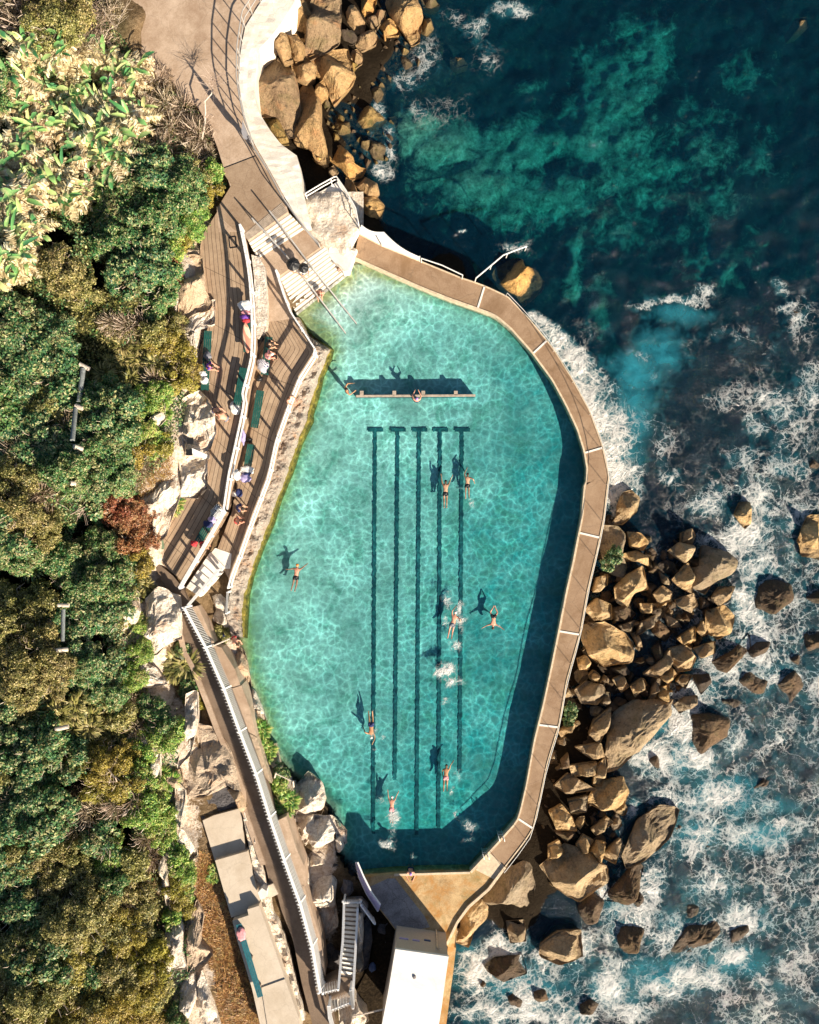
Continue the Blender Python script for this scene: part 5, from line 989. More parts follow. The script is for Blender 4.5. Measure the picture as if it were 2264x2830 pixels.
PALE_ = [
 ('rock_tan',.9,4.2,'rounded brown sandstone boulder left of the upper boardwalk', 3, 10,480,70,455,150,480,170,700,225,800,200,850,110,860,0,950,-40,700),
 ('rock_pale',.5,4.0,'pale rock ledge below the brown sandstone boulder', 3, 0,960,120,880,245,820,240,1005,150,1000,120,1180,110,1330,90,1250,60,1120,-20,1060),
 ('rock_tan',.35,3.9,'small pale shelf beside the start of the boardwalk', 3, -20,500,20,290,140,320,130,470,30,480),
 ('rock_pale',.45,4.1,'smooth pale rock bulging onto the boardwalk under two stooping people', 4, 300,170,430,100,530,250,540,400,500,520,400,560,300,430,320,320,290,220),
 ('rock_pale',.5,3.9,'pale tongue shaped rock with a scooped face', 4, 230,640,350,590,470,600,475,850,400,920,280,910,230,800),
 ('rock_pale',.4,3.9,'small pale ledge with two square holes', 4, 200,560,300,440,480,560,490,620,330,600,220,650),
 ('rock_pale',.6,4.2,'ribbed pale rock left of the tongue shaped one', 14, 880,870,1000,790,1150,620,1165,880,1080,1130,1000,1190,1010,1050,940,960),
 ('rock_pale',.8,4.3,'long pale cliff face beside the top of the brown walkway', 14, 960,1600,1030,1520,1170,1580,1172,1830,1100,1850,1020,1930,920,1930,960,1750),
 ('rock_pale',.5,4.3,'pale rock with a brown patch at the end of the long cliff face', 14, 800,2050,880,1970,1010,2040,1075,2130,990,2150,850,2160,790,2120),
 ('rock_pale',.8,4.9,'curved pale rock surrounded by bushes left of the walkway', 14, 700,1430,780,1440,860,1560,905,1650,880,1720,810,1810,770,1780,790,1650,740,1520),
 ('rock_pale',.5,4.9,'small grey pink rock among ferns above the scooped rocks', 14, 970,450,990,330,1070,250,1080,380,1000,460),
 ('rock_tan',.55,3.9,'wide smooth tan slab above the shaded round hollow', 5, 575,1270,700,1295,790,1400,850,1560,880,1690,800,1640,640,1725,560,1720,500,1600,555,1400),
 ('rock_pale',.9,4.2,'thin upright pale rib beside the tan slab', 15, 1180,80,1245,60,1250,250,1205,430,1130,500,1170,300),
 ('rock_pale',.6,4.8,'narrow white rock finger standing alone in the scrub', 15, 965,400,1012,420,1003,670,960,670),
 ('rock_pale',.6,4.3,'pale broken ridge left of the first terrace', 15, 1120,640,1180,700,1165,900,1250,1060,1190,1120,1130,1040,1120,800),
 ('rock_pale',.6,4.5,'pale knobbly ridge above the yellow green patch', 15, 1020,1150,1060,1070,1120,1100,1060,1200,1100,1330,1060,1400,1040,1300),
 ('rock_pale',.7,4.3,'broad pale rock with a shaded left side, low in the scrub', 15, 1085,1420,1160,1560,1150,1700,1180,1800,1060,1820,1050,1650),
 ('rock_tan',.8,4.2,'pointed tan rock with a dark cave like face', 15, 1195,1640,1215,1540,1250,1410,1290,1500,1270,1640,1340,1720,1290,1790,1200,1840),
 ('rock_pale',.6,4.2,'pale strip of rock leaving the bottom edge, left one', 15, 1150,1960,1225,1830,1250,2000,1170,2190,1110,2190),
 ('rock_pale',.6,4.1,'pale wedge of rock leaving the bottom edge, right one', 15, 1245,1960,1290,1850,1340,1980,1400,2190,1250,2190),
 ('rock_pale',.4,4.3,'small pale slab among dry grass', 15, 905,1100,930,990,970,980,965,1060,920,1120),
 ('rock_pale',.5,4.7,'grey white rock head above the white finger', 15, 840,310,890,255,940,290,985,370,960,420,880,390),
 ('rock_tan',.4,4.1,'small tan outcrop beside the green patch', 15, 1050,560,1150,540,1170,650,1100,680),
 ('rock_pale',1.1,1.6,'knobbly pale rock where the bank juts into the pool', 6, 990,300,1040,120,1110,40,1190,110,1220,200,1190,300,1150,340,1050,340),
 ('rock_pale',1.3,1.7,'cracked pale and rust coloured bank rock above the pool corner', 6, 1000,350,1150,345,1270,345,1340,430,1350,510,1270,570,1180,640,1090,560,1010,430),
 ('rock_pale',1.3,1.8,'fractured pink bank rock beside the long picket fence', 6, 1110,630,1200,620,1300,720,1280,900,1305,1060,1240,1110,1180,980,1110,840),
 ('rock_grey',.8,1.2,'purple grey shaded rock at the south west pool corner', 6, 1250,590,1330,540,1350,600,1340,700,1260,720,1220,660),
 ('rock_grey',.7,1.3,'dark pitted rock platform beside the leaning gate', 6, 1300,740,1400,660,1450,690,1470,830,1380,850,1310,830),
 ('rock_pale',1.0,1.9,'pale rock below the small lower stairs', 5, 640,330,760,310,830,350,830,470,780,520,700,440,620,430),
 ('rock_pale',.8,1.9,'orange tinted rock block above the pole', 5, 690,510,740,450,830,450,880,520,890,600,850,640,780,560,690,530),
 ('rock_tan',.9,1.7,'striped eroded rock at the pool bend', 5, 790,720,880,700,915,760,940,870,960,1000,900,1010,860,880),
 ('rock_pale',.8,1.8,'thin pale rock rim along the pool beside the green tuft', 5, 920,1000,990,1030,1040,1150,1065,1230,1020,1200,960,1110),
 ('rock_tan',.7,2.2,'brown rock wedge below the green tuft', 5, 1050,1560,1090,1400,1130,1400,1160,1520,1200,1640,1130,1600),
 ('rock_grey',1.0,1.6,'tall dark rock under the steep south staircase', 7, 410,1000,440,870,490,950,505,1090,475,1280,400,1330,430,1150),
 ('rock_pale',.6,2.6,'narrow pale ledge right of the staircase', 7, 405,900,432,890,440,1050,425,1230,395,1240,395,1060),
 ('rock_pale',.6,2.3,'small rounded pale rock at the head of the staircase', 7, 390,1250,430,1210,438,1290,420,1330,388,1340),
 ('rock_grey',.9,1.3,'dark rock in the shaded gully left of the staircase', 7, 130,1000,230,1010,270,1150,240,1340,150,1280,140,1150),
 ('rock_pale',.8,3.0,'pale rock at the bottom edge right of the walkway fence', 7, 250,1560,340,1520,400,1640,470,1720,400,1790,270,1790),
 ('rock_grey',.5,1.0,'round dark boulder in the yard below the painted shadow slab', 7, 540,880,620,850,690,960,640,1030,560,1000),
 ('rock_grey',.4,1.0,'small dark boulder in the shaded yard', 7, 590,1060,620,1040,650,1080,620,1110)]
for i, (mt, h, z, lb, t_, *p_) in enumerate(PALE_):
    rock(q(t_, *p_), z-0.15, h+0.15, mt, 500+i, lb, None, name='rock_outcrop', zb=-1.6, flat=0.7, rough=1.5, grow_=1.12)
for i, (lb, h, z, *p_) in enumerate((('low pale ledge filling the bank below the knobbly rock', .7, 1.7, 1040,300, 1140,320, 1160,420, 1080,520, 1000,420), ('rust coloured ledge wedged between the two large bank rocks', .8, 1.6, 1080,540, 1190,600, 1260,640, 1200,700, 1110,660), ('pale ledge beside the picket fence above the fractured pink rock', .7, 2.0, 1040,560, 1110,620, 1120,760, 1190,960, 1120,900, 1060,740), ('knobbly pale rock rim along the pool below the cracked bank rock', .8, 1.2, 1290,330, 1350,440, 1355,520, 1320,560, 1270,470), ('broken pink rock at the foot of the bank by the grey platform', .7, 1.3, 1230,660, 1310,700, 1310,830, 1290,880, 1240,800))):
    rock(q(6, *p_), z, h, 'rock_pale', 620+i, lb, None, name='rock_outcrop', zb=-1.4, flat=0.6, rough=1.6, grow_=1.08)
# hollow in the tan slab: its shade is painted as a flat dark grey rock
rock(q(6, 350,260, 380,130, 440,80, 530,70, 610,180, 655,215, 600,250, 480,285, 400,330), 3.5, .12, 'rock_grey', 560, 'round hollow with its shade painted dark grey above the first terrace', None, name='hollow_shade_rock', zb=-1, flat=1.0, rough=0.3)
rock(q(6, 560,150, 640,140, 690,250, 650,300, 610,220), 3.9, .9, 'rock_tan', 561, 'tan rock rim on the right of the shaded hollow', None, name='rock_outcrop', zb=-1, flat=.7)
# pool ledge along the fence
LG = q(3, 925,935, 1010,1085, 1130,1155, 1180,1185, 1150,1260, 1095,1400, 1050,1560, 1010,1700)+[(850,1160),(820,1225),(795,1300),(765,1380),(738,1450),(712,1520),(688,1590),(672,1640),(668,1700),(668,1760)]
LI = q(3, 900,940, 1000,1110, 1092,1240, 958,1460, 880,1640)+[(801,1130),(768,1230),(747,1325),(698,1455),(672,1530),(640,1620),(625,1700),(640,1760)]
e = empty('pool_ledge', P(760, 1300, 2.2), 'pale cracked rock ledge between the lower fence and the pool', 'ledge')
def lz(u, v): return 2.45-0.30*v-0.75*max(0, v-0.7)/0.3
M['ledge'] = m_rock('pale ledge with algae rim', [(0.28, (0.34, 0.22, 0.14)), (0.42, (0.62, 0.48, 0.37)), (0.56, (0.80, 0.69, 0.57)), (0.72, (0.90, 0.83, 0.75))], dark=(0.22, 0.13, 0.08), wet=False, strata=0.25)
off(ribbon('ledge', LI, [(x+6, y+2) for x, y in LG], 2.4, -0.6, 'ledge', e, 220, 12, zf=lz, bumpy=0.26), e)
t = NT('olive weed fringe'); fz = t.noise(3, 6, 0.75, t.pos())
M['weed'] = t.bsdf(t.ramp(fz, [(0.35, (0.05, 0.05, 0.008)), (0.6, (0.20, 0.16, 0.02)), (0.7, (0.40, 0.28, 0.05))]), 0.9, t.bump(fz, 0.8, 0.1))
off(ribbon('weed_fringe', [(x, y) for x, y in LG], [(x+15+3*math.sin(y*0.3), y+4) for x, y in LG], 1.6, -0.6, 'weed', e, 150, 4, zf=lambda u, v: 1.72-0.45*v, bumpy=0.12), e)

e = empty('mast', P(*q1(2, 492, 985), 3.6), 'tall thin grey mast at the foot of the path railing, with a long wedge shadow', 'pole')
g = e.location; MB(g).tube([g, g+Vector((0, 0, 3.5))], .05, 8, .02).build('mast_pole', 'steel', e)
MB(g).prism([g+Vector((-.16, .02, 0)), g+Vector((.16, .02, 0)), g+Vector((.16, -.02, 0)), g+Vector((-.16, -.02, 0))], 3.4).build('base_plate', 'steel', e)
m = MB(g)
a_ = [g+Vector((-.03, 0, .2)), g+Vector((-.42, 0, 1.0)), g+Vector((-.34, 0, 2.0)), g+Vector((-.03, 0, 3.4))]
for dy in (0, .02): pass
bm_ = m.bm; v1 = [bm_.verts.new(v-g) for v in a_]; v2 = [bm_.verts.new(v-g+Vector((0, .03, 0))) for v in a_]
bm_.faces.new(v1); bm_.faces.new(v2[::-1])
for i in range(4): bm_.faces.new((v1[i], v1[(i+1) % 4], v2[(i+1) % 4], v2[i]))
m.build('pennant', 'grey_cloth', e)

# weed covered stones filling the wash below the orange slabs
rs = random.Random(77); WSH = q(2, 1010,560, 1160,580, 1290,470, 1420,260, 1560,300, 1640,420, 1400,560, 1260,700, 1440,800, 1440,1060, 1290,1140, 1200,1060, 1100,960, 1000,880, 1000,660)
tp = [q(t_, *p_) for mt, h, z, lb, t_, *p_ in TOP[:38]]; got = []; tries = 0
while len(got) < 70 and tries < 3000:
    tries += 1; x = rs.uniform(900, 1180); y = rs.uniform(100, 470)
    if not inside(np.array([x]), np.array([y]), WSH)[0] or any(inside(np.array([x]), np.array([y]), a_)[0] for a_ in tp) or any(math.dist((x, y), g_) < 15 for g_ in got): continue
    got.append((x, y))
for k, (x, y) in enumerate(got):
    rr = random.Random(k+3300); r_ = rr.uniform(8, 19)
    rock(ell(x, y, r_*rr.uniform(1, 1.7), r_, rr.uniform(0, 180), k+350, 8), rr.uniform(-.45, -.05), rr.uniform(.3, .6), 'rock_moss' if rr.random() < .6 else 'rock_wet', 3300+k, 'small weed covered stone awash in the shallow water below the orange slabs', 'weed covered stones in the wash', name='stone', flat=.3)
# ================================================================== vegetation
def quads_from(C, U, Wd, ln, wd):
    """leaf rhombi: centre C, long axis U, side axis Wd"""
    a = C-U*ln[:, None]*0.5; b = C+Wd*wd[:, None]*0.5-U*ln[:, None]*0.05; c = C+U*ln[:, None]*0.5; d_ = C-Wd*wd[:, None]*0.5-U*ln[:, None]*0.05
    V = np.stack([a, b, c, d_], 1).reshape(-1, 3); F = np.arange(len(V)).reshape(-1, 4); return V, F
def unit(v): return v/(np.linalg.norm(v, axis=1, keepdims=True)+1e-9)
def leaves(C, Nrm, size, aspect, rg, jit=0.7):
    n = len(C); N_ = unit(Nrm+rg.normal(0, jit, (n, 3))); t_ = unit(np.cross(N_, rg.normal(0, 1, (n, 3)))); w_ = np.cross(N_, t_)
    ln = size*rg.uniform(0.6, 1.3, n); return quads_from(C, t_, w_, ln, ln*aspect)
def bush_mesh(kind, r, seed):
    rg = np.random.default_rng(seed); Vs = []; Fs = []; nb = 0
    def add(V, F):
        nonlocal nb; Vs.append(V); Fs.append(F+nb); nb += len(V)
    nl = int(12+r*10); lob = []
    for i in range(nl):
        a = rg.uniform(0, 6.283); rr = r*math.sqrt(rg.uniform(0, 1))*0.95; h = r*0.5*(1-(rr/r)**2)+rg.uniform(0.0, 0.5)*r
        lob.append((rr*math.cos(a), rr*math.sin(a), h, rg.uniform(0.10, 0.36)*r+0.06))
    lob = np.array(lob)
    if kind in ('leafy', 'fine', 'broad'):
        dens = {'leafy':560, 'fine':760, 'broad':420}[kind]; size = {'leafy':0.145, 'fine':0.11, 'broad':0.175}[kind]
        for (x, y, z, lr) in lob:
            n = int(dens*lr*lr*4*1.2)+30
            dv = unit(rg.normal(0, 1, (n, 3))); dv[:, 2] = np.abs(dv[:, 2])*1.0-0.25*(rg.random(n) < .4)
            rad = lr*(0.72+0.4*rg.random(n)**0.6)*(1+0.25*np.sin(dv[:, 0]*6+x*9)*np.cos(dv[:, 1]*5+y*7))
            C = np.array([x, y, z])+dv*rad[:, None]*np.array([1, 1, 0.8])
            add(*leaves(C, dv+np.array([0, 0, 0.5]), size, 0.5, rg, 0.55))
        n = int(60*r*r); a = rg.uniform(0, 6.283, n); rr = r*1.05*np.sqrt(rg.random(n)); C = np.c_[rr*np.cos(a), rr*np.sin(a), rg.uniform(-0.1, 0.3*r, n)]
        add(*leaves(C, np.tile([0, 0, 1.0], (n, 1)), size, 0.5, rg, 0.8))
    elif kind == 'twiggy':
        n = int(300*r*r)+200; a = rg.uniform(0, 6.283, n); rr = r*np.sqrt(rg.random(n)); z = r*0.75*(1-(rr/r/1.05)**2)*rg.uniform(0.45, 1.05, n)
        C = np.c_[rr*np.cos(a), rr*np.sin(a), z]; U = unit(C*np.array([1, 1, 0.7])+rg.normal(0, 0.35*r, (n, 3))+np.array([0, 0, 0.3])); Wd = unit(np.cross(U, rg.normal(0, 1, (n, 3))))
        add(*quads_from(C, U, Wd, rg.uniform(0.25, 0.6, n)*min(1, r), rg.uniform(0.018, 0.032, n)))
        n = int(170*r*r)+50; a = rg.uniform(0, 6.283, n); rr = r*np.sqrt(rg.random(n)); C = np.c_[rr*np.cos(a), rr*np.sin(a), r*0.7*(1-(rr/r/1.1)**2)*rg.uniform(0.5, 1.0, n)]
        add(*leaves(C, np.tile([0, 0, 1.0], (n, 1)), 0.11, 0.5, rg, 0.9))
    elif kind in ('grass', 'spiky'):
        ncl = 1 if kind == 'spiky' else int(4+r*5)
        for k in range(ncl):
            if ncl == 1: cx = cy = 0.0; R_ = r
            else: a0 = rg.uniform(0, 6.283); q_ = r*0.7*math.sqrt(rg.random()); cx, cy, R_ = q_*math.cos(a0), q_*math.sin(a0), rg.uniform(0.45, 0.75)
            n = int(130*R_)+30
            for j in range(n):
                a = rg.uniform(0, 6.283); L_ = R_*rg.uniform(0.6, 1.1); h = L_*rg.uniform(0.35, 0.8); w = rg.uniform(0.025, 0.05); pts = []
                for s_ in (0.0, 0.4, 0.75, 1.0):
                    rr = L_*s_; z = h*math.sin(min(1.0, s_*1.05)*2.3)*0.9; pts.append((cx+rr*math.cos(a), cy+rr*math.sin(a), z+0.02))
                sx, sy = -math.sin(a)*w, math.cos(a)*w; V = []
                for i_, (x, y, z) in enumerate(pts):
                    f = (1, 1, .75, .1)[i_]; V += [(x-sx*f, y-sy*f, z), (x+sx*f, y+sy*f, z)]
                add(np.array(V), np.array([(0, 1, 3, 2), (2, 3, 5, 4), (4, 5, 7, 6)]))
    return npmesh('foliage', np.concatenate(Vs), np.concatenate(Fs))
def stem_mesh(r, seed):
    rs_ = random.Random(seed); m = MB()
    for k in range(5):
        a = rs_.uniform(0, 6.28); q_ = r*rs_.uniform(.3, .6)
        m.tube([(0, 0, -0.4), (q_*.3*math.cos(a), q_*.3*math.sin(a), r*.25), (q_*math.cos(a), q_*math.sin(a), r*.6)], 0.05+0.02*r, 5, 0.015)
    for k in range(int(14+r*16)):
        a = rs_.uniform(0, 6.28); q_ = r*rs_.uniform(.35, 1.15); z_ = r*rs_.uniform(.55, 1.05)*(1-.35*(q_/r)**2)+.12
        m.tube([(q_*.35*math.cos(a), q_*.35*math.sin(a), z_*.5), (q_*.8*math.cos(a+.15), q_*.8*math.sin(a+.15), z_*.95), (q_*math.cos(a), q_*math.sin(a), z_*1.03)], 0.022, 3, 0.008)
    bmesh.ops.recalc_face_normals(m.bm, faces=m.bm.faces); me = bpy.data.meshes.new('branches'); m.bm.to_mesh(me); m.bm.free(); me.materials.append(M['twig']); return me
PROTO = {}
def foliage_mesh(kind, r, mat, var):
    rb = min((0.6, 1.0, 1.5, 2.1), key=lambda v: abs(v-r)); k = (kind, rb, mat, var)
    if k not in PROTO:
        me = bush_mesh(kind, rb, hash_(k)); me.materials.append(M[mat]); PROTO[k] = (me, rb)
    return PROTO[k]
def hash_(k): return sum(ord(c)*(i+1)*31 for i, c in enumerate(str(k))) % 99991
STEMS = {r_: stem_mesh(r_, int(r_*10)) for r_ in (0.6, 1.0, 1.5, 2.1)}
KIND = {'G':('leafy', 'leaf_green', 'mid green leafy bush', 'bush'), 'T':('broad', 'leaf_teal', 'dark blue green bush', 'bush'), 'O':('fine', 'leaf_olive', 'olive brown bush', 'bush'), 'D':('twiggy', 'leaf_dry', 'pale dry twiggy bush', 'bush'),
        'B':('fine', 'leaf_bright', 'bright green low bush', 'bush'), 'R':('fine', 'leaf_red', 'red brown bush', 'bush'), 'Y':('fine', 'leaf_yellow', 'yellow green bush', 'bush'), 'S':('spiky', 'leaf_teal', 'spiky green strap leaved plant', 'plant'), 'L':('grass', 'leaf_olive', 'tufty olive grass clump', 'grass clump'), 'K':('grass', 'leaf_bright', 'bright green grass clump', 'grass clump')}
BU = """30 20 2.1 D|90 15 1.8 D|140 30 1.6 O|190 60 1.5 D|60 70 1.8 D|120 80 1.5 O|30 120 1.6 D|170 110 1.3 D|215 95 1.2 D|230 30 1.0 D|20 180 1.6 G
330 170 1.0 D|350 220 1.1 D|385 230 1.2 D|420 290 1.3 D|400 320 1.0 D|360 270 1.2 D|310 230 .9 D|440 330 .8 D|340 310 1.0 D
320 370 1.5 T|280 400 1.6 T|260 450 1.8 G|310 440 1.5 G|350 400 1.2 T|380 370 1.0 G|420 370 1.0 O|450 370 .8 B|440 410 .9 Y|390 420 1.4 G|400 470 1.3 B|350 480 1.6 G|300 510 1.5 T|250 520 1.4 G|360 530 1.2 B|320 560 1.5 T|380 510 .8 Y|345 600 1.2 G|280 590 1.2 T|330 640 1.0 G|210 560 1.0 O|180 620 1.0 O|130 560 1.0 O|200 500 1.2 T|150 590 1.1 O|345 560 1.0 R
60 690 1.6 T|110 740 1.9 T|50 770 2.0 T|20 730 1.5 T|130 800 1.7 T|70 840 2.0 T|20 860 1.8 G|30 930 1.8 T|110 870 1.4 O|90 930 1.5 T|140 900 1.2 D
240 680 .9 D|275 690 1.0 D|305 680 .9 D|330 700 1.0 O|350 720 1.0 Y|370 690 .8 O|380 750 1.0 Y|385 800 .9 Y|395 780 .8 Y|350 760 1.0 L|310 760 1.2 L|270 740 1.0 L|250 790 1.3 L|210 800 1.0 L|290 810 1.1 L|330 800 .9 D|340 830 .8 B|310 850 .9 B|335 870 .8 K|300 900 1.0 B|320 930 1.0 B|350 940 .7 Y|290 950 1.0 Y
230 850 1.4 G|260 880 1.5 T|215 910 1.6 T|250 930 1.5 G|210 960 1.4 G|240 990 1.5 G|280 1000 1.0 D|300 970 .9 D|190 1010 1.3 T|200 1060 1.2 T|160 1000 1.4 G|130 950 1.2 T|180 870 1.3 T
40 960 1.5 D|70 990 1.3 D|30 1020 1.5 O|50 1070 1.7 O|90 1040 1.2 D|20 1120 1.6 T|90 1110 1.3 O|60 1150 1.4 G
255 1060 1.1 R|280 1090 1.3 R|300 1130 1.0 R|270 1140 1.0 R|310 1080 .8 R|230 1040 1.0 D|215 1110 1.3 O|180 1130 1.3 G|150 1180 1.4 G|210 1160 1.4 G|250 1180 1.4 G|290 1180 1.0 Y|170 1220 1.4 G|220 1230 1.4 G|260 1230 1.2 G|300 1230 1.0 L|320 1260 .8 L|310 1310 .8 B|300 1370 .8 B|285 1420 .9 B|240 1290 1.0 T
75 1190 1.0 S|70 1490 1.1 S|110 1500 1.0 L|45 1280 1.8 O|90 1300 1.7 O|40 1350 1.8 O|95 1370 1.7 O|60 1420 1.7 O|120 1420 1.3 O|20 1460 1.3 T|150 1290 1.3 T|190 1290 1.2 T|160 1360 1.3 T|200 1350 1.4 T|220 1400 1.4 T|170 1410 1.3 G|230 1450 1.3 G|190 1460 1.3 L|150 1480 1.2 L|120 1540 1.0 S|170 1520 1.2 L|210 1520 1.2 L|250 1490 1.2 O|280 1470 1.0 D|240 1540 1.2 L|290 1530 1.0 D
330 1490 .9 G|350 1510 .9 G|345 1550 .9 B|370 1530 .7 B|310 1570 1.0 B|270 1590 1.1 Y|230 1590 1.3 Y|190 1580 1.3 Y|150 1580 1.4 T|100 1560 1.6 T|50 1550 1.6 T|30 1610 1.8 T|90 1630 1.9 T|140 1640 1.6 T|50 1680 1.9 T|110 1700 1.8 T|20 1740 1.6 T
180 1660 1.2 D|195 1700 1.5 D|170 1740 1.3 D|160 1690 1.1 D|220 1640 1.2 Y|260 1640 1.2 Y|290 1640 1.1 B|330 1660 1.0 B|350 1640 .8 K|310 1700 1.1 B|340 1720 .9 B|350 1760 .8 B|290 1680 1.1 D|250 1690 1.0 D|260 1740 1.4 T|220 1760 1.2 T|310 1760 .9 D|200 1820 1.2 B|240 1790 1.1 B|280 1810 1.2 O|320 1800 .9 D|290 1850 1.2 O|240 1850 1.3 G
380 1800 .7 B|390 1830 .8 B|375 1860 .8 Y|385 1900 .8 Y|395 1870 .6 B|370 1930 .6 B|60 1750 1.6 O|110 1780 1.6 O|40 1810 1.6 T|90 1840 1.7 O|150 1800 1.4 O|150 1860 1.6 O|40 1880 1.7 T|100 1910 1.7 T|200 1890 1.6 O|250 1900 1.4 D|290 1900 1.2 O|160 1940 1.7 O|210 1960 1.6 O|260 1960 1.5 Y|300 1960 1.2 O|320 2010 1.2 Y
30 1950 1.7 T|70 1990 1.6 O|30 2040 1.8 O|110 2010 1.7 T|150 2010 1.6 Y|100 2070 1.8 O|200 2030 1.7 G|250 2030 1.6 O|50 2110 1.9 O|130 2120 1.8 Y|190 2100 1.8 O|240 2100 1.6 Y|290 2070 1.4 Y|330 2080 1.1 O|310 2130 1.4 Y|370 2140 .8 G
555 1880 .01 G"""
items = []
for ln in BU.replace('\n', '|').split('|'):
    a = ln.split()
    if len(a) == 4 and float(a[2]) > .1: items.append((float(a[0])*1.3125, float(a[1])*1.3125, float(a[2]), a[3]))
bands = [(0, 330, 'near the top edge'), (330, 640, 'level with the stairs'), (640, 830, 'level with the first green bench'), (830, 1020, 'level with the lane line tops'), (1020, 1200, 'level with the boardwalk end'), (1200, 1420, 'level with the brown walkway'), (1420, 1600, 'level with the smooth tan slab'), (1600, 1780, 'level with the shaded hollow'), (1780, 1960, 'level with the south platform'), (1960, 2300, 'by the bottom edge')]
cnt = {}
rs = random.Random(3)
items.sort(key=lambda v: v[0])
for (x, y, r, k) in items:
    if float(blobs(np.array([x]), np.array([y]), DIPS)[0]) > 0.45: continue
    kind, mat, lb, cat = KIND[k]; me, rb = foliage_mesh(kind, r, mat, rs.randrange(3))
    z = tz(x, y)-0.1; yy = y/1.3125; band = next(b for b in bands if b[0] <= yy < b[1])
    key = (k, band[2]); cnt[key] = cnt.get(key, 0)+1
    sc = r/rb; e = empty({'bush':'bush', 'plant':'strap_leaf_plant', 'grass clump':'grass_clump'}[cat], P(x, y, z), f"{lb} {band[2]}, {ordn(min(cnt[key]-1, 19))} from left", cat, 'shrubs on the scrub slope', rs.uniform(0, 6.28)); e.scale = (sc, sc, sc*rs.uniform(0.9, 1.6))
    f = link('foliage', me, None, e)
    if cat == 'bush': link('branches', STEMS[rb], None, e)
for x, y, r, k, lb in ((715, 2020, .55, 'K', 'bright grass tuft on the bank above the pool'), (735, 2075, .5, 'K', 'long grass tuft hanging over the pool edge'), (770, 2165, .6, 'B', 'bright green shrub on the bank under the small wooden rail'), (790, 2215, .6, 'K', 'grass tuft below the bright shrub on the bank'), (775, 2130, .5, 'G', 'dark green shrub just below the eroded pool rock'),
    (960, 2795, .5, 'B', 'small green tuft at the bottom edge by the walkway fence'), (590, 2410, .4, 'K', 'little green tuft beside the middle terrace'), (735, 2520, .45, 'B', 'green weeds between the terrace and the walkway'), (770, 2620, .5, 'B', 'green weeds along the long terrace'), (760, 2560, .4, 'G', 'dark weeds in the rubble edging'), (618, 1750, .6, 'O', 'brownish tuft on the rock below the small stairs'), (500, 1830, .9, 'L', 'tufty grass between the cliff face and the brown walkway'), (530, 1880, .8, 'G', 'green bush between the cliff face and the brown walkway'), (505, 1790, .6, 'G', 'small green bush beside the head of the brown walkway'), (545, 1930, .6, 'Y', 'yellowish bush at the tip beside the brown walkway kerb'),
    (475, 1365, .55, 'B', 'bright tuft growing between the tongue shaped and ribbed rocks'), (480, 1395, .5, 'K', 'grass tuft drooping over the boardwalk end'), (1700, 1530, .5, 'T', 'dark seaweed green clump on the rock beside the promenade'), (1680, 1555, .45, 'T', 'second dark green clump on the rock beside the promenade'), (1578, 1960, .45, 'T', 'green clump on the rubble next to the promenade wall'), (1572, 1990, .35, 'T', 'smaller green clump beside the promenade wall'), (860, 985, .01, 'Y', ''), (1250, 790, .01, 'Y', '')):
    if r < .1: continue
    kind, mat, l0, cat = KIND[k]; me, rb = foliage_mesh(kind, 0.6, mat, 0); e = empty('grass_clump' if k in 'KL' else 'bush', P(x, y, 0), lb, 'plant'); sc = r/rb
    z = {True:1.0}.get(x > 1500, tz(x, y)); z = max(z, {0:0}.get(0)); 
    if x > 1500: z = 0.9
    if 700 < x < 800 and y < 2230: z = 2.4
    e.location = P(x, y, z); e.scale = (sc, sc, sc); link('foliage', me, None, e)

# ---- banana-leaved plants with dead fronds
def paddle(Vs, Fs, nb, base, a, L_, w, tilt, droop, fold, ragged, rg):
    """one long blade with a midrib fold"""
    n = 8; dirh = np.array([math.cos(a), math.sin(a), 0]); side = np.array([-math.sin(a), math.cos(a), 0]); V = []
    p_ = np.array(base, float); ang = tilt
    for i in range(n+1):
        s_ = i/n; ww = w*math.sin(math.pi*min(0.98, s_*0.93+0.06))**0.65*(1-ragged*rg.random()*0.6)
        V += [p_-side*ww+np.array([0, 0, fold*ww]), p_, p_+side*ww+np.array([0, 0, fold*ww])]
        p_ = p_+(dirh*math.cos(ang)+np.array([0, 0, math.sin(ang)]))*L_/n; ang -= droop/n
    F = []
    for i in range(n):
        j = 3*i; F += [(j, j+1, j+4, j+3), (j+1, j+2, j+5, j+4)]
    Vs.append(np.array(V)); Fs.append(np.array(F)+nb); return nb+len(V)
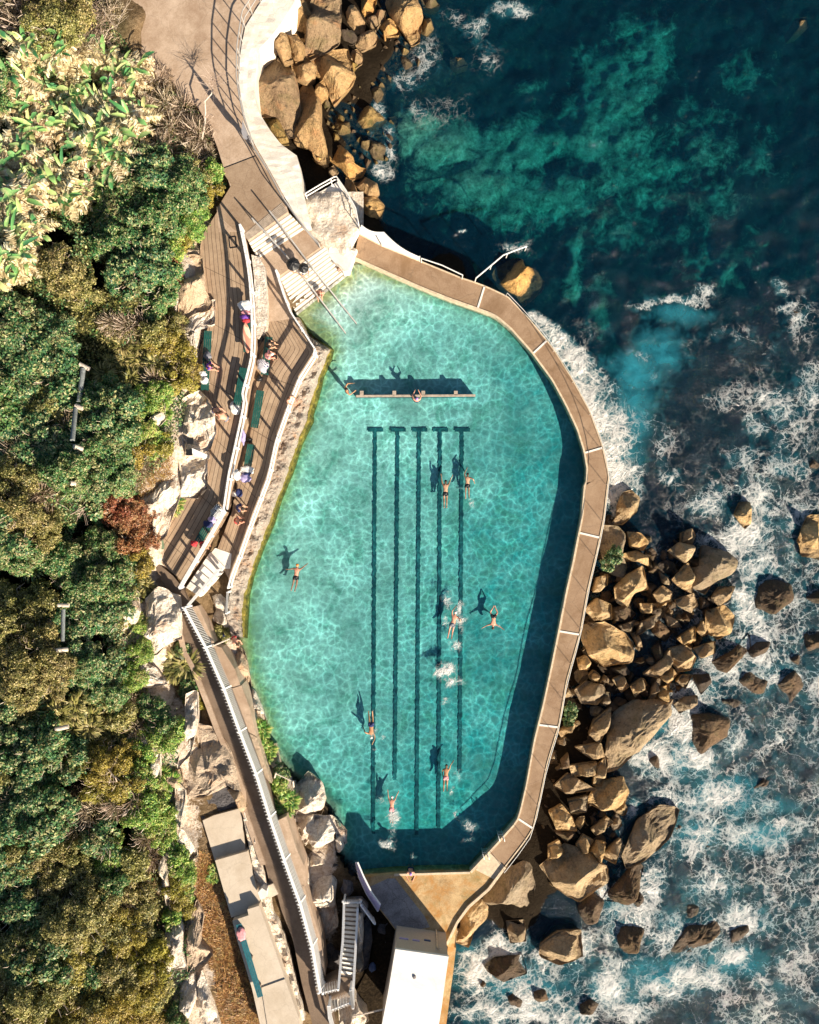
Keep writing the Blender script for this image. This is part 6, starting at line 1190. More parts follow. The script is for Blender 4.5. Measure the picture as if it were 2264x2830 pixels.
def palm_mesh(seed):
    rg = np.random.default_rng(seed); Vs = []; Fs = []; nb = 0; Vd = []; Fd = []; nd = 0; st = MB()
    for c_ in range(rg.integers(3, 5)):
        cx, cy = rg.normal(0, 0.45, 2); az = rg.uniform(0, 6.28); H_ = rg.uniform(0.5, 1.3)
        st.tube([(cx, cy, -0.5), (cx, cy, H_*.7)], 0.09, 6, 0.07)
        for j in range(rg.integers(3, 5)):
            sg = 1 if j % 2 else -1; a = az+(0 if sg > 0 else math.pi)+rg.normal(0, 0.5); b_ = rg.uniform(0.1, 0.45)
            base = (cx+math.cos(a)*b_, cy+math.sin(a)*b_, H_+rg.uniform(-.1, .5)); nb = paddle(Vs, Fs, nb, base, a, rg.uniform(0.5, 1.3), rg.uniform(0.09, 0.18), rg.uniform(0.3, 1.2), rg.uniform(0.5, 1.6), rg.uniform(0.2, 0.7), rg.uniform(0.1, 0.8), rg)
        for j in range(rg.integers(9, 13)):
            a = rg.uniform(0, 6.28); L_ = rg.uniform(0.8, 1.5); p_ = np.array([cx, cy, H_*rg.uniform(.75, 1.15)]); ang = rg.uniform(-.1, .5)
            dirh = np.array([math.cos(a), math.sin(a), 0]); side = np.array([-math.sin(a), math.cos(a), 0]); n = 15
            for i in range(n):
                p_ = p_+(dirh*math.cos(ang)+np.array([0, 0, math.sin(ang)]))*L_/n; ang -= 1.4/n
                for sg in (-1, 1):
                    l2 = rg.uniform(.18, .34)*math.sin(math.pi*(i+2)/(n+3)); e_ = p_+side*sg*l2+dirh*l2*rg.uniform(.1, .6)+np.array([0, 0, -l2*rg.uniform(0, .7)]); wv = dirh*0.042
                    Vd.append(np.array([p_-wv, p_+wv, e_+wv*.5, e_-wv*.5])); Fd.append(np.array([(0, 1, 2, 3)])+nd); nd += 4
    g = npmesh('green_leaves', np.concatenate(Vs), np.concatenate(Fs), True); g.materials.append(M['palm_green'])
    dm = npmesh('dead_leaves', np.concatenate(Vd), np.concatenate(Fd)); dm.materials.append(M['palm_dry'])
    bmesh.ops.recalc_face_normals(st.bm, faces=st.bm.faces); sm = bpy.data.meshes.new('stems'); st.bm.to_mesh(sm); st.bm.free(); sm.materials.append(M['stem'])
    return g, dm, sm
PAL = [palm_mesh(40+i) for i in range(5)]
PP = [(85,110),(125,125),(160,140),(110,160),(60,175),(215,125),(240,150),(265,165),(290,175),(200,180),(170,200),(130,215),(90,225),(50,215),(250,205),(280,215),(300,240),(220,245),(180,260),(140,275),(100,290),(55,280),(20,250),(260,275),(300,290),(235,300),(195,315),(150,330),(105,345),(60,350),(20,330),(270,330),(225,345),(180,365),(130,385),(85,400),(40,400),(10,380),(60,450),(100,430),(25,470),(80,490),(30,530),(60,560),(20,590),(50,610),(15,650),(150,420),(190,400),(15,145),(20,560)]
PP = [v for i, v in enumerate(PP) if i % 6 != 3]
PP.sort(key=lambda v: (int(v[1]/70), v[0]))
rowc = {}
for i, (x, y) in enumerate(PP):
    r_ = int(y/70); rowc[r_] = rowc.get(r_, 0)+1
    px, py = x*1.3125, y*1.3125
    e = empty('banana_leaf_plant', P(px, py, tz(px, py)+0.1), f"glossy paddle leaved plant over dead fronds, {ordn(rowc[r_]-1)} from left in the {ordn(r_-1)} row down", 'plant', 'paddle leaved plants on the north slope', rs.uniform(0, 6.28))
    sc = rs.uniform(0.8, 1.1); e.scale = (sc, sc, sc)
    for nm_, me in zip(('green_leaves', 'dead_leaves', 'stems'), PAL[i % 5]): link(nm_, me, None, e)

# ---- undergrowth that nobody could count
VEG = [(-140,-140),(255,-140),(262,0),(300,60),(385,160),(450,240),(545,300),(590,400),(630,520),(596,560),(548,640),(540,690),(492,710),(480,800),(495,960),(515,1080),(530,1120),(505,1170),(478,1250),(435,1300),(395,1340),(375,1400),(388,1480),(412,1560),(390,1620),(385,1700),(375,1800),(395,1880),(470,1990),(500,2060),(478,2200),(495,2350),(530,2450),(550,2640),(520,2830),(500,2980),(-140,2980)]
rg = np.random.default_rng(9)
def scatter(n, poly):
    xs_ = [p_[0] for p_ in poly]; ys_ = [p_[1] for p_ in poly]; X = rg.uniform(min(xs_), max(xs_), n); Y = rg.uniform(min(ys_), max(ys_), n); k = inside(X, Y, poly); return X[k], Y[k]
X, Y = scatter(150000, VEG); Z = terr(X, Y); sel = vnoise(X, Y, 1/130, 41)+0.5*vnoise(X, Y, 1/30, 42)+rg.normal(0, .12, len(X))
hb = np.clip(0.35+0.5*vnoise(X, Y, 1/38, 44), 0.02, 1)
for nm_, k, mat, lb in (('undergrowth', sel > 0.22, 'leaf_olive', 'olive scrub'), ('undergrowth', (sel <= 0.22) & (sel > -0.1), 'leaf_green', 'green scrub'), ('undergrowth', sel <= -0.1, 'leaf_teal', 'dark scrub')):
    x, y = PN(X[k], Y[k], Z[k]); n = int(k.sum()); C = np.c_[x, y, Z[k]+rg.uniform(0.0, 0.75, n)*hb[k]]
    V, F = leaves(C, np.tile([0, 0, 1.0], (n, 1)), 0.17, 0.5, rg, 0.6)
    tag(link(nm_, npmesh(nm_, V, F), mat), lb+' covering the ground between the bushes', 'undergrowth', None, 'stuff')
def blades(name, poly, n, mat, lb, L_=(0.15, 0.4), w=0.02, zadd=0.0, flat=0.6):
    X, Y = scatter(n, poly); Z = terr(X, Y)+zadd; x, y = PN(X, Y, Z); n = len(X); a = rg.uniform(0, 6.283, n); U = unit(np.c_[np.cos(a), np.sin(a), rg.uniform(0.1, 1.2, n)*(1-flat)+0.1]); Wd = unit(np.cross(U, np.c_[np.zeros(n), np.zeros(n), np.ones(n)])); ln = rg.uniform(*L_, n)
    C = np.c_[x, y, Z]+U*ln[:, None]*0.5; V, F = quads_from(C, U, Wd, ln, rg.uniform(0.7, 1.3, n)*w); tag(link(name, npmesh(name, V, F), mat), lb, 'grass', None, 'stuff')
M['dry_grass'] = m_leaf('rusty dry grass', [(0.0, (0.14, 0.06, 0.02)), (0.5, (0.36, 0.19, 0.06)), (0.85, (0.52, 0.32, 0.12)), (1, (0.40, 0.36, 0.10))])
blades('dry_grass', q(6, 380,560, 450,560, 520,760, 560,960, 620,1150, 730,1450, 790,1760, 520,1760, 480,1400, 400,1150, 340,950, 350,700), 26000, 'dry_grass', 'rust brown dry grass strip beside the long concrete terrace', w=0.035)
blades('bank_grass', q(5, 940,1070, 1000,1120, 1080,1330, 1110,1420, 1100,1560, 1200,1725, 1140,1725, 1080,1560, 1010,1330), 5000, 'leaf_yellow', 'yellow green grass fringe on the bank above the pool', zadd=0.5)
blades('cliff_grass', [(395,1280),(470,1260),(480,1340),(440,1390),(400,1500),(380,1480),(370,1380)], 3500, 'dry_grass', 'brown grass on the ledges above the boardwalk', w=0.03)

# ---- bare branches over the path and among the scrub
def branch(pts, r, label, nm='bare_tree'):
    e = empty(nm, P(*pts[0], tz(*pts[0])), label, 'tree' if nm == 'bare_tree' else 'log'); return e
e = empty('bare_tree', P(*q1(1, 1380, 940), 3.9), 'spindly bare tree with a pale crooked trunk leaning over the tan path', 'tree')
def zz_(L): return [P(*q1(1, a, b), z) for a, b, z in L]
MB(e.location).tube(zz_([(1375,950,3.6),(1395,850,4.0),(1400,760,4.3),(1395,690,4.5),(1440,640,4.7),(1450,600,4.8)]), 0.06, 7, 0.03).build('trunk', 'log', e)
m = MB(e.location); rs = random.Random(12)
m.tube(zz_([(1400,800,4.2),(1430,775,4.4),(1455,790,4.5),(1440,800,4.5)]), 0.03, 5, 0.015)
for k in range(45):
    a = rs.uniform(0, 6.28); c0 = zz_([(1450+rs.uniform(-20, 20), 610-rs.uniform(0, 90), 4.8)])[0]; L_ = rs.uniform(.5, 1.2); d1 = Vector((math.cos(a), math.sin(a), rs.uniform(-.1, .5)))
    m.tube([c0, c0+d1*L_*.5+Vector((rs.uniform(-.15, .15), rs.uniform(-.15, .15), .1)), c0+d1*L_+Vector((rs.uniform(-.3, .3), rs.uniform(-.3, .3), .1))], 0.009, 3, 0.004)
m.build('branches', 'twig', e)
for k, (pts, lb) in enumerate(((q(1, 700,60, 790,200, 830,100, 870,30), 'leafless pale branches overhanging the path at the top edge'), (q(14, 470,1010, 560,960, 600,1060), 'bleached bare branch among the bushes left of the red brown bush'), (q(15, 660,480, 740,580, 830,800), 'bare forked branch above the narrow white rock finger'))):
    b0 = P(*pts[0], tz(*pts[0])+1.3); e = empty('bare_tree', b0, lb, 'tree'); m = MB(b0); rs2 = random.Random(k+60)
    zt = [tz(*p_)+1.6 for p_ in pts]; sp = [P(*p_, z_) for p_, z_ in zip(pts, zt)]; m.tube(sp, 0.035, 5, 0.02)
    for j in range(26):
        i = rs2.randrange(len(sp)-1); c0 = sp[i].lerp(sp[i+1], rs2.random()); a = rs2.uniform(0, 6.28); d1 = Vector((math.cos(a), math.sin(a), .2)); L_ = rs2.uniform(.4, 1.1)
        m.tube([c0, c0+d1*L_*.5+Vector((rs2.uniform(-.1, .1), rs2.uniform(-.1, .1), 0)), c0+d1*L_], 0.014, 3, 0.006)
    m.build('branches', 'twig', e)
# ---- log posts and rails of the old slope fence
for k, (a, b, r_, mt, lb) in enumerate(((q1(14, 525, 15), q1(14, 595, 50), .13, 'log', 'sawn log end at the top of the long leaning log'), (q1(14, 550, 45), q1(14, 525, 265), .15, 'log_grey', 'thick pale blue grey log leaning in the scrub'),
    (q1(14, 500, 290), q1(14, 550, 308), .14, 'log', 'short bleached log at the foot of the thick grey log'), (q1(14, 500, 310), q1(14, 480, 520), .13, 'log_grey', 'dark mossy log below the thick grey one'), (q1(14, 490, 560), q1(14, 545, 578), .13, 'log', 'white ended log alone in the green bushes'),
    (q1(14, 465, 802), q1(14, 500, 806), .13, 'log', 'small bleached stump below the white ended log'), (q1(14, 385, 1610), q1(14, 458, 1612), .11, 'log', 'pale log end by the dark gap in the bushes'), (q1(14, 370, 1912), q1(14, 450, 1902), .12, 'log', 'pale log end above the spiky plant'),
    (q1(15, 355, 268), q1(15, 440, 250), .12, 'log', 'pale log end below the spiky plant'), (q1(15, 365, 575), q1(15, 430, 565), .12, 'log_grey', 'grey shaded log end in the dark bushes'), (q1(14, 420, 1640), q1(14, 415, 1850), .11, 'log_grey', 'long mossy log running down from the dark gap'))):
    za, zb_ = tz(*a)+1.75, tz(*b)+1.75; e = empty('log', P(*a, za), lb, 'log', 'logs of the old slope fence')
    MB(e.location).tube([P(*a, za), P(*b, zb_)], r_, 12).build('log_body', mt, e)
e = empty('wooden_rail', P(*q1(6, 950, 40), 3), 'small broken wooden rail on the bank above the pool', 'railing')
MB(e.location).tube([P(*q1(6, 895, 20), 3.4), P(*q1(6, 1015, 75), 3.2)], 0.035, 6).build('rail', 'log', e)
for a in ((880, 60, 895, 15), (1015, 110, 1010, 70)): MB(e.location).tube([P(*q1(6, a[0], a[1]), 2.6), P(*q1(6, a[2], a[3]), 3.5)], 0.05, 6).build('post', 'log', e)
e = empty('rusty_post', P(*q1(2, 1388, 230), 0.6), 'thin rusty post standing among the rocks at the water edge', 'post')
MB(e.location).tube([P(*q1(2, 1392, 275), 0.1), P(*q1(2, 1386, 215), 1.6)], 0.06, 8).build('shaft', 'rusty', e)
# ================================================================== people
def body_mesh(J, hands=True):
    bm = bmesh.new(); sk = bm.verts.layers.skin.verify(); vs = {}
    def v(k, p, r):
        x = bm.verts.new(Vector(p)); x[sk].radius = r if isinstance(r, tuple) else (r, r); vs[k] = x; return x
    v('pel', J['pel'], (0.15, 0.105)); vs['pel'][sk].use_root = True
    v('wai', J['wai'], (0.125, 0.095)); v('che', J['che'], (0.165, 0.11)); v('nb', J['nb'], (0.085, 0.07)); v('nk', J['nk'], (0.055, 0.055)); v('hd', J['hd'], (0.078, 0.092)); v('ht', J['ht'], (0.055, 0.065))
    for a, b in (('pel', 'wai'), ('wai', 'che'), ('che', 'nb'), ('nb', 'nk'), ('nk', 'hd'), ('hd', 'ht')): bm.edges.new((vs[a], vs[b]))
    for s in 'LR':
        v('sh'+s, J['sh'+s], 0.062); v('el'+s, J['el'+s], 0.042); v('wr'+s, J['wr'+s], 0.028)
        bm.edges.new((vs['che'], vs['sh'+s])); bm.edges.new((vs['sh'+s], vs['el'+s])); bm.edges.new((vs['el'+s], vs['wr'+s]))
        f = (Vector(J['wr'+s])-Vector(J['el'+s])).normalized(); pm = Vector(J['wr'+s])+f*0.075; v('pa'+s, pm, (0.036, 0.018)); bm.edges.new((vs['wr'+s], vs['pa'+s]))
        sd = f.cross(Vector((0, 1, 0.2))).normalized()
        for i, (o_, L_) in enumerate(((-.032, .062), (-.011, .075), (.011, .07), (.03, .055))):
            a = v(f'f{s}{i}', pm+sd*o_+f*0.035, 0.009); b = v(f'g{s}{i}', pm+sd*o_*1.25+f*(0.03+L_)+Vector((0, .012, 0)), 0.007); bm.edges.new((vs['pa'+s], a)); bm.edges.new((a, b))
        a = v('t'+s, Vector(J['wr'+s])+f*0.03+sd*0.05, 0.011); b = v('u'+s, Vector(J['wr'+s])+f*0.07+sd*0.07, 0.008); bm.edges.new((vs['wr'+s], a)); bm.edges.new((a, b))
        v('hp'+s, J['hp'+s], 0.088); v('kn'+s, J['kn'+s], 0.056); v('an'+s, J['an'+s], 0.036); v('to'+s, J['to'+s], (0.038, 0.022))
        for a, b in (('pel', 'hp'+s), ('hp'+s, 'kn'+s), ('kn'+s, 'an'+s), ('an'+s, 'to'+s)): bm.edges.new((vs[a], vs[b]))
    me = bpy.data.meshes.new('tmp'); bm.to_mesh(me); bm.free(); o = bpy.data.objects.new('tmp', me); COL.objects.link(o)
    md = o.modifiers.new('s', 'SKIN'); md.use_smooth_shade = True; o.modifiers.new('u', 'SUBSURF').levels = 1
    dg = bpy.context.evaluated_depsgraph_get(); out = bpy.data.meshes.new_from_object(o.evaluated_get(dg)); bpy.data.objects.remove(o); bpy.data.meshes.remove(me)
    # nose, ears and eyes welded on the head
    b2 = bmesh.new(); b2.from_mesh(out); hd = Vector(J['hd']); up = (Vector(J['ht'])-hd).normalized(); fw = J.get('face', Vector((0, 1, 0))); fw = (fw-up*fw.dot(up)).normalized(); sd = up.cross(fw)
    for off_, r_ in ((fw*0.10-up*0.01, .016), (sd*0.082, .02), (-sd*0.082, .02), (fw*0.083+sd*0.032+up*0.012, .011), (fw*0.083-sd*0.032+up*0.012, .011), (fw*0.088-up*0.045, .013)):
        bmesh.ops.create_icosphere(b2, subdivisions=1, radius=r_, matrix=Matrix.Translation(hd+off_))
    b2.to_mesh(out); b2.free(); out.polygons.foreach_set('use_smooth', np.ones(len(out.polygons), bool)); return out
def pose(kind):
    J = dict(pel=(0, 0, .95), wai=(0, 0, 1.12), che=(0, 0, 1.33), nb=(0, 0, 1.47), nk=(0, .01, 1.53), hd=(0, .03, 1.62), ht=(0, .02, 1.72))
    for s, x in (('L', -1), ('R', 1)):
        J['sh'+s] = (x*.19, 0, 1.41); J['el'+s] = (x*.26, 0, 1.14); J['wr'+s] = (x*.27, .08, .90)
        J['hp'+s] = (x*.09, 0, .88); J['kn'+s] = (x*.11, .02, .48); J['an'+s] = (x*.11, 0, .08); J['to'+s] = (x*.13, .15, .03)
    if kind == 'walk':
        J['knL'] = (-.1, .2, .5); J['anL'] = (-.1, .22, .1); J['toL'] = (-.1, .36, .04); J['knR'] = (.1, -.02, .5); J['anR'] = (.1, -.3, .14); J['toR'] = (.1, -.18, .04); J['elL'] = (-.25, -.1, 1.15); J['wrL'] = (-.25, -.02, .92); J['elR'] = (.25, .1, 1.16); J['wrR'] = (.24, .28, 1.02)
    if kind == 'stoop':
        J.update(wai=(0, .06, 1.08), che=(0, .26, 1.2), nb=(0, .36, 1.26), nk=(0, .41, 1.28), hd=(0, .5, 1.3), ht=(0, .58, 1.36), shL=(-.19, .28, 1.22), shR=(.19, .28, 1.22), elL=(-.24, .42, 1.0), elR=(.24, .42, 1.0), wrL=(-.18, .58, .85), wrR=(.18, .58, .85))
    if kind in ('sit', 'sitcurl'):
        for k in ('pel', 'wai', 'che', 'nb', 'nk', 'hd', 'ht', 'shL', 'shR', 'elL', 'elR', 'wrL', 'wrR', 'hpL', 'hpR'): p_ = J[k]; J[k] = (p_[0], p_[1], p_[2]-.85+.0)
        for s, x in (('L', -1), ('R', 1)): J['kn'+s] = (x*.13, .42, .12); J['an'+s] = (x*.12, .45, -.33); J['to'+s] = (x*.12, .6, -.38); J['el'+s] = (x*.27, .1, .35); J['wr'+s] = (x*.17, .34, .22)
        if kind == 'sitcurl':
            for k, y_ in (('wai', .08), ('che', .18), ('nb', .25), ('nk', .29), ('hd', .36), ('ht', .42), ('shL', .19), ('shR', .19)): p_ = J[k]; J[k] = (p_[0], p_[1]+y_, p_[2]-y_*.4)
    if kind == 'Y':
        J.update(elL=(-.24, .0, 1.68), elR=(.26, 0, 1.67), wrL=(-.27, .02, 1.93), wrR=(.36, .02, 1.9), shL=(-.18, 0, 1.45), shR=(.18, 0, 1.45), anL=(-.07, -.02, .1), anR=(.09, -.02, .1), toL=(-.07, -.1, .0), toR=(.09, -.1, .0), knL=(-.08, 0, .48), knR=(.09, 0, .48))
    if kind == 'free':
        J.update(elL=(-.22, .0, 1.68), wrL=(-.1, .03, 1.95), elR=(.38, -.12, 1.3), wrR=(.45, .05, 1.12), shL=(-.17, 0, 1.46), anL=(-.1, -.08, .1), anR=(.14, .06, .1), toL=(-.1, -.12, .0), toR=(.16, .02, .0))
    if kind == 'freeR':
        J.update(elR=(.24, .0, 1.66), wrR=(.36, .03, 1.86), elL=(-.26, .1, 1.2), wrL=(-.2, .12, .98), anL=(-.1, -.06, .1), anR=(.12, .05, .1), toL=(-.1, -.12, .0), toR=(.14, .0, .0))
    if kind == 'frog':
        J.update(elL=(-.42, .02, 1.50), elR=(.42, .02, 1.50), wrL=(-.6, .03, 1.62), wrR=(.6, .03, 1.62), knL=(-.24, .02, .62), knR=(.24, .02, .62), anL=(-.06, -.02, .28), anR=(.06, -.02, .28), toL=(-.03, -.06, .16), toR=(.03, -.06, .16))
    if kind == 'side':
        J.update(elL=(-.36, .02, 1.34), wrL=(-.56, .05, 1.3), elR=(.34, .0, 1.56), wrR=(.5, .02, 1.74), shL=(-.19, 0, 1.42), knL=(-.12, .05, .5), anL=(-.16, -.02, .14), toL=(-.16, -.1, .04), anR=(.06, .02, .12), toR=(.06, -.08, .02), hd=(-.02, -.06, 1.62), ht=(-.02, -.05, 1.72))
    if kind == 'reach':
        for s, x in (('L', -1), ('R', 1)): J['el'+s] = (x*.26, .22, 1.36); J['wr'+s] = (x*.16, .44, 1.38)
    if kind == 'wave':
        J.update(elL=(-.34, .18, 1.38), wrL=(-.28, .42, 1.40), elR=(.36, .1, 1.38), wrR=(.26, .38, 1.38))
    return {k: Vector(v) for k, v in J.items()}
def person(label, px, py, z, head, kind, prone=False, sk='skin', hair='hair_dark', trunks=None, top=None, group=None, sc=1.0, zc=0.0, long_hair=False):
    J = pose(kind)
    if prone: J = {k: Vector((v.x, v.z-0.95, -v.y)) for k, v in J.items()}; J['face'] = Vector((0, 0, -1))
    hx, hy = head; rz = math.atan2(-hy, hx)-math.pi/2
    e = empty('person', P(px, py, z+zc), label, 'person', group, rz); e.location.z = z; e.scale = (sc, sc, sc)
    me = body_mesh(J); b = link('body', me, sk, e)
    up = (J['ht']-J['hd']).normalized(); fw = J.get('face', Vector((0, 1, 0)))
    MB().blob(J['hd']+up*0.035-fw*0.018, (0.092, 0.104, 0.092) if not prone else (0.092, 0.092, 0.104), 2, 0.06, 2).build('hair' if 'cap' not in hair else 'swim_cap', hair, e, True)
    if trunks:
        m = MB(); c = J['pel']; 
        m.blob((c+J['hpL']+J['hpR'])/3, (.185, .135, .14) if not prone else (.185, .14, .135), 5, 0.04, 2)
        for s in 'LR': m.tube([J['hp'+s], J['hp'+s].lerp(J['kn'+s], .38)], .108, 10, .092)
        m.build('shorts', trunks, e, True)
    if top:
        m = MB(); a = J['wai']; b2 = J['che']; m.tube([a.lerp(J['pel'], .4), a, b2, b2.lerp(J['nb'], .5)], .165, 12, .15)
        for s in 'LR': m.tube([b2, J['sh'+s], J['sh'+s].lerp(J['el'+s], .45)], .085, 8, .07)
        m.build('top', top, e, True)
    return e
GW = 'people swimming in the pool'
ZSW = zp-0.06
def src(t_, a, b): return q1(t_, a, b)
person('swimmer gliding with both arms stretched forward in black trunks', *src(11, 472, 400), ZSW, (0.02, -1), 'Y', True, 'skin', 'hair_dark', 'black', group=GW, sc=1.0)
person('swimmer in black suit, one arm bent overhead and legs apart', *src(11, 690, 320), ZSW, (0.03, -1), 'free', True, 'skin', 'hair_dark', 'black', group=GW, sc=.92)
person('swimmer in the thick splash on the right hand lane lines', *src(11, 545, 1700), ZSW+.04, (0.25, -1), 'free', True, 'skin_red', 'cap_white', 'grey_cloth', group=GW)
person('breaststroke swimmer heading down the pool with arms spread wide', *src(11, 950, 1640), ZSW, (-0.06, 1), 'frog', True, 'skin_red', 'hair_brown', 'black', group=GW, sc=.95)
person('swimmer on the far left lane line heading towards the platform', *src(12, 262, 540), ZSW, (0.02, 1), 'free', True, 'skin_tan', 'cap_white', 'navy', group=GW, sc=1.0)
person('brown haired swimmer with one arm out, on the fourth lane line', *src(12, 975, 1020), ZSW, (0.06, -1), 'freeR', True, 'skin_tan', 'hair_brown', 'pink', group=GW, sc=.95)
person('swimmer ahead of a white splash near the south end of the pool', *src(12, 458, 1320), ZSW, (0.03, -1), 'Y', True, 'skin_red', 'cap_white', 'pink', group=GW, sc=.95)
person('swimmer with orange cap by the left bank, arms out sideways', *src(4, 1203, 1560), ZSW, (0.15, -1), 'side', True, 'skin_red', 'cap_orange', 'black', group=GW, sc=1.0)
person('bather standing waist deep at the left end of the submerged board', *src(3, 1318, 1520), 0.62, (1, -0.3), 'wave', False, 'skin_tan', 'hair_dark', 'navy', group=GW, zc=1.1)
person('bather in purple cap resting against the middle of the submerged board', *src(8, 543, 1090), 0.55, (0, -1), 'reach', False, 'skin_red', 'cap_lilac', 'navy', group=GW, zc=1.1)
person('bather in lilac cap holding the edge of the stained platform', *src(7, 820, 505), 0.55, (0, 1), 'reach', False, 'skin_red', 'cap_lilac', 'navy', group=GW, zc=1.1)
GD = 'people on the decks and steps'
person('person leaning on the lower fence looking at the pool', *src(3, 862, 1590), ZL, (0.6, 0.4), 'reach', False, 'skin_red', 'hair_brown', 'grey_cloth', group=GD, zc=1.2)
person('shirtless man stooping at the corner of the boardwalk', *src(4, 545, 235), ZU, (0.9, 0.4), 'stoop', False, 'skin_red', 'hair_brown', 'navy', group=GD, zc=1.1)
person('fair shirtless man bending forward behind the stooping one', *src(4, 645, 305), ZU, (-0.9, -0.5), 'stoop', False, 'skin_red', 'hair_brown', 'grey_cloth', group=GD, zc=1.1)
person('person sitting on the lower steps in the sun beside the long shadow', *src(3, 1105, 720), 2.05, (-0.1, 1), 'sitcurl', False, 'skin_red', 'hair_brown', 'grey_cloth', group=GD, zc=.4)
person('reddish child crouching at the right end of the pool steps', *src(3, 1285, 535), 2.0, (-0.6, 0.4), 'sitcurl', False, 'skin_red', 'hair_brown', 'red', 'rusty', group=GD, zc=.2, sc=.75)
person('person in purple and orange sitting on the green bench by the rocks', *src(3, 205, 1320), ZU+.45, (1, 0.2), 'sitcurl', False, 'skin_red', 'hair_dark', 'orange', 'purple', group=GD, zc=.4)
person('person in pale pink sitting on the lower deck bench', *src(3, 675, 1235), ZL+.45, (1, 0), 'sitcurl', False, 'skin_red', 'cap_white', 'pink', 'pink', group=GD, zc=.5)
person('dark haired person facing the bench beside the one in pink', *src(3, 742, 1243), ZL+.1, (-1, 0.1), 'sitcurl', False, 'skin_red', 'hair_dark', 'black', 'black', group=GD, zc=.5, sc=.85)
person('person in black clothes sitting at the top of the lower deck bench', *src(3, 680, 1150), ZL+.45, (1, 0), 'sitcurl', False, 'skin', 'hair_dark', 'black', 'black', group=GD, zc=.5)
person('person in dark clothes sitting against the fence below the white towels', *src(4, 730, 1010), ZL+.4, (0.9, 0.2), 'sitcurl', False, 'skin', 'hair_dark', 'navy', 'navy', group=GD, zc=.5)
person('pink skinned sunbather sitting below the one in dark clothes', *src(4, 715, 1120), ZL+.3, (0.8, -0.1), 'sitcurl', False, 'skin_red', 'hair_brown', 'red', group=GD, zc=.5)
person('reddish bather on the rocks at the bend of the pool edge', *src(5, 850, 650), 1.9, (0.5, 0.6), 'stoop', False, 'skin_red', 'hair_brown', 'red', group=GD, zc=.9, sc=.9)
person('person sitting with knees up on the end of the tilted deck bench', *src(4, 440, 1300), ZU+.42, (0.8, 0.5), 'sitcurl', False, 'skin_red', 'hair_dark', 'black', 'red', group=GD, zc=.4, sc=.85)
# people under umbrellas on the steps
for (a, b, zf_, r_, lb, lu, hd_) in ((890, 515, 2.75, .40, 'person in black under the larger umbrella on the steps', 'larger black umbrella held over the steps', (1, .9)), (975, 545, 2.6, .31, 'person under the smaller umbrella on the steps', 'smaller dark umbrella beside the larger one', (.6, 1))):
    px, py = src(3, a, b); person(lb, px-3, py+3, zf_-.25, hd_, 'reach', False, 'skin', 'hair_dark', 'denim', 'black' if r_ > .35 else 'cloth_white', GD, zc=1.6, sc=.95)
    c = P(px, py, zf_+1.75); e = empty('umbrella', c, lu, 'umbrella', 'umbrellas on the steps'); m = MB(c); rg_ = 16; ringv = []
    top_ = m.bm.verts.new((0, 0, 0.12))
    for t_ in (0.35, 0.7, 1.0): ringv.append([m.bm.verts.new((r_*t_*math.cos(2*math.pi*k/rg_)*(1-.04*(k % 2)), r_*t_*math.sin(2*math.pi*k/rg_)*(1-.04*(k % 2)), 0.12-0.2*t_*t_-.02*(k % 2))) for k in range(rg_)])
    for k in range(rg_): m.bm.faces.new((top_, ringv[0][k], ringv[0][(k+1) % rg_]))
    for A_2, B_2 in zip(ringv, ringv[1:]):
        for k in range(rg_): m.bm.faces.new((A_2[k], B_2[k], B_2[(k+1) % rg_], A_2[(k+1) % rg_]))
    m.build('canopy', 'black', e, False); MB(c).tube([c+Vector((0, 0, .16)), c+Vector((0, 0, -.75))], .012, 6).build('shaft', 'steel', e)
# ------------------------------------------------------------------ benches
def bench(label, a, b, z, mat='green_paint', w=0.46, n=4, h=.45):
    A_3 = P(*a, z+h); B_3 = P(*b, z+h); c = (A_3+B_3)/2; c.z = z; e = empty('bench', c, label, 'bench', 'long painted benches'); dr = (B_3-A_3).normalized(); sd = Vector((-dr.y, dr.x, 0))
    m = MB(c)
    for k in range(n): o_ = sd*((k+.5)/n-.5)*w; m.bar(A_3+o_, B_3+o_, w/n-.015, .045)
    m.build('seat', mat, e)
    for f in (.12, .5, .88):
        p_ = A_3.lerp(B_3, f); MB(c).box(p_-Vector((0, 0, h/2+.02)), (.07, w*.85, h-.04), rz=math.atan2(dr.y, dr.x)).build('leg', 'weathered', e)
bench('green bench against the pale rocks, with a person in purple and orange', src(3, 217, 1048), src(3, 190, 1520), ZU)
bench('green bench with a white towel at its lower end', src(3, 500, 1342), src(3, 445, 1640), ZU)
bench('green bench carrying the surfboard beside the white fence', src(3, 518, 850), src(3, 528, 1215), ZU)
bench('green bench on the lower deck under the seated group', src(3, 700, 1095), src(3, 665, 1395), ZL)
bench('empty green bench in the middle of the lower deck', src(4, 920, 85), src(4, 872, 380), ZL)
bench('short green bench with white and lilac towels at its end', src(4, 847, 512), src(4, 800, 795), ZL)
bench('green bench set diagonally with a zebra patterned towel', src(4, 590, 1012), src(4, 425, 1290), ZU)
bench('narrow teal blue bench on the long concrete terrace', src(6, 640, 1045), src(6, 788, 1540), 4.62, 'blue_paint', .34, 3)
for pts, lb in ((q(4, 240,940, 290,920, 300,945, 240,975), 'dark green board at the rock corner of the boardwalk'), (q(4, 80,1265, 140,1250, 155,1320, 150,1345, 110,1350), 'faded green board lying where the boardwalk meets the walkway')):
    c = P(*pts[0], ZU); tag(off(MB().prism([P(*p_, ZU+.10) for p_ in pts], ZU+.05).build('board', 'green_paint' if 'dark' in lb else 'green_panel'), Vector()) if False else MB().prism([P(*p_, ZU+.10) for p_ in pts], ZU+.02).build('board', 'green_paint' if 'dark' in lb else 'green_panel'), lb, 'board')
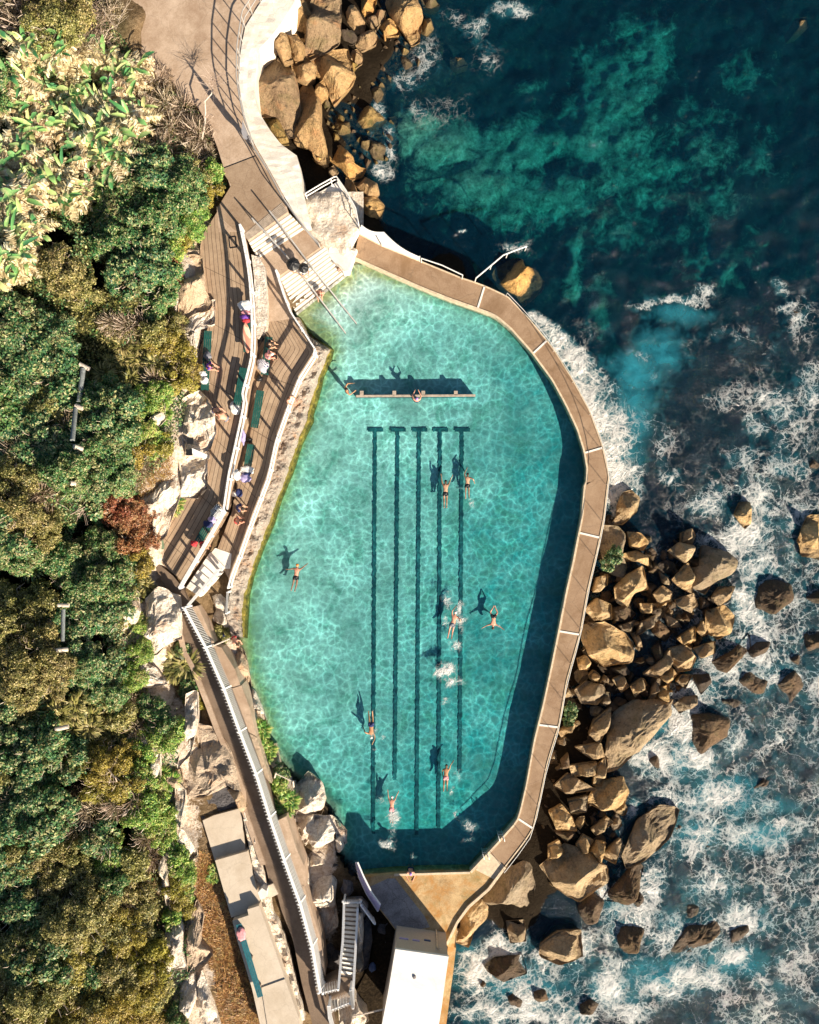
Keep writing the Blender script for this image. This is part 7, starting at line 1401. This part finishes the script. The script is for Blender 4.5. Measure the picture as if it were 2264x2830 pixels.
# ------------------------------------------------------------------ towels, bags and other belongings
def bundle(name, t_, a, b, z, sc, mat, label, cat, sd=1, rz=0.0):
    c = P(*src(t_, a, b), z); o = MB(c).blob(c+Vector((0, 0, sc[2]*.6)), sc, sd, .45, 3, rz).build(name, mat, None, True); o.location = c; return tag(o, label, cat, 'belongings left on the decks')
bz = ZU+.47; lz_ = ZL+.47
bundle('towel', 3, 435, 1658, ZU, (.32, .36, .12), 'cloth_white', 'crumpled white towel at the lower end of a green bench', 'towel', 1)
bundle('towel', 3, 512, 848, bz, (.40, .28, .12), 'cloth_white', 'white bundle at the top of the surfboard bench', 'towel', 2)
bundle('towel', 3, 515, 905, bz, (.26, .16, .10), 'pink', 'pink cloth just below the white bundle', 'towel', 3)
bundle('clothes', 3, 510, 938, bz, (.28, .16, .12), 'purple', 'purple clothes between the pink cloth and the surfboard', 'clothes', 4)
bundle('clothes', 3, 520, 968, bz, (.24, .14, .10), 'red', 'red clothes touching the surfboard tip', 'clothes', 5)
bundle('backpack', 3, 215, 1250, bz, (.22, .24, .18), 'grey_cloth', 'grey backpack on the green bench by the rocks', 'bag', 6)
bundle('bag', 3, 178, 1388, bz-.1, (.22, .22, .16), 'cloth_white', 'white bag below the person in purple and orange', 'bag', 7)
bundle('bag', 3, 190, 1442, bz-.1, (.26, .24, .18), 'cloth_white', 'larger white bag at the end of the bench by the rocks', 'bag', 8)
bundle('towel', 3, 650, 1325, lz_, (.34, .38, .10), 'stripe', 'navy and white striped towel on the lower deck bench', 'towel', 9)
bundle('bag', 3, 623, 1427, ZL, (.20, .20, .18), 'black', 'round black bag on the lower deck under the group', 'bag', 10)
bundle('clothes', 3, 640, 1110, lz_-.2, (.16, .2, .15), 'black', 'black clothes at the top corner of the lower deck', 'clothes', 11)
bundle('bag', 4, 832, 478, ZL, (.20, .16, .18), 'black', 'black bag above the short green bench', 'bag', 12)
bundle('towel', 4, 785, 455, ZU+.2, (.12, .38, .10), 'lilac', 'pale lilac towel hung over the upper fence', 'towel', 13)
bundle('towel', 4, 812, 718, lz_, (.40, .24, .08), 'cloth_white', 'white towel on the short green bench', 'towel', 14)
bundle('towel', 4, 800, 778, lz_, (.34, .24, .12), 'lilac', 'lilac bundle at the end of the short green bench', 'towel', 15)
bundle('clothes', 4, 810, 748, lz_, (.26, .10, .12), 'navy', 'dark cloth between the white towel and the lilac bundle', 'clothes', 16)
bundle('towel', 4, 735, 755, ZU+.6, (.20, .32, .10), 'cloth_white', 'white towel hung over the fence by the short bench', 'towel', 17)
bundle('bag', 4, 720, 905, ZL+.3, (.34, .16, .14), 'cloth_white', 'white shirt on the fence above the person in dark clothes', 'clothes', 18)
bundle('backpack', 4, 752, 898, ZL+.3, (.22, .26, .2), 'navy', 'navy backpack hanging at the fence above the person in dark clothes', 'bag', 19)
bundle('towel', 4, 572, 1052, bz, (.34, .42, .10), 'zebra', 'zebra patterned towel on the diagonal bench', 'towel', 20, -.5)
bundle('clothes', 4, 540, 1108, bz, (.24, .20, .10), 'lilac', 'lilac clothes below the zebra towel', 'clothes', 21)
bundle('clothes', 4, 508, 1145, bz, (.30, .22, .12), 'navy', 'navy clothes in the middle of the diagonal bench', 'clothes', 22)
bundle('bag', 4, 395, 1300, bz-.2, (.22, .18, .12), 'red', 'red bag at the lower end of the diagonal bench', 'bag', 23)
bundle('towel', 6, 660, 1112, 5.1, (.24, .36, .08), 'pink', 'pink and white towel on the teal blue bench', 'towel', 24)
bundle('bag', 7, 515, 1262, 1.3, (.22, .26, .2), 'denim', 'dark bundle lying in the shaded gully by the building', 'bag', 25)
bundle('bag', 5, 785, 645, 2.0, (.18, .3, .14), 'navy', 'navy cloth on the rocks by the pole', 'clothes', 26)
bundle('bag', 3, 1010, 585, 2.1, (.16, .18, .14), 'lilac', 'pale blue bag on the steps below the umbrellas', 'bag', 27)
# surfboard
a = P(*src(3, 512, 985), bz+.06); b = P(*src(3, 533, 1225), bz+.06); c = (a+b)/2; dr = (b-a).normalized(); sd = Vector((-dr.y, dr.x, 0)); L_ = (b-a).length; V = []; F = []; K = 24
for i in range(K+1):
    s_ = i/K; w = .27*(math.sin(math.pi*min(.995, max(.005, s_)))**.55); p_ = a.lerp(b, s_)-c+Vector((0, 0, .05*(2*s_-1)**2))
    for u, h in ((-1, 0), (-.6, .03), (0, .045), (.6, .03), (1, 0), (.6, -.03), (0, -.04), (-.6, -.03)): V.append(p_+sd*w*u+Vector((0, 0, h)))
for i in range(K):
    for j in range(8): F.append((i*8+j, i*8+(j+1) % 8, (i+1)*8+(j+1) % 8, (i+1)*8+j))
o = link('surfboard', npmesh('surfboard', V, F, True), 'board'); o.location = c; tag(o, 'cream and pink surfboard lying on a bench beside the white fence', 'surfboard')
# pole across the pool bend, hatch, floor access cover
e = empty('pole', P(*src(5, 770, 670), 3.2), 'pale wooden pole reaching from the picket fence to the rocks at the pool bend', 'pole')
MB(e.location).tube([P(*src(5, 705, 705), 3.9), P(*src(5, 845, 645), 2.6)], .045, 6).build('pole_shaft', 'log', e)
pt = q(3, 382,305, 437,298, 443,382, 392,390); m = MB()
for i in range(4): m.bar(P(*pt[i], ZU+.012), P(*pt[(i+1) % 4], ZU+.012), .05, .02)
tag(m.build('hatch', 'black'), 'thin outlined inspection hatch set in the upper boardwalk', 'hatch')
for t_, a, b, lb in ((4, 362, 485, 'square dark drain hole in the pale ledge, upper one'), (4, 355, 575, 'square dark drain hole in the pale ledge, lower one')):
    c = P(*src(t_, a, b), 4.5); tag(MB().box(c, (.36, .36, .12)).build('drain_hole', 'black'), lb, 'drain')
e = empty('plank', P(*src(4, 430, 590), 4.5), 'white plank crossing the ledge below the two square holes', 'plank'); MB(e.location).bar(P(*src(4, 370, 560), 4.5), P(*src(4, 490, 612), 4.4), .28, .1).build('plank_board', 'white', e)
for t_, a, b, lb in ((7, 1535, 235, 'small white ladder top on the promenade edge near the last bend'), (7, 1412, 378, 'small white ladder top at the pale panel of the promenade')):
    c = P(*src(t_, a, b), 1.9); e = empty('pool_ladder', c, lb, 'ladder')
    for dx in (-.15, .15): MB(c).tube([c+Vector((dx, .05, -1.0)), c+Vector((dx, .05, .12)), c+Vector((dx+.05, -.12, .16)), c+Vector((dx+.1, -.3, .02))], .025, 6).build('side_rail', 'pipe_white', e)
    for zz in (-.2, -.5, -.8): MB(c).tube([c+Vector((-.15, .05, zz)), c+Vector((.15, .05, zz))], .02, 6).build('rung', 'pipe_white', e)
c = P(*src(8, 1285, 1030), .9); tag(MB(c).box(c, (.7, .45, 1.0), rz=.9).build('ladder_shadow_block', 'lane'), 'dark square block standing in for ladder shadows under the water beside the promenade wall', 'block')  # dark block put where only ladder shadows fall
